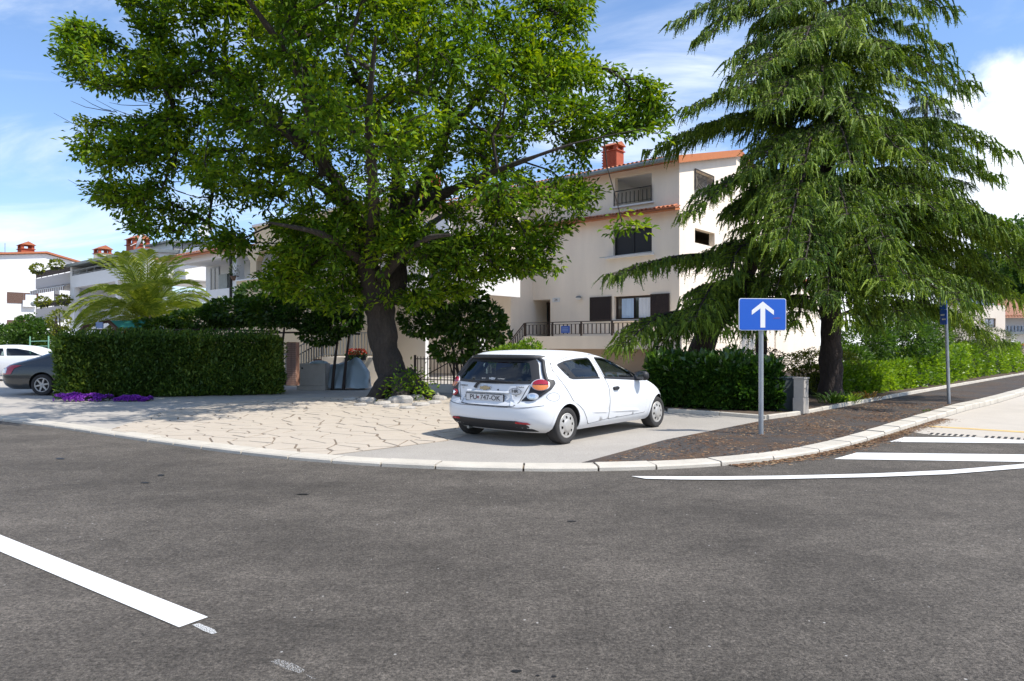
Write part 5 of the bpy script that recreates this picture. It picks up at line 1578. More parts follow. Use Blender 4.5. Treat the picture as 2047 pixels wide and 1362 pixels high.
# iris clump and dried leaves at the foot of the cedar
def blades(name, label, c, n, m, L, spread, cat='plant'):
    root = empty(name, c, 0, label, cat); V, F = [], []
    for k in range(n):
        a = RNG.uniform(0,6.28); rr = RNG.uniform(0,spread); b0 = np.array([math.cos(a)*rr, math.sin(a)*rr*.6, 0]); le = RNG.uniform(*L)
        d = np.array([math.cos(a)*RNG.uniform(.2,.9), math.sin(a)*RNG.uniform(.2,.7), 1.0]); d /= np.linalg.norm(d)
        sd = np.array([-math.sin(a),math.cos(a),0])*.018
        i0 = len(V)
        for t, wv in ((0,.8),(.4,1),(.75,.75),(1,.05)):
            p_ = b0+d*le*t+np.array([math.cos(a)*.4,math.sin(a)*.4,-.55])*le*t*t*.8
            V += [p_-sd*wv, p_+sd*wv]
        for s_ in range(3): F.append((i0+2*s_,i0+2*s_+1,i0+2*s_+3,i0+2*s_+2))
    tag(link('leaves', np_mesh('leaves', np.array(V), np.array(F), m), root), kind='stuff'); return root
blades('iris_clump', 'clump of strappy green leaves at the cedar foot beside the cabinet', G(1668,806,PZ+.05), 90, M['leaf_shrub'], (.35,.65), .5)
blades('dry_clump', 'withered straw coloured clump at the hedge edging past the cedar', G(1735,798,PZ+.05), 60, M['frond_dry'], (.25,.5), .4)
blades('spider_plant', 'pale strappy plant beside the edging right of the iris clump', G(1700,805,PZ+.05), 50, M['leaf_lime'], (.3,.55), .25)
# shrubs on the far left
b = Vector(((20-CX)*38/FPX,38,PZ)); shrub('young_tree', 'small round leafy tree behind the white car at the left', b, [(rel(15,672,38,b),(1.2,1,.6),1800),(rel(-40,665,38,b),(1.2,1,.8),1200)], M['leaf_shrub'], (.12,.2), (.07,.11), cat='tree', trunk=.06)
b = Vector(((75-CX)*36/FPX,36,PZ)); shrub('garden_shrub', 'leafy green shrub growing round the green frame', b, [(rel(55,668,36,b),(.8,.8,1.0),2200),(rel(85,675,36,b),(.9,.8,.9),2400),(rel(110,690,36,b),(.7,.7,.6),900),(rel(40,690,36,b),(.9,.7,.6),1300)], M['leaf_shrub'], (.11,.18), (.06,.1))
b = Vector(((120-CX)*34/FPX,34,PZ)); shrub('thin_tree', 'thin young tree with dark trunk left of the palm', b, [(rel(118,640,34,b),(.5,.5,.5),500),(rel(125,670,34,b),(.4,.4,.4),300)], M['leaf_yellow'], (.1,.17), (.05,.08), cat='tree', trunk=.10)
# vine over the pergola
vb = Vector(((560-CX)*25.5/FPX,25.5,PZ))
vine = empty('grape_vine', vb, 0, 'dark grape vine spread over the low pergola left of the big tree', 'vine')
parts = []
for (x,y,Y,r,n_) in [(330,655,26,(1.2,.9,.30),1500),(400,640,26,(1.3,1,.40),1900),(470,625,26,(1.3,1,.5),2100),(540,622,25.5,(1.2,1,.6),2200),(610,630,25,(1.2,1,.5),2000),(670,645,24.5,(1.0,.9,.45),1600),(690,600,24,(.8,.7,.6),1100),(600,575,25.5,(.9,.8,.5),1000),(520,590,26.5,(.9,.8,.45),1000),(640,672,24.6,(.7,.6,.3),700),(845,640,23.5,(.8,.7,.6),1000),(830,580,23.5,(.8,.7,.5),800)]:
    parts.append(blob_leaves(rel(x,y,Y,vb), r, n_, (.11,.19), (.08,.13), up=.8))
leaf_obj('foliage', parts, M['leaf_fig'], vine)
mb = MB()
for (x0,y0,x1,y1,Y) in [(300,660,560,663,25.2),(450,668,720,668,24.8),(420,650,700,660,26.5)]:
    mb.tube([rel(x0,y0,Y,vb),rel((x0+x1)/2,(y0+y1)/2-3,Y,vb),rel(x1,y1,Y,vb)], .035, 6)
for x in (452,560,668,690):
    q = P(x,790,25); mb.tube([(q.x-vb.x,q.y-vb.y-.3,0),(q.x-vb.x+.1,q.y-vb.y-.3,1.0),(q.x-vb.x+.25,q.y-vb.y-.3,2.2)], [.06,.05,.035], 7)
mb.build('stems', M['bark_dark'], vine)
# trees beyond the far house
for k,(x,y,Y,rx,rz,lab) in enumerate([(2040,520,75,5,4.5,'broad green tree rising directly behind the solar panels'),(2110,560,70,5,4,'rounded tree at the right edge beyond the far house'),(1985,600,90,6,4,'dark tree mass between the far house and the cedar branches')]):
    b = Vector(((x-CX)*Y/FPX,Y,0)); c = rel(x,y,Y,b)
    shrub('far_tree', lab, b, [(c,(rx,rx*.8,rz),6000),((c[0]-rx*.6,c[1],c[2]-rz*.7),(rx*.8,rx*.6,rz*.7),3000),((c[0]+rx*.7,c[1],c[2]-rz*.6),(rx*.7,rx*.6,rz*.7),3000)], M['leaf_shrub'], (.35,.6), (.2,.35), 'trees beyond the far house', 'tree', trunk=.25)
# ---------------------------------------------------------------- palm
pc = P(296,642,27.0); pbase = Vector((pc.x,pc.y,PZ))
palm = empty('palm_tree', pbase, 0, 'feather palm with arching fronds and dry skirt above the clipped hedge', 'palm')
mb = MB(); wobble_tube(mb, [(0,0,0),(0,0,1.2),(0,0,pc.z-.3),(0,0,pc.z+.25)], [.34,.32,.36,.16], 14, .12, 2); mb.build('trunk', M['bark'], palm)
def frond_mesh(L, droop, m, seed, rise=.5):
    rs = np.random.default_rng(seed); V, F = [], []
    N_ = 26; pts = []
    for k in range(N_+1):
        t = k/N_; pts.append(np.array([L*(t-.16*t*t*droop), 0, L*(rise*t - droop*.62*t**2.1)]))
    for k in range(N_):
        a, b_ = pts[k], pts[k+1]; w = .03*(1-k/N_)+.006; i0 = len(V)
        V += [a+np.array([0,-w,0]),a+np.array([0,w,0]),b_+np.array([0,w*.9,0]),b_+np.array([0,-w*.9,0])]; F.append((i0,i0+1,i0+2,i0+3))
        if k < 2: continue
        t = k/N_; tg = (b_-a)/np.linalg.norm(b_-a)
        for s_ in (-1,1):
            for sub in (0,.5):
                p0 = a+(b_-a)*sub; ll = (.62*math.sin(math.pi*min(1,.14+t*.84))**.7+.05)*rs.uniform(.85,1.1)*L/3
                d = tg*.62+np.array([0,s_*.72,.30+rs.uniform(-.12,.12)]); d /= np.linalg.norm(d)
                w2_ = np.array([.020,0,.016])*L/3; p1 = p0+d*ll*.55; p2 = p0+d*ll+np.array([0,0,-.28*ll])
                i0 = len(V); V += [p0-w2_*.6,p0+w2_*.6,p1+w2_,p1-w2_]; F.append((i0,i0+1,i0+2,i0+3))
                i0 = len(V); V += [p1-w2_,p1+w2_,p2+w2_*.1,p2-w2_*.1]; F.append((i0,i0+1,i0+2,i0+3))
    return np_mesh('frond', np.array(V), np.array(F), m)
FM = [frond_mesh(3.6,1.15,M['frond'],1,.80), frond_mesh(3.2,.9,M['frond'],2,1.0), frond_mesh(3.6,1.25,M['frond'],3,.70), frond_mesh(3.3,1.2,M['frond'],4,.5)]
FD = [frond_mesh(2.6,1.15,M['frond_dry'],5,.0), frond_mesh(2.3,1.3,M['frond_dry'],6,-.1)]
pr_ = random.Random(4)
for k in range(50):
    az = k*2.39996; lv = k/50
    me = FM[1] if lv < .25 else FM[0] if lv < .5 else FM[2] if lv < .8 else FM[3]
    fo = link('frond', me, palm, (math.cos(az)*.12,math.sin(az)*.12,pc.z+.15-lv*.35), (pr_.uniform(-.25,.25), (-.60+lv*.78)+pr_.uniform(-.12,.12), az))
    s_ = pr_.uniform(.74,.93); fo.scale = (s_,s_,s_)
for k in range(13):
    az = math.pi+pr_.uniform(-1.1,.7) if k < 9 else k*1.7
    link('dry_frond', FD[k%2], palm, (math.cos(az)*.2,math.sin(az)*.2,pc.z-.25), (pr_.uniform(-.3,.3), pr_.uniform(.10,.45), az))
# ================================================================== cars
def pchip(xs, ys):
    xs, ys = np.array(xs, float), np.array(ys, float); h = np.diff(xs); dl = np.diff(ys)/h
    m = np.zeros(len(xs)); m[0], m[-1] = dl[0], dl[-1]
    for i in range(1,len(xs)-1):
        m[i] = 0 if dl[i-1]*dl[i] <= 0 else 2*dl[i-1]*dl[i]/(dl[i-1]+dl[i])
    def f(x):
        x = min(max(float(x), xs[0]), xs[-1]); i = min(int(np.searchsorted(xs, x, 'right'))-1, len(xs)-2)
        t = (x-xs[i])/h[i]
        return (ys[i]*(1+2*t)*(1-t)**2 + m[i]*h[i]*t*(1-t)**2 + ys[i+1]*t*t*(3-2*t) + m[i+1]*h[i]*t*t*(t-1))
    return f
class Shape:
    """car skin built from plan outlines: rear x, front x and half width at every height"""
    def __init__(s, xr, xf, w, ar=.62, af=1.25, nr=3.4, nf=2.6):
        s.xr, s.xf, s.w = pchip(*zip(*xr)), pchip(*zip(*xf)), pchip(*zip(*w)); s.ar, s.af, s.nr, s.nf = ar, af, nr, nf
        s.z0, s.z1 = w[0][0], w[-1][0]
    def lims(s, z):
        a, b = s.xr(z), s.xf(z); L = b-a
        return a, b, min(s.ar, L*.42), min(s.af, L*.5)
    def side(s, x, z):
        a, b, ar, af = s.lims(z); w = s.w(z)
        if x < a+ar: c = max(0,min(1,1-(x-a)/ar)); n = s.nr
        elif x > b-af: c = max(0,min(1,1-(b-x)/af)); n = s.nf
        else: return w
        return w*(max(0,1-c**n))**(1/n)
    def rear(s, y, z):
        a, b, ar, af = s.lims(z); q = min(1,abs(y)/s.w(z))
        return a+ar*(1-(max(0,1-q**s.nr))**(1/s.nr))
    def frontx(s, y, z):
        a, b, ar, af = s.lims(z); q = min(1,abs(y)/s.w(z))
        return b-af*(1-(max(0,1-q**s.nf))**(1/s.nf))
    def body_mesh(s, name, zl, m, nc=13, ns=22):
        mb = MB(); rings = []
        for z in zl:
            a, b, ar, af = s.lims(z); w = s.w(z); h = []
            for k in range(nc+1):
                t = math.pi/2*k/nc; sy, cx_ = math.sin(t)**(2/s.nr), math.cos(t)**(2/s.nr)
                h.append((a+ar*(1-cx_), w*sy))
            for k in range(1,ns): h.append((a+ar+(b-af-a-ar)*k/ns, w))
            for k in range(nc+1):
                t = math.pi/2*(1-k/nc); sy, cx_ = math.sin(t)**(2/s.nf), math.cos(t)**(2/s.nf)
                h.append((b-af*(1-cx_), w*sy))
            ring = [(x,-y,z) for x,y in h] + [(x,y,z) for x,y in h[-2:0:-1]]
            rings.append(ring)
        n = len(rings[0]); vs = [p for r_ in rings for p in r_]; fs = []
        for i in range(len(rings)-1):
            for k in range(n): fs.append((i*n+k, i*n+(k+1)%n, (i+1)*n+(k+1)%n, (i+1)*n+k))
        fs += [tuple(range(n))[::-1], tuple(range((len(rings)-1)*n, len(rings)*n))]
        mb.add(vs, fs, 0, True)
        return mb.mesh(name, m)
def boolean_cut(name, me, cutters, parent):
    """cut solid pieces out of a closed mesh; the cut faces keep the cutter's material"""
    tmp = bpy.data.objects.new('tmp_body', me); COL.objects.link(tmp); cs = []
    for mb, m in cutters:
        c = bpy.data.objects.new('tmp_cutter', mb.mesh('tmp', m)); COL.objects.link(c); cs.append(c)
        bm_ = bmesh.new(); bm_.from_mesh(c.data); bmesh.ops.remove_doubles(bm_, verts=bm_.verts[:], dist=1e-6); bmesh.ops.recalc_face_normals(bm_, faces=bm_.faces[:]); bm_.to_mesh(c.data); bm_.free()
        md = tmp.modifiers.new('cut', 'BOOLEAN'); md.operation = 'DIFFERENCE'; md.object = c; md.solver = 'EXACT'; md.material_mode = 'TRANSFER'
    dg = bpy.context.evaluated_depsgraph_get()
    out = bpy.data.meshes.new_from_object(tmp.evaluated_get(dg), depsgraph=dg)
    out.name = name
    for o in [tmp]+cs: bpy.data.objects.remove(o)
    # keep the cut edges crisp
    at = out.attributes.get('sharp_edge') or out.attributes.new('sharp_edge','BOOLEAN','EDGE')
    ef = {}
    for p in out.polygons:
        for ek in p.edge_keys: ef.setdefault(ek, []).append(p.index)
    pn = [p.normal.copy() for p in out.polygons]
    for e in out.edges:
        fl2 = ef.get(tuple(sorted(e.vertices)), [])
        if len(fl2) == 2 and pn[fl2[0]].dot(pn[fl2[1]]) < .75: at.data[e.index].value = True
    return link(name, out, parent)
def dense(poly, d=.06, closed=True):
    out = []
    ps = [Vector(p) for p in poly]
    for a, b in zip(ps, ps[1:]+(ps[:1] if closed else [])):
        n = max(1, int((b-a).length/d)); out += [a.lerp(b, k/n) for k in range(n)]
    if not closed: out.append(ps[-1])
    return out
def rounded(poly, r=.05, n=4):
    ps = [Vector(p) for p in poly]; out = []
    for i, p in enumerate(ps):
        a, b = ps[i-1], ps[(i+1)%len(ps)]
        ra = min(r, (a-p).length*.45); rb = min(r, (b-p).length*.45)
        p0, p1 = p+(a-p).normalized()*ra, p+(b-p).normalized()*rb
        for k in range(n+1):
            t = k/n; out.append(p0*(1-t)**2 + p*2*t*(1-t) + p1*t*t)
    return out
def patch(name, outer, fn, m, parent, holes=(), step=.07, thick=.0, smooth=True):
    """fills a 2D outline with small triangles laid on the skin by fn(u, v, lift)"""
    O_ = dense(outer, step); H_ = [dense(h, step) for h in holes]
    vs, es = [], []
    for lp_ in [O_]+H_:
        b = len(vs); vs += lp_; es += [(b+k, b+(k+1)%len(lp_)) for k in range(len(lp_))]
    x0, x1 = min(v.x for v in O_), max(v.x for v in O_); y0, y1 = min(v.y for v in O_), max(v.y for v in O_)
    x = x0+step*.5
    while x < x1:
        y = y0+step*.37
        while y < y1:
            p = Vector((x,y))
            if inpoly(p, O_) and not any(inpoly(p,h) for h in H_) and min((p-q).length for q in vs[:len(es)]) > step*.35: vs.append(p)
            y += step
        x += step
    v2, e2, f2, *_ = delaunay_2d_cdt([v.to_2d() if len(v) > 2 else v for v in vs], es, [], 0, 1e-6)
    fs = []
    for f in f2:
        c = sum((v2[i] for i in f), Vector((0,0)))/len(f)
        if inpoly(c, O_) and not any(inpoly(c,h) for h in H_): fs.append(tuple(f))
    top = [fn(v.x, v.y, 1.0) for v in v2]
    nsum = 0.0
    for f in fs[:60]:
        a, b, c_ = (Vector(top[i]) for i in f[:3]); u_ = sum((v2[i] for i in f), Vector((0,0)))/len(f)
        nsum += (b-a).cross(c_-a).normalized().dot(Vector(fn(u_.x,u_.y,5.0))-Vector(fn(u_.x,u_.y,-5.0)))
    if nsum < 0: fs = [tuple(reversed(f)) for f in fs]
    mb = MB(); mb.add(top, fs, 0, smooth)
    if thick:
        ec = {}
        for f in fs:
            for a, b in zip(f, f[1:]+f[:1]): ec[(a,b)] = 1
        for (a,b) in ec:
            if (b,a) not in ec:
                q = [top[a], top[b], fn(v2[b].x,v2[b].y,-thick), fn(v2[a].x,v2[a].y,-thick)]
                mb.add(q, [(0,1,2,3)])
    return mb.build(name, m, parent)
def seam(mb, pts, fn, w=.009, d=.05):
    """narrow dark strip along a 2D line on the skin"""
    L_ = dense(pts, d, False); q = []
    for i, p in enumerate(L_):
        t = (L_[min(i+1,len(L_)-1)]-L_[max(i-1,0)]).normalized(); nn = Vector((-t.y,t.x))*w/2
        q += [fn(p.x+nn.x,p.y+nn.y,1.0), fn(p.x-nn.x,p.y-nn.y,1.0)]
    mb.add(q, [(2*k,2*k+1,2*k+3,2*k+2) for k in range(len(L_)-1)])
def skins(sh, sgn, lift):
    """side skin for sgn=-1 right / 1 left"""
    return lambda x, z, k: (x, sgn*(sh.side(x,z)+lift*k), z)
def rskin(sh, lift): return lambda y, z, k: (sh.rear(y,z)-lift*k, y, z)

M['car_white'] = mat('white_car_paint', (.69,.70,.71), .42, .02, 2.0, coat=.12)
M['gap_grey'] = mat('panel_gap', (.10,.10,.105), .8)
M['car_dark'] = mat('dark_grey_car_paint', (.034,.039,.042), .25, metal=.3, coat=.8)
M['glass_car'] = glass_mat('car_glass', (.48,.56,.54), .01)
M['glass_rear'] = glass_mat('rear_glass', (.24,.30,.33), .01)
M['cabin'] = mat('cabin_lining', (.075,.078,.085), .8)
M['seat'] = mat('seat_cloth', (.022,.023,.027), .9)
M['chrome'] = mat('chrome', (.75,.75,.75), .15, metal=1.0)
M['hubcap'] = mat('silver_hubcap', (.46,.44,.41), .45, .1, 8, metal=.35)
M['lens_red'] = mat('red_lens', (.33,.012,.03), .12, coat=.6)
M['lens_amber'] = mat('amber_lens', (.62,.19,.045), .12, coat=.6)
M['lens_clear'] = mat('clear_lens', (.55,.57,.60), .1, coat=.6, metal=.3)
M['reflector'] = mat('red_reflector', (.36,.015,.025), .25)
M['plate_white'] = mat('plate_white', (.62,.62,.62), .5)
M['well'] = mat('wheel_well', (.012,.012,.012), .9)
M['gold'] = mat('gold_badge', (.42,.34,.20), .35, metal=.5)

def make_wheel(parent, x, y, r, w, sgn, hub='cap'):
    """wheel part with tyre, rim and hub cap; sgn is the outer side (-1 right, 1 left)"""
    wh = empty('wheel'); wh.parent = parent; wh.location = (x, y, r); wh.rotation_euler = (R(-90) if sgn > 0 else R(90), 0, 0)
    h = w/2; rr_ = r*.655
    MB().lathe([(rr_,-h*.9),(r*.86,-h),(r*.955,-h*.93),(r,-h*.72),(r,h*.72),(r*.955,h*.93),(r*.88,h),(r*.74,h*.97),(rr_*1.02,h*.86),(rr_*.98,h*.6),(rr_*.98,-h*.9)], 40).build('tyre', M['rubber'], wh)
    if hub == 'cap':
        mb = MB()
        mb.lathe([(rr_*1.03,h*.80),(rr_*1.03,h*.92),(rr_*.96,h*.97),(rr_*.90,h*.93)], 40)
        # pierced disc: eight openings round the rim
        n = 8; ro, ri = rr_*.90, rr_*.60
        for k in range(n):
            a0 = 2*math.pi*k/n; ag = .30; a1 = a0+ag; a2 = a0+2*math.pi/n
            q = []
            st_ = 6
            for j in range(st_+1):
                t = a1+(a2-a1)*j/st_
                q += [(ro*math.cos(t),ro*math.sin(t),h*.93),(ri*math.cos(t),ri*math.sin(t),h*1.02)]
            mb.add(q, [(2*j,2*j+2,2*j+3,2*j+1) for j in range(st_)], 0, True)
            # bridge above and below each hole
            q = []
            for j in range(4):
                t = a0+(a1-a0)*j/3
                q += [(ro*math.cos(t),ro*math.sin(t),h*.93),(ro*.90*math.cos(t),ro*.90*math.sin(t),h*.955)]
            mb.add(q, [(2*j,2*j+2,2*j+3,2*j+1) for j in range(3)])
        mb.lathe([(ri,h*1.02),(ri*.93,h*1.03),(ri*.88,h*1.10),(ri*.5,h*1.16),(0,h*1.18)], 32)
        mb.build('hub_cap', M['hubcap'], wh)
    else:
        mb = MB()
        mb.lathe([(rr_*1.03,h*.75),(rr_*1.03,h*.95),(rr_*.93,h*.97),(rr_*.90,h*.6)], 40)
        for k in range(6):
            a = 2*math.pi*k/6+.2
            Mx = Matrix.Rotation(a,4,'Z')
            mb.add([Mx @ Vector(q) for q in [(rr_*.12,-rr_*.14,h*.84),(rr_*.93,-rr_*.085,h*.93),(rr_*.93,rr_*.085,h*.93),(rr_*.12,rr_*.14,h*.84),(rr_*.12,-rr_*.16,h*.6),(rr_*.93,-rr_*.10,h*.7),(rr_*.93,rr_*.10,h*.7),(rr_*.12,rr_*.16,h*.6)]], [(0,1,2,3),(0,4,5,1),(2,6,7,3)])
        mb.lathe([(rr_*.2,h*.84),(rr_*.17,h*.92),(0,h*.94)], 18)
        mb.build('alloy_rim', M['chrome'] if 0 else M['hubcap'], wh)
    MB().lathe([(rr_*.99,h*.35),(rr_*.3,h*.30),(0,h*.30)], 24).build('brake_disc', M['plastic_black'], wh)
    return wh

# ---------------------------------------------------------------- the white hatchback
HZ = 1.465
hs = Shape(
    xr=[(.19,-.50),(.28,-.66),(.42,-.735),(.55,-.735),(.64,-.70),(.70,-.655),(.80,-.635),(.92,-.605),(1.0,-.57),(1.15,-.485),(1.28,-.40),(1.34,-.36),(1.38,-.33),(1.42,-.26),(1.45,-.02),(HZ,.35)],
    xf=[(.19,3.20),(.28,3.36),(.40,3.46),(.55,3.46),(.68,3.40),(.80,3.22),(.88,3.02),(.95,2.80),(1.0,2.66),(1.1,2.40),(1.2,2.13),(1.3,1.83),(1.38,1.52),(1.42,1.28),(1.45,.98),(HZ,.65)],
    w=[(.19,.98),(.28,1.045),(.42,1.08),(.58,1.09),(.75,1.085),(.88,1.065),(.98,1.035),(1.1,.985),(1.25,.905),(1.34,.845),(1.39,.79),(1.425,.70),(1.45,.55),(HZ,.28)], af=.95, nf=3.3)
WB, WR = 2.93, .290
car = empty('hatchback_car', (.05,11.90,PZ+.004), math.pi/2-.70, 'white five door hatchback with grey hubcaps parked on the bare concrete strip', 'car')
car.scale = (1.025, 1.025, 1.025)
zl = [.19,.21,.24,.28,.33,.38,.44,.50,.55,.60,.64,.67,.70,.75,.80,.85,.90,.95,1.0,1.05,1.1,1.15,1.2,1.25,1.28,1.31,1.34,1.36,1.38,1.395,1.41,1.42,1.43,1.44,1.448,1.455,1.46,HZ]
bme = hs.body_mesh('body', zl, M['car_white'])
def disc(x, z, r, y0, y1, n=40):
    mb = MB(); v = [(x+r*math.cos(2*math.pi*k/n), y, z+r*math.sin(2*math.pi*k/n)) for y in (y0,y1) for k in range(n)]
    return mb.add(v, [tuple(range(n)), tuple(range(n,2*n))[::-1]] + [(k,n+k,n+(k+1)%n,(k+1)%n) for k in range(n)])
def sprism(poly, y0, y1):
    mb = MB(); n = len(poly); v = [(p[0],y,p[1]) for y in (y0,y1) for p in poly]
    return mb.add(v, [tuple(range(n)), tuple(range(n,2*n))[::-1]] + [(k,n+k,n+(k+1)%n,(k+1)%n) for k in range(n)])
def xprism(poly, x0, x1):
    mb = MB(); n = len(poly); v = [(x,p[0],p[1]) for x in (x0,x1) for p in poly]
    return mb.add(v, [tuple(range(n)), tuple(range(n,2*n))[::-1]] + [(k,n+k,n+(k+1)%n,(k+1)%n) for k in range(n)])
rw_ = rounded([(-.07,1.235),(.16,1.285),(.50,1.318),(.88,1.332),(.95,1.015),(.16,1.03),(.06,1.08)], .05)
fw_ = rounded([(1.05,1.335),(1.30,1.325),(1.58,1.285),(1.85,1.215),(2.10,1.115),(2.27,1.03),(2.22,.955),(1.13,1.008)], .05)
rg_ = rounded([(-.80,.985),(-.66,1.22),(-.60,1.285),(.60,1.285),(.66,1.22),(.80,.985)], .07)
cut = [(disc(0,.30,.335,-1.3,-.74),M['well']),(disc(0,.30,.335,.74,1.3),M['well']),(disc(WB,.30,.335,-1.3,-.74),M['well']),(disc(WB,.30,.335,.74,1.3),M['well']),
       (sprism(rw_,-1.3,1.3),M['cabin']),(sprism(fw_,-1.3,1.3),M['cabin']),(xprism(rg_,-1.0,3.0),M['cabin'])]
body = boolean_cut('body', bme, cut, car)
R_, L_ = skins(hs,-1,.0055), skins(hs,1,.0055)
R2, L2 = skins(hs,-1,.0022), skins(hs,1,.0022)
RG = skins(hs,-1,.010)
B_, B2_ = rskin(hs,.006), rskin(hs,.0025)
frd = [(-.16,1.262),(.28,1.345),(.60,1.372),(.98,1.385),(1.06,1.06),(1.10,1.0),(1.17,.84),(1.185,.62),(1.165,.31),(.60,.27),(.50,.40),(.42,.50),(.30,.585),(.14,.66),(-.02,.86),(-.14,1.02),(-.20,1.15)]
ffd = [(1.00,1.385),(1.30,1.372),(1.60,1.335),(1.92,1.255),(2.18,1.15),(2.38,1.04),(2.46,.94),(2.46,.62),(2.40,.33),(1.185,.305),(1.205,.62),(1.19,.84),(1.12,1.0),(1.08,1.06)]
for sgn, f1, f2 in ((-1,R_,R2),(1,L_,L2)):
    sd = MB(); seam(sd, frd+[frd[0]], f2, .012); seam(sd, ffd+[ffd[0]], f2, .012)
    sd.build('door_gap', M['gap_grey'], body)
    d1 = patch('rear_door', rounded(frd,.04,3), f1, M['car_white'], car, [rounded([(p.x,p.y) for p in rw_],.01,1)], .075)
    d2 = patch('front_door', rounded(ffd,.04,3), f1, M['car_white'], car, [rounded([(p.x,p.y) for p in fw_],.01,1)], .075)
    fg = skins(hs,sgn,.001)
    patch('window_glass', rw_, fg, M['glass_car'], d1, step=.09); patch('window_glass', fw_, fg, M['glass_car'], d2, step=.09)
    fr = skins(hs,sgn,.0085)
    # black rubber round the glass and along the belt line
    tr = MB(); seam(tr, [(p.x,p.y) for p in rw_]+[(rw_[0].x,rw_[0].y)], fr, .022); seam(tr, [(.10,1.045),(.20,1.018),(.97,1.003)], fr, .030)
    tr.build('window_trim', M['plastic_black'], d1)
    tr = MB(); seam(tr, [(p.x,p.y) for p in fw_]+[(fw_[0].x,fw_[0].y)], fr, .022); seam(tr, [(1.10,1.0),(2.30,.925)], fr, .034)
    tr.build('window_trim', M['plastic_black'], d2)
    patch('quarter_panel', rounded([(-.075,1.235),(.10,1.268),(.30,1.03),(.16,1.03),(.06,1.08)],.02,2), fr, M['plastic_black'], d1, [rounded([(-.02,1.20),(.06,1.16),(.15,1.05),(.09,1.08)],.01,1)], .05)
    patch('quarter_panel', rounded([(2.02,1.145),(2.12,1.105),(2.275,1.025),(2.22,.955),(2.06,.965)],.015,2), fr, M['plastic_black'], d2, [rounded([(2.06,1.105),(2.11,1.08),(2.20,1.015),(2.16,.985),(2.08,.99)],.01,1)], .05)
    # handle
    hy = sgn*(hs.side(1.40,.81))
    hd_ = MB()
    pr = rounded([(1.30,.835),(1.48,.845),(1.495,.815),(1.47,.775),(1.315,.775),(1.295,.80)],.03,3); n = len(pr)
    v = [(p.x, hy+sgn*.006, p.y) for p in pr] + [(1.395+(p.x-1.395)*.8, hy+sgn*.036, .81+(p.y-.81)*.7) for p in pr]
    hd_.add(v, [tuple(range(n,2*n))] + [(k,(k+1)%n,n+(k+1)%n,n+k) for k in range(n)]); hd_.build('door_handle', M['plastic_black'], d2)
    # mirror
    mx_ = MB(); mM = Matrix.Translation((2.16,sgn*1.16,1.0)) @ Matrix.Rotation(sgn*.25,4,'Z')
    prof = [(0,-.085),(.05,-.09),(.095,-.06),(.12,0),(.10,.055),(.05,.085),(0,.09)]
    us, vs2 = 14, 10; v = []
    for i in range(vs2+1):
        ph = math.pi*i/vs2
        for k in range(us):
            th2 = 2*math.pi*k/us
            cxx, sxx = math.cos(th2), math.sin(th2)
            v.append(mM @ Vector((.085*math.sin(ph)*cxx - (.0), .135*math.copysign(abs(math.cos(ph))**.6, math.cos(ph)), .088*math.copysign(abs(math.sin(ph)*sxx)**.8, sxx))))
    mx_.add(v, [(i*us+k, i*us+(k+1)%us, (i+1)*us+(k+1)%us, (i+1)*us+k) for i in range(vs2) for k in range(us)], 0, True)
    mx_.bar((2.17,sgn*.99,.965),(2.16,sgn*1.10,.975),.09,.05)
    mo = mx_.build('wing_mirror', M['plastic_black'], d2)
    MB().add([mM @ Vector((-.086,yy,zz)) for yy,zz in ((-.11,-.06),(.11,-.06),(.11,.06),(-.11,.06))], [(0,1,2,3)]).build('mirror_glass', M['chrome'], mo)
    # character line low on the doors
    cr_ = MB()
    for (xa,za,xb,zb_) in ((.66,.455,1.16,.43),(1.22,.43,2.20,.385)):
        n = 14; q = []
        for k in range(n+1):
            x = xa+(xb-xa)*k/n; z = za+(zb_-za)*k/n; fd = min(1,k/3,(n-k)/3)
            y_ = hs.side(x,z)
            q += [(x,sgn*(hs.side(x,z+.045)+.0050),z+.045),(x,sgn*(y_+.0052+.010*fd),z-.002),(x,sgn*(hs.side(x,z-.03)+.0050),z-.03)]
        cr_.add(q, [(3*k,3*k+3,3*k+4,3*k+1) for k in range(n)]+[(3*k+1,3*k+4,3*k+5,3*k+2) for k in range(n)], 0, False)
    cr_.build('door_crease', M['car_white'], body)
    # wheel arch lips
    for xw in (0,WB):
        al = MB(); q = []
        for k in range(25):
            a = math.pi*(-.08+1.16*k/24); x, z = xw+.335*math.cos(a), .30+.335*math.sin(a)
            x2, z2 = xw+.385*math.cos(a), .30+.385*math.sin(a)
            q += [(x,sgn*(hs.side(x,max(z,.2))+.012),z),(x2,sgn*(hs.side(x2,max(z2,.2))+.003),z2)]
        al.add(q, [(2*k,2*k+1,2*k+3,2*k+2) for k in range(24)], 0, True); al.build('arch_lip', M['car_white'], body)
    make_wheel(car, 0, sgn*.955, WR, .225, sgn); make_wheel(car, WB, sgn*.935, WR, .225, sgn)
# fuel flap ring
ff_ = MB(); seam(ff_, [(-.33+.11*math.cos(a), .755+.065*math.sin(a)) for a in [q*.35 for q in range(19)]], R2, .005, .03); ff_.build('fuel_flap', M['gap_grey'], body)
# tailgate: rear glass, black surround, seams
surr = rounded([(-.90,.955),(-.74,1.26),(-.66,1.335),(.66,1.335),(.74,1.26),(.90,.955),(.0,.935)], .05)
gin = rounded([(-.765,.995),(-.635,1.22),(-.59,1.275),(.59,1.275),(.635,1.22),(.765,.995),(0,.975)], .06)
tg = empty('tailgate'); tg.parent = car
patch('rear_window', rounded([(-.87,.965),(-.72,1.25),(-.65,1.315),(.65,1.315),(.72,1.25),(.87,.965),(0,.945)],.05), rskin(hs,.004), M['glass_rear'], tg, step=.08)
patch('window_surround', surr, rskin(hs,.009), M['plastic_black'], tg, [gin], .06)
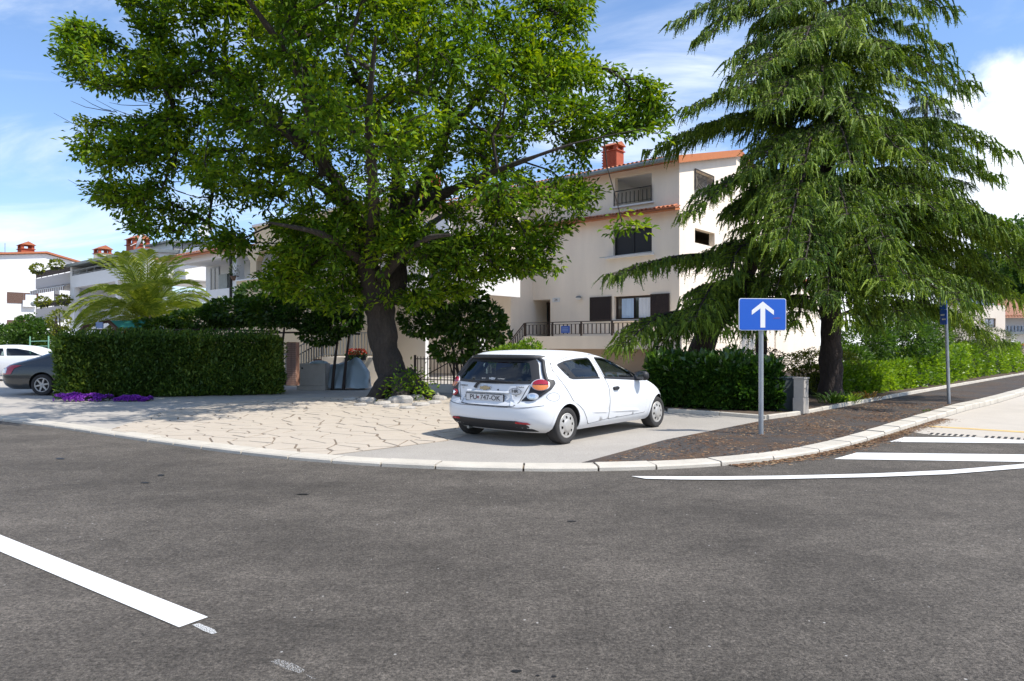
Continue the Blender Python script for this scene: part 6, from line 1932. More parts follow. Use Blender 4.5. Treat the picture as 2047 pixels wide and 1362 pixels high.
# black rubber edge from the roof down both sides
ed = MB()
for sgn in (-1,1):
    q = [(sgn*.70,1.338),(sgn*.775,1.29),(sgn*.86,1.14),(sgn*.955,.985)]
    pts = [Vector(rskin(hs,.014)(y,z,1)) for y,z in dense(q,.05,False)]
    ed.tube(pts, .034, 8)
sp = []
for k in range(25):
    y = -.80+1.6*k/24; e = 1-abs(y/.80)**6
    xr0 = hs.rear(y,1.375)
    sp += [(xr0+.02,y,1.392-.02*(1-e)),(xr0-.115*e,y,1.366),(xr0-.12*e,y,1.340),(hs.rear(y,1.315)-.006,y,1.322)]
ed.add(sp, [(4*k+j,4*k+j+1,4*k+5+j,4*k+4+j) for k in range(24) for j in range(3)], 0, True)
ed.build('spoiler', M['plastic_black'], tg)
sm_ = MB()
for sgn in (-1,1):
    seam(sm_, [(sgn*.74,.93),(sgn*.665,.76),(sgn*.625,.67),(sgn*.55,.612),(sgn*.40,.600),(0,.596)], B2_, .013)
sm_.build('tailgate_gap', M['plastic_black'], body)
# recess for the number plate: a raised brow and side flanks
rcs = MB()
bw2 = []
for k in range(13):
    y = -.43+.92*k/12; bw2 += [(hs.rear(y,.83)-.004,y,.83),(hs.rear(y,.805)-.035,y,.806),(hs.rear(y,.795)-.030,y,.793),(hs.rear(y,.79)-.003,y,.79)]
rcs.add(bw2, [(4*k+j,4*k+4+j,4*k+5+j,4*k+1+j) for k in range(12) for j in range(3)], 0, True)
for (ya,yb) in ((.49,.60),(-.43,-.54)):
    q = []
    for k in range(7):
        t = k/6; z = .80-.19*t; y = ya+(yb-ya)*t*.6
        s2 = math.copysign(.05, yb-ya)
        q += [(hs.rear(y,z)-.022*(1-.6*t),y,z),(hs.rear(y+s2,z)-.003,y+s2,z)]
    rcs.add(q, [(2*k,2*k+2,2*k+3,2*k+1) for k in range(6)], 0, True)
rcs.build('plate_recess', M['car_white'], tg)
# registration plate with its lettering
PYC = .065; pz0, pz1 = .652, .776; px_r = hs.rear(PYC,.70)-.022
plt = MB().box(px_r-.004,px_r+.012,PYC-.405,PYC+.405,pz0,pz1).build('number_plate', M['plastic_black'], tg)
MB().box(px_r-.008,px_r-.0045,PYC-.392,PYC+.392,pz0+.010,pz1-.010).build('plate_face', M['plate_white'], plt)
def rear_text(body_, size, m, parent, y, z, x, sx=1.0, name='lettering', italic=0):
    o = text_obj(body_, size, m, parent, (x,y,z), (R(90),0,R(-90)), .0015, name, sx=sx, shear=italic)
    return o
rear_text('PU', .112, M['ink'], plt, PYC+.235, .712, px_r-.010, 1.18)
rear_text('747-OK', .112, M['ink'], plt, PYC-.125, .712, px_r-.010, 1.16)
cx4 = MB()
for i in range(3):
    for j in range(4):
        cx4.box(px_r-.0105,px_r-.0085,PYC+.115+i*.013,PYC+.115+i*.013+.0125,.695+j*.010,.695+j*.010+.0095, (i+j)%2)
cx4.build('checker_emblem', [M['reflector'], M['zinc']], plt)
# badges
bx_ = hs.rear(.09,.865)-.010
bt_ = [(-.125,.005),(-.115,.03),(-.045,.03),(-.04,.042),(.05,.042),(.05,.03),(.125,.03),(.105,-.02),(.045,-.02),(.04,-.035),(-.05,-.035),(-.055,-.02),(-.125,-.02)]
em = MB(); n = len(bt_)
em.add([(bx_,.085-y,.862+z) for y,z in bt_]+[(bx_-.010,.085-y*.97,.862+z*.95) for y,z in bt_], [tuple(range(n,2*n))]+[(k,(k+1)%n,n+(k+1)%n,n+k) for k in range(n)])
emo = em.build('bow_tie_emblem', M['chrome'], tg)
em = MB(); em.add([(bx_-.0115,.085-y*.82,.862+z*.68) for y,z in bt_], [tuple(range(n))]); em.build('emblem_fill', M['gold'], emo)
rear_text('CHEVROLET', .037, M['ink'], tg, .585, .888, hs.rear(.585,.888)-.014, 1.0, 'left_badge', .2).rotation_euler = (R(90),0,R(-100))
rear_text('LS', .03, M['gold'], tg, .60, .852, hs.rear(.6,.852)-.014, 1.2, 'left_badge', .2).rotation_euler = (R(90),0,R(-100))
rear_text('SPARK', .034, M['ink'], tg, -.60, .897, hs.rear(-.60,.897)-.014, 1.5, 'right_badge', .2).rotation_euler = (R(90),0,R(-80))
oy, oz = -.535, .83
ov = MB(); n = 28; xo = hs.rear(oy,oz)-.010
ov.add([(xo-.002+(-.10)*(-(math.cos(2*math.pi*k/n))*.11*.0), oy+.115*math.cos(2*math.pi*k/n), oz+.048*math.sin(2*math.pi*k/n)) for k in range(n)], [tuple(range(n))])
ov.add([(xo-.001, oy+.122*math.cos(2*math.pi*k/n), oz+.054*math.sin(2*math.pi*k/n)) for k in range(n)], [tuple(range(n))], 1)
ovo = ov.build('country_sticker', [M['plate_white'], M['ink']], tg)
ovo.location = (-.016,0,0)
rear_text('HR', .075, M['ink'], ovo, oy, oz+.004, xo-.008, 1.3)
rear_text('RI', .03, M['ink'], tg, oy-.02, oz-.068, hs.rear(oy,oz-.068)-.014, 1.2, 'small_sticker')
rear_text('AUTO', .026, M['plate_white'], tg, .18, 1.012, hs.rear(.18,1.012)-.012, 1.1, 'window_sticker')
rear_text('CHEVROLET', .026, M['plate_white'], tg, -.20, 1.012, hs.rear(-.2,1.012)-.012, 1.1, 'window_sticker')
bt3 = MB(); xs_ = hs.rear(0,1.012)-.012; n = len(bt_); bt3.add([(xs_, -.01-y*.55, 1.012+z*.55) for y,z in bt_], [tuple(range(n))]); bt3.build('window_emblem', M['plate_white'], tg)
MB().lathe([(.012,0),(.012,.008),(0,.01)],12,M=Matrix.Translation((hs.rear(-.18,.845)-.002,-.18,.845)) @ Matrix.Rotation(R(-90),4,'Y')).build('lock', M['plastic_black'], tg)
# wiper
wp = MB()
pts = [(hs.rear(y,z)-.03,y,z) for y,z in ((.30,.865),(.27,.92),(.20,.985))]
wp.tube(pts,[.028,.022,.014],8); pts = [(hs.rear(y,z)-.028,y,z) for y,z in ((.28,.965),(.0,.985),(-.45,.968))]
wp.tube(pts,.013,6); wp.build('wiper', M['plastic_black'], tg)
# bumper insert and reflectors
val = rounded([(.86,.212),(.84,.33),(.80,.372),(.62,.385),(0,.375),(-.62,.385),(-.74,.355),(-.86,.212)], .04)
vo_ = patch('bumper_insert', val, rskin(hs,.008), M['plastic_black'], car, step=.06)
for s_ in (-1,1):
    patch('reflector', rounded([(s_*.58,.345),(s_*.60,.378),(s_*.80,.366),(s_*.835,.335)],.012,2), rskin(hs,.014), M['reflector'], vo_, step=.04)
sb2 = MB(); seam(sb2, [(1.0,.63),(.80,.60),(.62,.585),(-.62,.585),(-.80,.60),(-1.0,.63)], B2_, .010); sb2.build('bumper_gap', M['gap_grey'], body)
# tail lamps wrapping round the corner
def lamp(sgn):
    tl = empty('tail_lamp'); tl.parent = car
    def skin_pt(s, z, lift):                       # s runs from the tailgate edge round the corner along the side
        n = 40; best = None
        ang = s*math.pi/2; a, b, ar, af = hs.lims(z); w = hs.w(z)
        sy, cx_ = math.sin(ang)**(2/hs.nr), math.cos(ang)**(2/hs.nr)
        p = Vector((a+ar*(1-cx_), w*sy, z)); nrm = Vector((-cx_**(hs.nr-1)/ar, sy**(hs.nr-1)/w, .12)).normalized()
        p += nrm*lift; return Vector((p.x, sgn*p.y, p.z))
    def blob(outline, lift, edge, m, name, parent, bulge=0.0):
        o2 = rounded(outline,.02,3)
        c = sum(o2, Vector((0,0)))/len(o2)
        rmax = max((p-c).length for p in o2)
        def fn(u, v, k):
            q = Vector((u,v)); d = min(1,(q-c).length/rmax)
            return skin_pt(u, v, (lift+bulge*(1-d*d)) if k > 0 else edge)
        return patch(name, o2, fn, m, parent, step=.025, thick=1.0)
    hz = [(.27,.690),(.36,.80),(.385,.87),(.41,.96),(.50,1.015),(.66,1.03),(.80,1.01),(.83,.955),(.76,.88),(.66,.82),(.53,.745),(.42,.695)]
    h_ = blob(hz, .012, -.004, M['plastic_black'], 'housing', tl)
    ell = lambda cx2,cz2,ru,rv,k0,k1: [(cx2+ru*math.cos(a), cz2+rv*math.sin(a)) for a in [k0+(k1-k0)*q/18 for q in range(19)]]
    blob(ell(.556,.938,.160,.090,0,2*math.pi)[:-1], .020, -.002, mat('lamp_bezel', (.55,.55,.57), .35, metal=.3), 'bezel', tl)
    blob(ell(.555,.943,.135,.074,.0,math.pi), .030, .0, M['lens_red'], 'upper_lens', tl, .022)
    blob(ell(.555,.933,.135,.074,math.pi,2*math.pi), .030, .0, M['lens_amber'], 'lower_lens', tl, .022)
    blob(ell(.435,.765,.090,.052,0,2*math.pi)[:-1], .022, -.002, M['lens_clear'] if sgn < 0 else M['reflector'], 'reversing_lens', tl, .018)
    blob(ell(.43,.765,.05,.032,0,2*math.pi)[:-1], .040, -.002, M['chrome'], 'reversing_bulb', tl, .01)
lamp(-1); lamp(1)
# front lamps, seen edge-on along the wing
for sgn in (-1,1):
    f_ = skins(hs, sgn, .012)
    patch('headlamp', rounded([(2.72,.955),(2.86,.90),(3.06,.80),(3.16,.72),(3.12,.70),(2.98,.76),(2.80,.88)],.02,2), f_, M['plastic_black'], car, step=.04)
# windscreen
def fskin(y, z, k): return (hs.frontx(y,z)+.004*k, y, z)
patch('windscreen', rounded([(-.80,1.03),(-.70,1.22),(-.60,1.34),(.60,1.34),(.70,1.22),(.80,1.03)],.05), fskin, M['glass_car'], car, step=.09)
# seats with head rests, steering wheel, dashboard, blue shape and brake light inside the rear window
def seat_(x, y, w, name='seat'):
    mb = MB()
    def pad(x0,x1,w_,z0,z1,lean):
        n = 8
        for side_ in (0,):
            v = []
            for z, k in ((z0,1.),(z0+(z1-z0)*.5,1.),(z1-.04,.95),(z1,.8)):
                xx = lean*(z-z0)
                v += [(x0-xx,y-w_*k,z),(x1-xx,y-w_*k,z),(x1-xx,y+w_*k,z),(x0-xx,y+w_*k,z)]
            fs = [(i*4+k,i*4+(k+1)%4,(i+1)*4+(k+1)%4,(i+1)*4+k) for i in range(3) for k in range(4)]+[(12,13,14,15)]
            mb.add(v, fs, 0, True)
    pad(x,x+.12,w,.88,1.13,.28); pad(x-.09,x+.01,w*.55,1.145,1.27,.2)
    return mb.build(name, M['seat'], car)
seat_(1.35,-.48,.27); seat_(1.35,.48,.27); seat_(.35,-.45,.25); seat_(.35,.45,.25)
stw = MB(); Ms = Matrix.Translation((1.95,.48,1.02)) @ Matrix.Rotation(R(-65),4,'Y')
stw.tube([Ms @ Vector((.19*math.cos(a),.19*math.sin(a),0)) for a in [q*.3142 for q in range(21)]], .018, 6); stw.build('steering_wheel', M['plastic_black'], car)
MB().add([(.02,.42,1.245),(.02,.05,1.225),(.02,.12,1.195),(.02,.30,1.17),(.02,.44,1.11)], [(0,1,2,3,4)]).add([(.03,.42,1.245),(.03,.05,1.225),(.03,.12,1.195),(.03,.30,1.17),(.03,.44,1.11)], [(4,3,2,1,0)]).build('blue_shape', mat('flat_blue', (.02,.13,.62), .7), car)  # flat two-sided blue shape behind the rear glass
MB().box(hs.rear(0,1.30)+.04,hs.rear(0,1.30)+.10,-.17,.17,1.262,1.285).build('brake_light', M['lens_red'], car)
MB().tube([(-.45,.50,.21),(-.60,.50,.205)],.025,8).build('exhaust', M['zinc'], car)

# ---------------------------------------------------------------- dark grey car half hidden by the hedge
ds = Shape(
    xr=[(.20,-1.22),(.32,-1.38),(.50,-1.45),(.68,-1.46),(.80,-1.42),(.90,-1.34),(.97,-1.24),(1.10,-.82),(1.22,-.40),(1.32,-.16),(1.38,.05),(1.42,.5),(1.44,1.0)],
    xf=[(.20,4.30),(.40,4.55),(.60,4.55),(.75,4.35),(.90,3.6),(1.0,3.1),(1.1,2.9),(1.25,2.5),(1.38,2.1),(1.42,1.7),(1.44,1.4)],
    w=[(.20,.80),(.35,.87),(.6,.90),(.85,.88),(.97,.84),(1.15,.76),(1.3,.67),(1.38,.58),(1.42,.45),(1.44,.2)], ar=.75, af=1.2, nr=3.0)
dk = empty('hatchback_car', ((84-CX)*22.1/FPX, 22.9, PZ), R(3), 'dark grey hatchback with alloy wheel, its front hidden behind the clipped hedge', 'car')
zl2 = [.20,.24,.32,.40,.5,.6,.68,.74,.8,.85,.9,.94,.97,1.03,1.1,1.16,1.22,1.28,1.32,1.36,1.39,1.41,1.425,1.435,1.44]
dwin = rounded([(.42,.99),(.62,1.20),(.80,1.285),(1.15,1.31),(1.15,.985)], .05); dwin2 = rounded([(1.22,.985),(1.22,1.31),(1.7,1.30),(2.2,1.20),(2.75,.99)], .05)
drg = rounded([(-.60,1.01),(-.52,1.24),(.52,1.24),(.60,1.01)], .05)
boolean_cut('body', ds.body_mesh('body', zl2, M['car_dark']), [(disc(0,.34,.40,-1.2,-.62),M['well']),(disc(0,.34,.40,.62,1.2),M['well']),(disc(3.0,.34,.40,-1.2,-.62),M['well']),(sprism(dwin,-1.2,1.2),M['cabin']),(sprism(dwin2,-1.2,1.2),M['cabin'])], dk)
for sgn in (-1,1):
    patch('window_glass', dwin, skins(ds,sgn,.003), M['glass_rear'], dk, step=.1); patch('window_glass', dwin2, skins(ds,sgn,.003), M['glass_rear'], dk, step=.12)
    tr = MB(); seam(tr, [(p.x,p.y) for p in dwin]+[(dwin[0].x,dwin[0].y)], skins(ds,sgn,.006), .03); tr.build('window_trim', M['plastic_black'], dk)
    tr = MB(); seam(tr, [(.38,.99),(.36,.80),(.50,.62),(.52,.55)], skins(ds,sgn,.004), .014); tr.build('door_gap', M['plastic_black'], dk)
    make_wheel(dk, 0, sgn*.79, .335, .21, sgn, 'alloy'); make_wheel(dk, 3.0, sgn*.79, .335, .21, sgn, 'alloy')
    patch('tail_lamp', rounded([(-1.32,.66),(-1.34,.90),(-1.17,.965),(-.62,.955),(-.84,.86),(-.94,.67)],.03,2), lambda x,z,k,sgn=sgn: (x, sgn*(ds.side(max(x,ds.xr(z)+.02),z)+.012), z), M['lens_red'], dk, step=.05)
    patch('lamp_lens', rounded([(-1.24,.70),(-1.24,.84),(-1.08,.86),(-1.10,.70)],.03,2), lambda x,z,k,sgn=sgn: (x, sgn*(ds.side(max(x,ds.xr(z)+.02),z)+.018), z), M['lens_clear'], dk, step=.05)
patch('rear_window', rounded([(-.66,1.0),(-.58,1.33),(.58,1.33),(.66,1.0)],.05), rskin(ds,.004), mat('dark_rear_glass',(.02,.03,.045),.05,spec=1.0), dk, step=.08)
MB().box(-1.482,-1.46,-.26,.26,.66,.77).build('number_plate', M['plate_white'], dk)
MB().box(-1.49,-1.42,-.36,.36,.83,.86).build('boot_trim', M['chrome'], dk)

# ---------------------------------------------------------------- white car behind it
ws = Shape(
    xr=[(.22,-.9),(.4,-1.05),(.7,-1.06),(.9,-.98),(1.0,-.9),(1.2,-.65),(1.4,-.4),(1.46,-.1),(1.5,.4)],
    xf=[(.22,3.9),(.4,4.1),(.6,4.1),(.8,3.9),(.92,3.2),(1.0,2.85),(1.2,2.35),(1.38,1.85),(1.46,1.4),(1.5,.9)],
    w=[(.22,.8),(.4,.86),(.7,.88),(.95,.85),(1.2,.75),(1.4,.62),(1.46,.5),(1.5,.2)])
wc = empty('estate_car', ((-28-CX)*30.7/FPX, 31.5, PZ+.10), R(2), 'white estate car passing behind the dark grey hatchback', 'car')
w1_ = rounded([(-.5,1.02),(-.3,1.30),(.5,1.345),(.62,1.345),(.78,1.02)],.05); w2_ = rounded([(.88,1.02),(.76,1.345),(1.2,1.34),(1.75,1.24),(2.35,1.02)],.05); w0_ = rounded([(-.40,1.02),(-.3,1.28),(-.1,1.3),(-.1,1.02)],.04)
boolean_cut('body', ws.body_mesh('body', [.22,.3,.4,.5,.6,.7,.8,.9,.95,1.0,1.1,1.2,1.3,1.4,1.43,1.46,1.48,1.49,1.5], M['car_white']), [(disc(0,.33,.37,-1.2,-.6),M['well']),(disc(2.7,.33,.37,-1.2,-.6),M['well']),(sprism(w1_,-1.2,1.2),M['cabin']),(sprism(w2_,-1.2,1.2),M['cabin'])], wc)
for sgn in (-1,1):
    for p_ in (w1_, w2_): patch('window_glass', p_, skins(ws,sgn,.003), M['glass_car'], wc, step=.1)
    make_wheel(wc, 0, sgn*.77, .32, .2, sgn, 'alloy'); make_wheel(wc, 2.7, sgn*.77, .32, .2, sgn, 'alloy')
# ================================================================== street furniture and small things
M['sign_blue'] = mat('sign_blue', (.009,.098,.50), .35)
M['sign_white'] = mat('sign_white', (.80,.80,.80), .4)
sg = G(1523,869,PZ+.007)
zt_ = CAMZ+(HY-597)*sg.y/FPX; zb_s = CAMZ+(HY-661)*sg.y/FPX; hw = 49.5*sg.y/FPX
sign = empty('arrow_sign', sg, R(7), 'blue rectangular road sign with white straight up arrow on a grey post', 'road sign')
MB().tube([(0,.035,-.05),(0,.035,zt_-sg.z-.06)], .043, 16).build('post', M['grey_metal'], sign)
def round_plate(w, h, r, y0, y1, zc):
    p = rounded([(-w,-h),(w,-h),(w,h),(-w,h)], r, 6); n = len(p); mb = MB()
    v = [(q.x,y0,zc+q.y) for q in p]+[(q.x,y1,zc+q.y) for q in p]
    return mb.add(v, [tuple(range(n)), tuple(range(n,2*n))[::-1]]+[(k,n+k,n+(k+1)%n,(k+1)%n) for k in range(n)])
zc_s = (zt_+zb_s)/2-sg.z; hh_s = (zt_-zb_s)/2; tilt = R(-1.2)
pnl = round_plate(hw,hh_s,.045,-.030,-.010,zc_s).build('panel', [M['sign_white']], sign)
round_plate(hw-.010,hh_s-.010,.038,-.034,-.0305,zc_s).build('blue_face', M['sign_blue'], pnl)
sc_ = hw*2/98.0
ar = [(-4.6,-28),(4.6,-28),(4.6,9),(16.5,-1.5),(24,-1.5),(24,4),(0,25.5),(-24,4),(-24,-1.5),(-16.5,-1.5),(-4.6,9)]
ar = [(-5,-26),(5,-26),(5,12),(23,-1),(23,8),(0,25.5),(-23,8),(-23,-1),(-5,12)]
MB().add([(-.0+x*sc_,-.0365,zc_s+y*sc_) for x,y in ar], [(0,1,2,5,8),(2,3,4,5),(8,5,6,7)]).build('arrow', M['sign_white'], pnl)
cl = MB().box(-.09,.09,-.0095,.0,zc_s+hh_s*.5-.02,zc_s+hh_s*.5+.02).box(-.09,.09,-.0095,.0,zc_s-hh_s*.5-.02,zc_s-hh_s*.5+.02); cl.build('clamp', M['grey_metal'], sign)
MB().add([(x*sc_,-.0355,zc_s+y*sc_) for x,y in ((20,-7),(30,-5.5),(38,-6.5),(36,-8),(24,-8.5))], [(0,1,2,3,4)]).build('scratch', mat('scuffed_paint', (.12,.08,.30), .7), pnl)

s2 = G(1897,808,PZ+.007)
z2t = CAMZ+(HY-592)*s2.y/FPX
sign2 = empty('blue_sign', s2, R(-86), 'grey post with a narrow blue sign turned nearly edge-on at the kerb', 'road sign')
lean = Vector((0,.0,0)); tp2 = Vector((-.06*0, -.10, z2t-s2.z))
MB().tube([(0,0,-.05),(tp2.x,tp2.y,tp2.z)], .042, 14).build('post', M['grey_metal'], sign2)
pw = .13
zc2 = CAMZ+(HY-600)*s2.y/FPX - s2.z
pn2 = round_plate(pw,.22,.03,-.165,-.150,zc2-.03).build('panel', M['sign_blue'], sign2)
MB().lathe([(0,0),(.09,0),(.09,.002),(0,.002)],20,M=Matrix.Translation((0,-.166,zc2-.02)) @ Matrix.Rotation(R(90),4,'X')).build('pictogram', M['sign_white'], pn2)
pn3 = round_plate(pw,.20,.03,-.16,-.145,zc2-.46).build('panel', M['sign_blue'], sign2)
MB().box(-.10,.05,-.163,-.161,zc2-.42,zc2-.38).box(-.05,.10,-.163,-.161,zc2-.54,zc2-.50).build('pictogram', M['sign_white'], pn3)

# electric cabinet beside the footway edging
cbp = G(1617,826,PZ+.05); cbY = cbp.y+.15
wF = 24*cbY/FPX; 
cab = empty('utility_cabinet', (cbp.x,cbY,PZ+.03), R(47), 'grey utility cabinet with faded stencil marks at the bed edging', 'cabinet')
hc_ = (826-757)*cbY/FPX
fx = .32
mb = MB().box(-fx/2,fx/2,0,.24,0,hc_*.44); mb.build('plinth', M['cabinet'], cab)
MB().box(-fx/2+.015,fx/2-.015,(.012),.225,hc_*.44,hc_).build('body', M['cabinet'], cab)
MB().box(-fx/2+.03,fx/2-.03,-.004,.012,hc_*.47,hc_*.97).build('door', M['cabinet'], cab)
MB().box(-fx/2,fx/2,-.02,.25,hc_,hc_+.03).build('lid', M['cabinet'], cab)
MB().lathe([(.0,.0),(.014,.0),(.014,.008),(0,.01)],10,M=Matrix.Translation((-fx/2+.07,-.004,hc_*.72)) @ Matrix.Rotation(R(90),4,'X')).build('lock', M['plastic_black'], cab)
stn = mat('faded_stencil', (.20,.18,.16), .8)
text_obj('VSC', .11, stn, cab, (.02,-.007,hc_*.88), (R(90),R(8),0), .0005, 'stencil')
text_obj('11 3', .11, stn, cab, (.05,-.007,hc_*.71), (R(90),0,0), .0005, 'stencil')
c2 = Vector((cbp.x-.33, cbY+.42, PZ+.03))
cab2 = empty('electric_box', c2, R(8), 'dark grey electric box in the shade left of the grey cabinet', 'cabinet')
MB().box(-.30,.26,-.12,.18,0,hc_*1.0).build('body', M['cabinet_dark'], cab2)
MB().box(-.33,.29,-.15,.21,hc_*1.0,hc_*1.0+.035).build('lid', M['cabinet_dark'], cab2)
MB().box(-.27,.23,-.128,-.12,.12,hc_*.94).build('door', M['cabinet_dark'], cab2)

# low pier with a meter box at the left of the tree
pr0 = P(641,770,24.6)
pier = empty('meter_pier', (pr0.x,24.6,PZ), R(-6), 'low grey concrete meter pier in the shade by the garden steps', 'pier')
ph = CAMZ+(HY-727)*24.6/FPX-PZ
x0_, x1_ = (608-641)*24.6/FPX, (650-641)*24.6/FPX
MB().box(x0_,x1_,0,.5,0,ph).build('body', M['cabinet'], pier)
MB().box((597-641)*24.6/FPX,x0_-.002,.02,.48,0,ph).build('side_box', M['cabinet'], pier)
MB().box(x0_-.25,x1_+.04,-.10,.6,-.01,.16).build('footing', M['cabinet'], pier)
MB().lathe([(0,0),(.035,0),(.03,.01),(0,.012)],10,M=Matrix.Translation(((602-641)*24.6/FPX,.018,ph*.82)) @ Matrix.Rotation(R(90),4,'X')).build('hole', M['plastic_black'], pier)
bag = empty('plastic_bag', (pr0.x-.10,24.75,PZ+ph), .3, 'crumpled plastic bag lying on the grey meter pier', 'bag')
mb = MB(); v = []
for i in range(7):
    for k in range(14):
        a = 2*math.pi*k/14; ph_ = math.pi*i/12; r_ = (.33*math.cos(ph_))*(1+.25*noise.noise(Vector((math.cos(a)*2,math.sin(a)*2,i))))
        v.append((r_*math.cos(a),r_*.6*math.sin(a),max(.0,.11*math.sin(ph_))))
mb.add(v, [(i*14+k,i*14+(k+1)%14,(i+1)*14+(k+1)%14,(i+1)*14+k) for i in range(6) for k in range(14)]+[tuple(range(84,98))], 0, True).build('film', mat('pale_film', (.32,.40,.42), .35), bag)
# motorcycle under a silver cover
cv = P(690,770,25.2)
cov = empty('covered_motorcycle', (cv.x,25.2,PZ), R(-8), 'motorcycle under a shiny grey cover between meter pier and trunk', 'motorcycle')
prof = [(-.75,.40,.55),(-.55,.42,.78),(-.2,.40,.88),(.1,.36,.90),(.30,.40,1.02),(.42,.44,1.12),(.56,.38,1.06),(.72,.30,.82),(.9,.22,.55)]
mb = MB(); nk = 18; v = []
for x, w, h in prof:
    for k in range(nk+1):
        t = -1+2*k/nk; e = abs(t)
        yy = w*t*(1+.05*math.sin(k*2.1)); zz = h*(1-e**2.6)+.05 + .09*noise.noise(Vector((x*3,t*4,0)))+.04*math.sin(k*1.9+x*5)
        v.append((x, yy*(1.15 if e > .8 else 1), max(.05,zz)))
n1 = nk+1
mb.add(v, [(i*n1+k,(i+1)*n1+k,(i+1)*n1+k+1,i*n1+k+1) for i in range(len(prof)-1) for k in range(nk)]+[tuple(range(n1)), tuple(range((len(prof)-1)*n1,len(prof)*n1))[::-1]], 0, True)
mb.build('cover', mat('silver_cover', (.30,.36,.39), .38, metal=.25), cov)
for xw in (-.50,.62):
    MB().lathe([(.20,-.05),(.28,-.05),(.30,0),(.28,.05),(.20,.05)],24,M=Matrix.Translation((xw,0,.30)) @ Matrix.Rotation(R(90),4,'X')).build('wheel', M['rubber'], cov)
# garden stairs with railings left of the tree
gs = P(600,740,28.5)
gst = empty('garden_stair', (gs.x-.8,28.5,PZ), R(-14), 'garden stair with dark red treads and pale handrails behind the pier', 'stairs')
for k in range(6):
    MB().box(k*.30,k*.30+.32,0,1.2,0 if k == 0 else k*.17-.05,(k+1)*.17-.002).build('step', mat('red_tread', (.12,.035,.028), .8) if k == 0 else bpy.data.materials['red_tread'], gst)
for yy in (-.02,1.15):
    railing_part(gst, [(-.1,yy,.10),(1.9,yy,1.12)], .95, M['grey_metal'] if yy < 0 else M['iron'], step=.13, bar=.025, mid=False)
railing_part(gst, [(1.9,-.02,1.12),(4.4,-.02,1.12)], .95, M['grey_metal'], step=.13, bar=.025, mid=False, name='landing_railing')
MB().box(1.92,4.4,-.1,1.25,0,1.11).build('landing', M['wall_cream'], gst)
# brick gate pillar
bp_ = P(592,720,28.0)
bpil = empty('brick_pillar', (bp_.x,27.6,PZ), R(-10), 'pale red brick pillar at the foot of the garden stair', 'pillar')
MB().box(-.20,.20,-.14,.14,0,1.70).build('mortar_core', M['mortar'], bpil)
pbm = MB().box(-.098,.098,-.012,.012,-.03,.03).mesh('brick', mat('pale_brick', (.48,.30,.24), .9, .2, 9))
for r_ in range(22):
    for k in range(2):
        link('brick', pbm, bpil, (-.103+k*.206+(.05 if r_%2 else -.0)*(1 if k == 0 else -1)*.0, -.150, .06+r_*.075))
# geraniums
gq = P(712,706,27.5); ger = empty('geranium_box', (gq.x,27.5,1.05), 0, 'trough of orange red geraniums hanging behind the tree trunk', 'flower box')
MB().box(-.4,.4,-.12,.12,0,.2).build('trough', M['plastic_black'], ger)
leaf_obj('blossoms', [blob_leaves((0,0,.32),(.38,.16,.12),260,(.05,.08),(.05,.07),up=.6)], M['flower_red'], ger)
leaf_obj('foliage', [blob_leaves((0,0,.15),(.40,.2,.2),300,(.05,.09),(.05,.07),up=.6)], M['leaf_shrub'], ger)
MB().box(-.05,.05,-.05,.05,-1.0,0).build('stand', M['iron'], ger)
# iron fence on a low wall right of the trunk
fq0, fq1 = P(826,770,23.8), P(985,772,22.8)
fr_ang = math.atan2(fq1.y-fq0.y, fq1.x-fq0.x); fL = (fq1-fq0).to_2d().length
fen = empty('iron_fence', (fq0.x,fq0.y,PZ), fr_ang, 'rusty iron fence with diagonal brace on a low wall right of the trunk', 'fence')
MB().box(0,fL,-.02,.18,-.02,.28).build('low_wall', M['old_plaster'], fen)
M['rust'] = mat('rusty_iron', (.05,.030,.024), .8, .3, 12)
rails = MB()
for zz in (.42,1.12): rails.bar((0,.08,zz),(fL,.08,zz),.03)
rails.bar((.15,.08,.42),(1.3,.06,1.0),.028)
rails.build('rail', M['rust'], fen)
barm = MB().box(-.011,.011,-.011,.011,.28,1.2).mesh('bar', M['rust'])
k = 0
while k*.125 < fL:
    link('bar', barm, fen, (k*.125,.08,0)); k += 1
for xx in (0,fL*.5,fL-.05): MB().box(xx,xx+.06,.05,.11,.2,1.25).build('post', M['rust'], fen)
# loose stones round the foot of the tree
sr = random.Random(9)
SLABS = ['pale slab left of the trunk foot, standing clear of the trunk', 'flat slab just left of the trunk base on the crazy paving', 'leftmost thin slab lying in the tree shade', 'long thick slab heaped against the front of the trunk', 'rounded slab right beside the suckers at the trunk foot', 'large light slab near the hatchback end of the heap', 'small rightmost slab of the heap by the iron fence', 'low slab in front of the suckers nearest the hatchback', 'small flat slab directly in front of the trunk', 'foremost flat slab of the heap on the crazy paving', 'low second slab from the left in the tree shade', 'small slab in front of the large light slab']
stones = [(735,803,.55,.3,.12),(765,810,.5,.28,.10),(700,800,.45,.25,.08),(800,806,.75,.34,.20),(832,800,.5,.3,.16),(858,797,.62,.36,.22),(880,801,.4,.25,.14),(842,812,.45,.25,.10),(782,815,.4,.22,.09),(815,818,.4,.22,.08),(720,812,.35,.2,.08),(868,808,.35,.22,.10)]
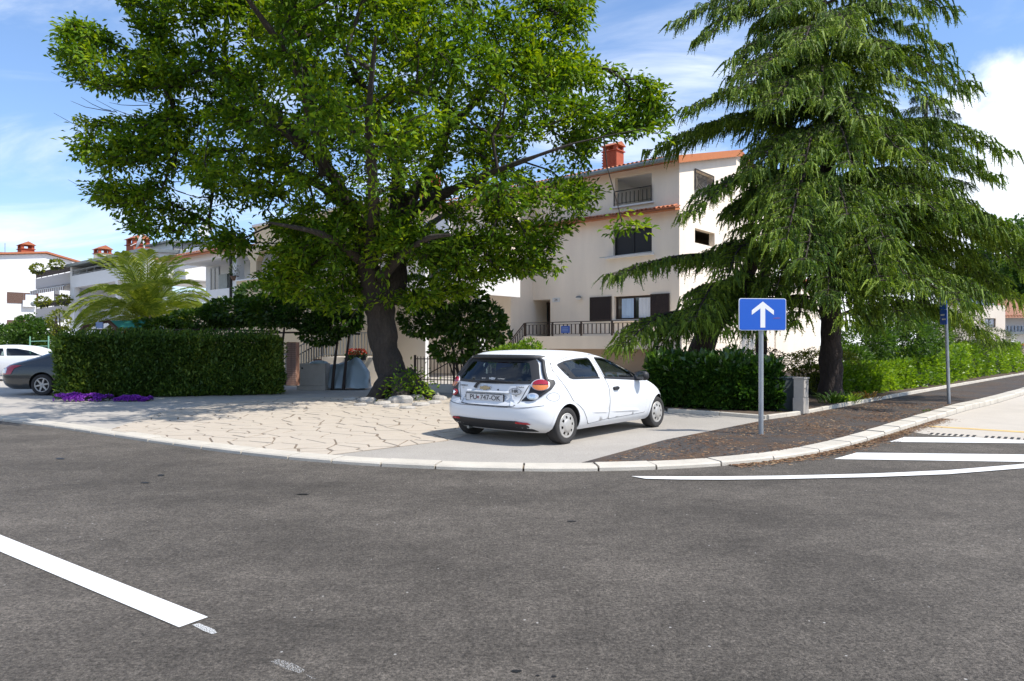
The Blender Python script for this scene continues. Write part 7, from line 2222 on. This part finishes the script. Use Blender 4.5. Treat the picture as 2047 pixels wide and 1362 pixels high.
for k,(x,y,a_,b_,h_) in enumerate(stones):
    q = G(x,y,PZ); mb = MB(); v = []; nn_ = 9
    for lvl,(s_,z_) in enumerate(((1.0,-.03),(1.05,h_*.5),(.86,h_*.92),(.45,h_))):
        for j in range(nn_):
            t = 2*math.pi*j/nn_+k; r_ = 1+.28*noise.noise(Vector((math.cos(t)*1.4+k*3,math.sin(t)*1.4,lvl*.3)))
            v.append((a_*.5*s_*r_*math.cos(t), b_*.5*s_*r_*math.sin(t), z_+.03*noise.noise(Vector((j*1.3,k,lvl)))*h_*4))
    mb.add(v, [(i*nn_+j,i*nn_+(j+1)%nn_,(i+1)*nn_+(j+1)%nn_,(i+1)*nn_+j) for i in range(3) for j in range(nn_)]+[tuple(range(27,36))])
    o = mb.build('rock', M['stone_grey'], None, q, (sr.uniform(-.1,.1),sr.uniform(-.1,.1),sr.uniform(-.3,.3)))
    tag(o, SLABS[k], 'rock', 'broken slabs round the tree foot')
# playhouse roof with green canvas behind the hedge
pq = P(235,668,25.5); ph2 = empty('play_shelter', (pq.x,25.5,PZ), R(4), 'red framed play shelter with green canvas roof behind the clipped hedge', 'shelter')
def ql(x,y): q = P(x,y,25.5); return (q.x-pq.x, q.z-PZ)
a0, a1, a2 = ql(182,655), ql(218,641), ql(248,657); c1 = ql(292,641); c2_ = ql(292,654)
MB().add([(a1[0],0,a1[1]),(c1[0],0,c1[1]),(c2_[0]+.05,-.5,c2_[1]),(a2[0]-.05,-.5,a2[1]),(a1[0],.004,a1[1]-.02),(c1[0],.004,c1[1]-.02),(c2_[0]+.05,-.49,c2_[1]-.02),(a2[0]-.05,-.49,a2[1]-.02)], [(0,3,2,1),(4,5,6,7),(0,1,5,4),(2,3,7,6)]).build('canvas', mat('green_canvas', (.03,.22,.17), .7), ph2)
mb = MB(); mb.bar((a0[0],-.5,a0[1]),(a1[0],-.02,a1[1]-.03),.09).bar((a1[0],-.02,a1[1]-.03),(a2[0],-.52,a2[1]-.03),.09).bar((a0[0],-.5,a0[1]),(a0[0],-.5,0),.09).bar((a2[0],-.52,a2[1]),(a2[0],-.52,0),.09).bar((a0[0],-.5,a0[1]-.08),(a2[0],-.52,a2[1]-.08),.06)
mb.build('frame', M['red_wood'], ph2)
lt_ = ql(215,652); MB().box(lt_[0]-.12,lt_[0]+.12,-.56,-.5,lt_[1]-.10,lt_[1]+.12).build('lamp', mat('bluish_lamp', (.25,.33,.55), .4), ph2)
# green goal-like frame on the left
gq = P(80,700,33); gf = empty('green_frame', (gq.x,33,PZ), 0, 'pale green pipe frame standing among the garden shrubs at left', 'frame')
def gl(x,y): q = P(x,y,33); return (q.x-gq.x,0,q.z-PZ)
mb = MB(); mb.tube([gl(60,673),(gl(60,0)[0],0,0)],.032,8).tube([gl(97,672),(gl(97,0)[0],0,0)],.032,8); mb.build('post', mat('mint_paint', (.20,.40,.29), .5), gf)
mb = MB(); mb.tube([gl(60,683),gl(97,682)],.02,8).tube([gl(60,693),gl(97,692)],.02,8); mb.build('rail', bpy.data.materials['mint_paint'], gf)
# plants on the balconies far left
for k,(x,y,Y,lab) in enumerate([(75,538,57.4,'trailing plant at the outer end of the top flower balcony'),(112,529,57.2,'bushy plant on the middle of the top flower balcony'),(85,604,57.4,'trailing plant at the outer end of the lower flower balcony'),(127,600,57.0,'leafy plant on the middle of the lower flower balcony')]):
    q = P(x,y+6,Y); pt = empty('balcony_plant', q, 0, lab, 'plant')
    leaf_obj('foliage', [blob_leaves((0,0,.25),(.55,.4,.38),260,(.15,.25),(.1,.16),up=.6)], M['leaf_yellow'], pt)
    MB().box(-.4,.4,-.12,.12,-.15,.05).build('trough', M['plastic_black'], pt)
leaf_obj('foliage', [blob_leaves((0,0,.55),(.22,.22,.36),160,(.12,.25),(.03,.05),up=.3)], M['leaf_olive'], pot)
# a weed or two along the right kerb foot
for (x,y,s_,lab) in [(1857,829,.10,'small weed growing at the kerb foot beside the pale lot'),(1905,817,.07,'tiny tuft of weeds farther along the kerb of the pale lot')]:
    wd_ = empty('weed', G(x,y+1,.004), 0, lab, 'weed')
    leaf_obj('foliage', [blob_leaves((0,0,s_*.5),(s_*1.2,s_,s_*.7),60,(.04,.08),(.015,.03),up=.6)], M['leaf_shrub'], wd_)
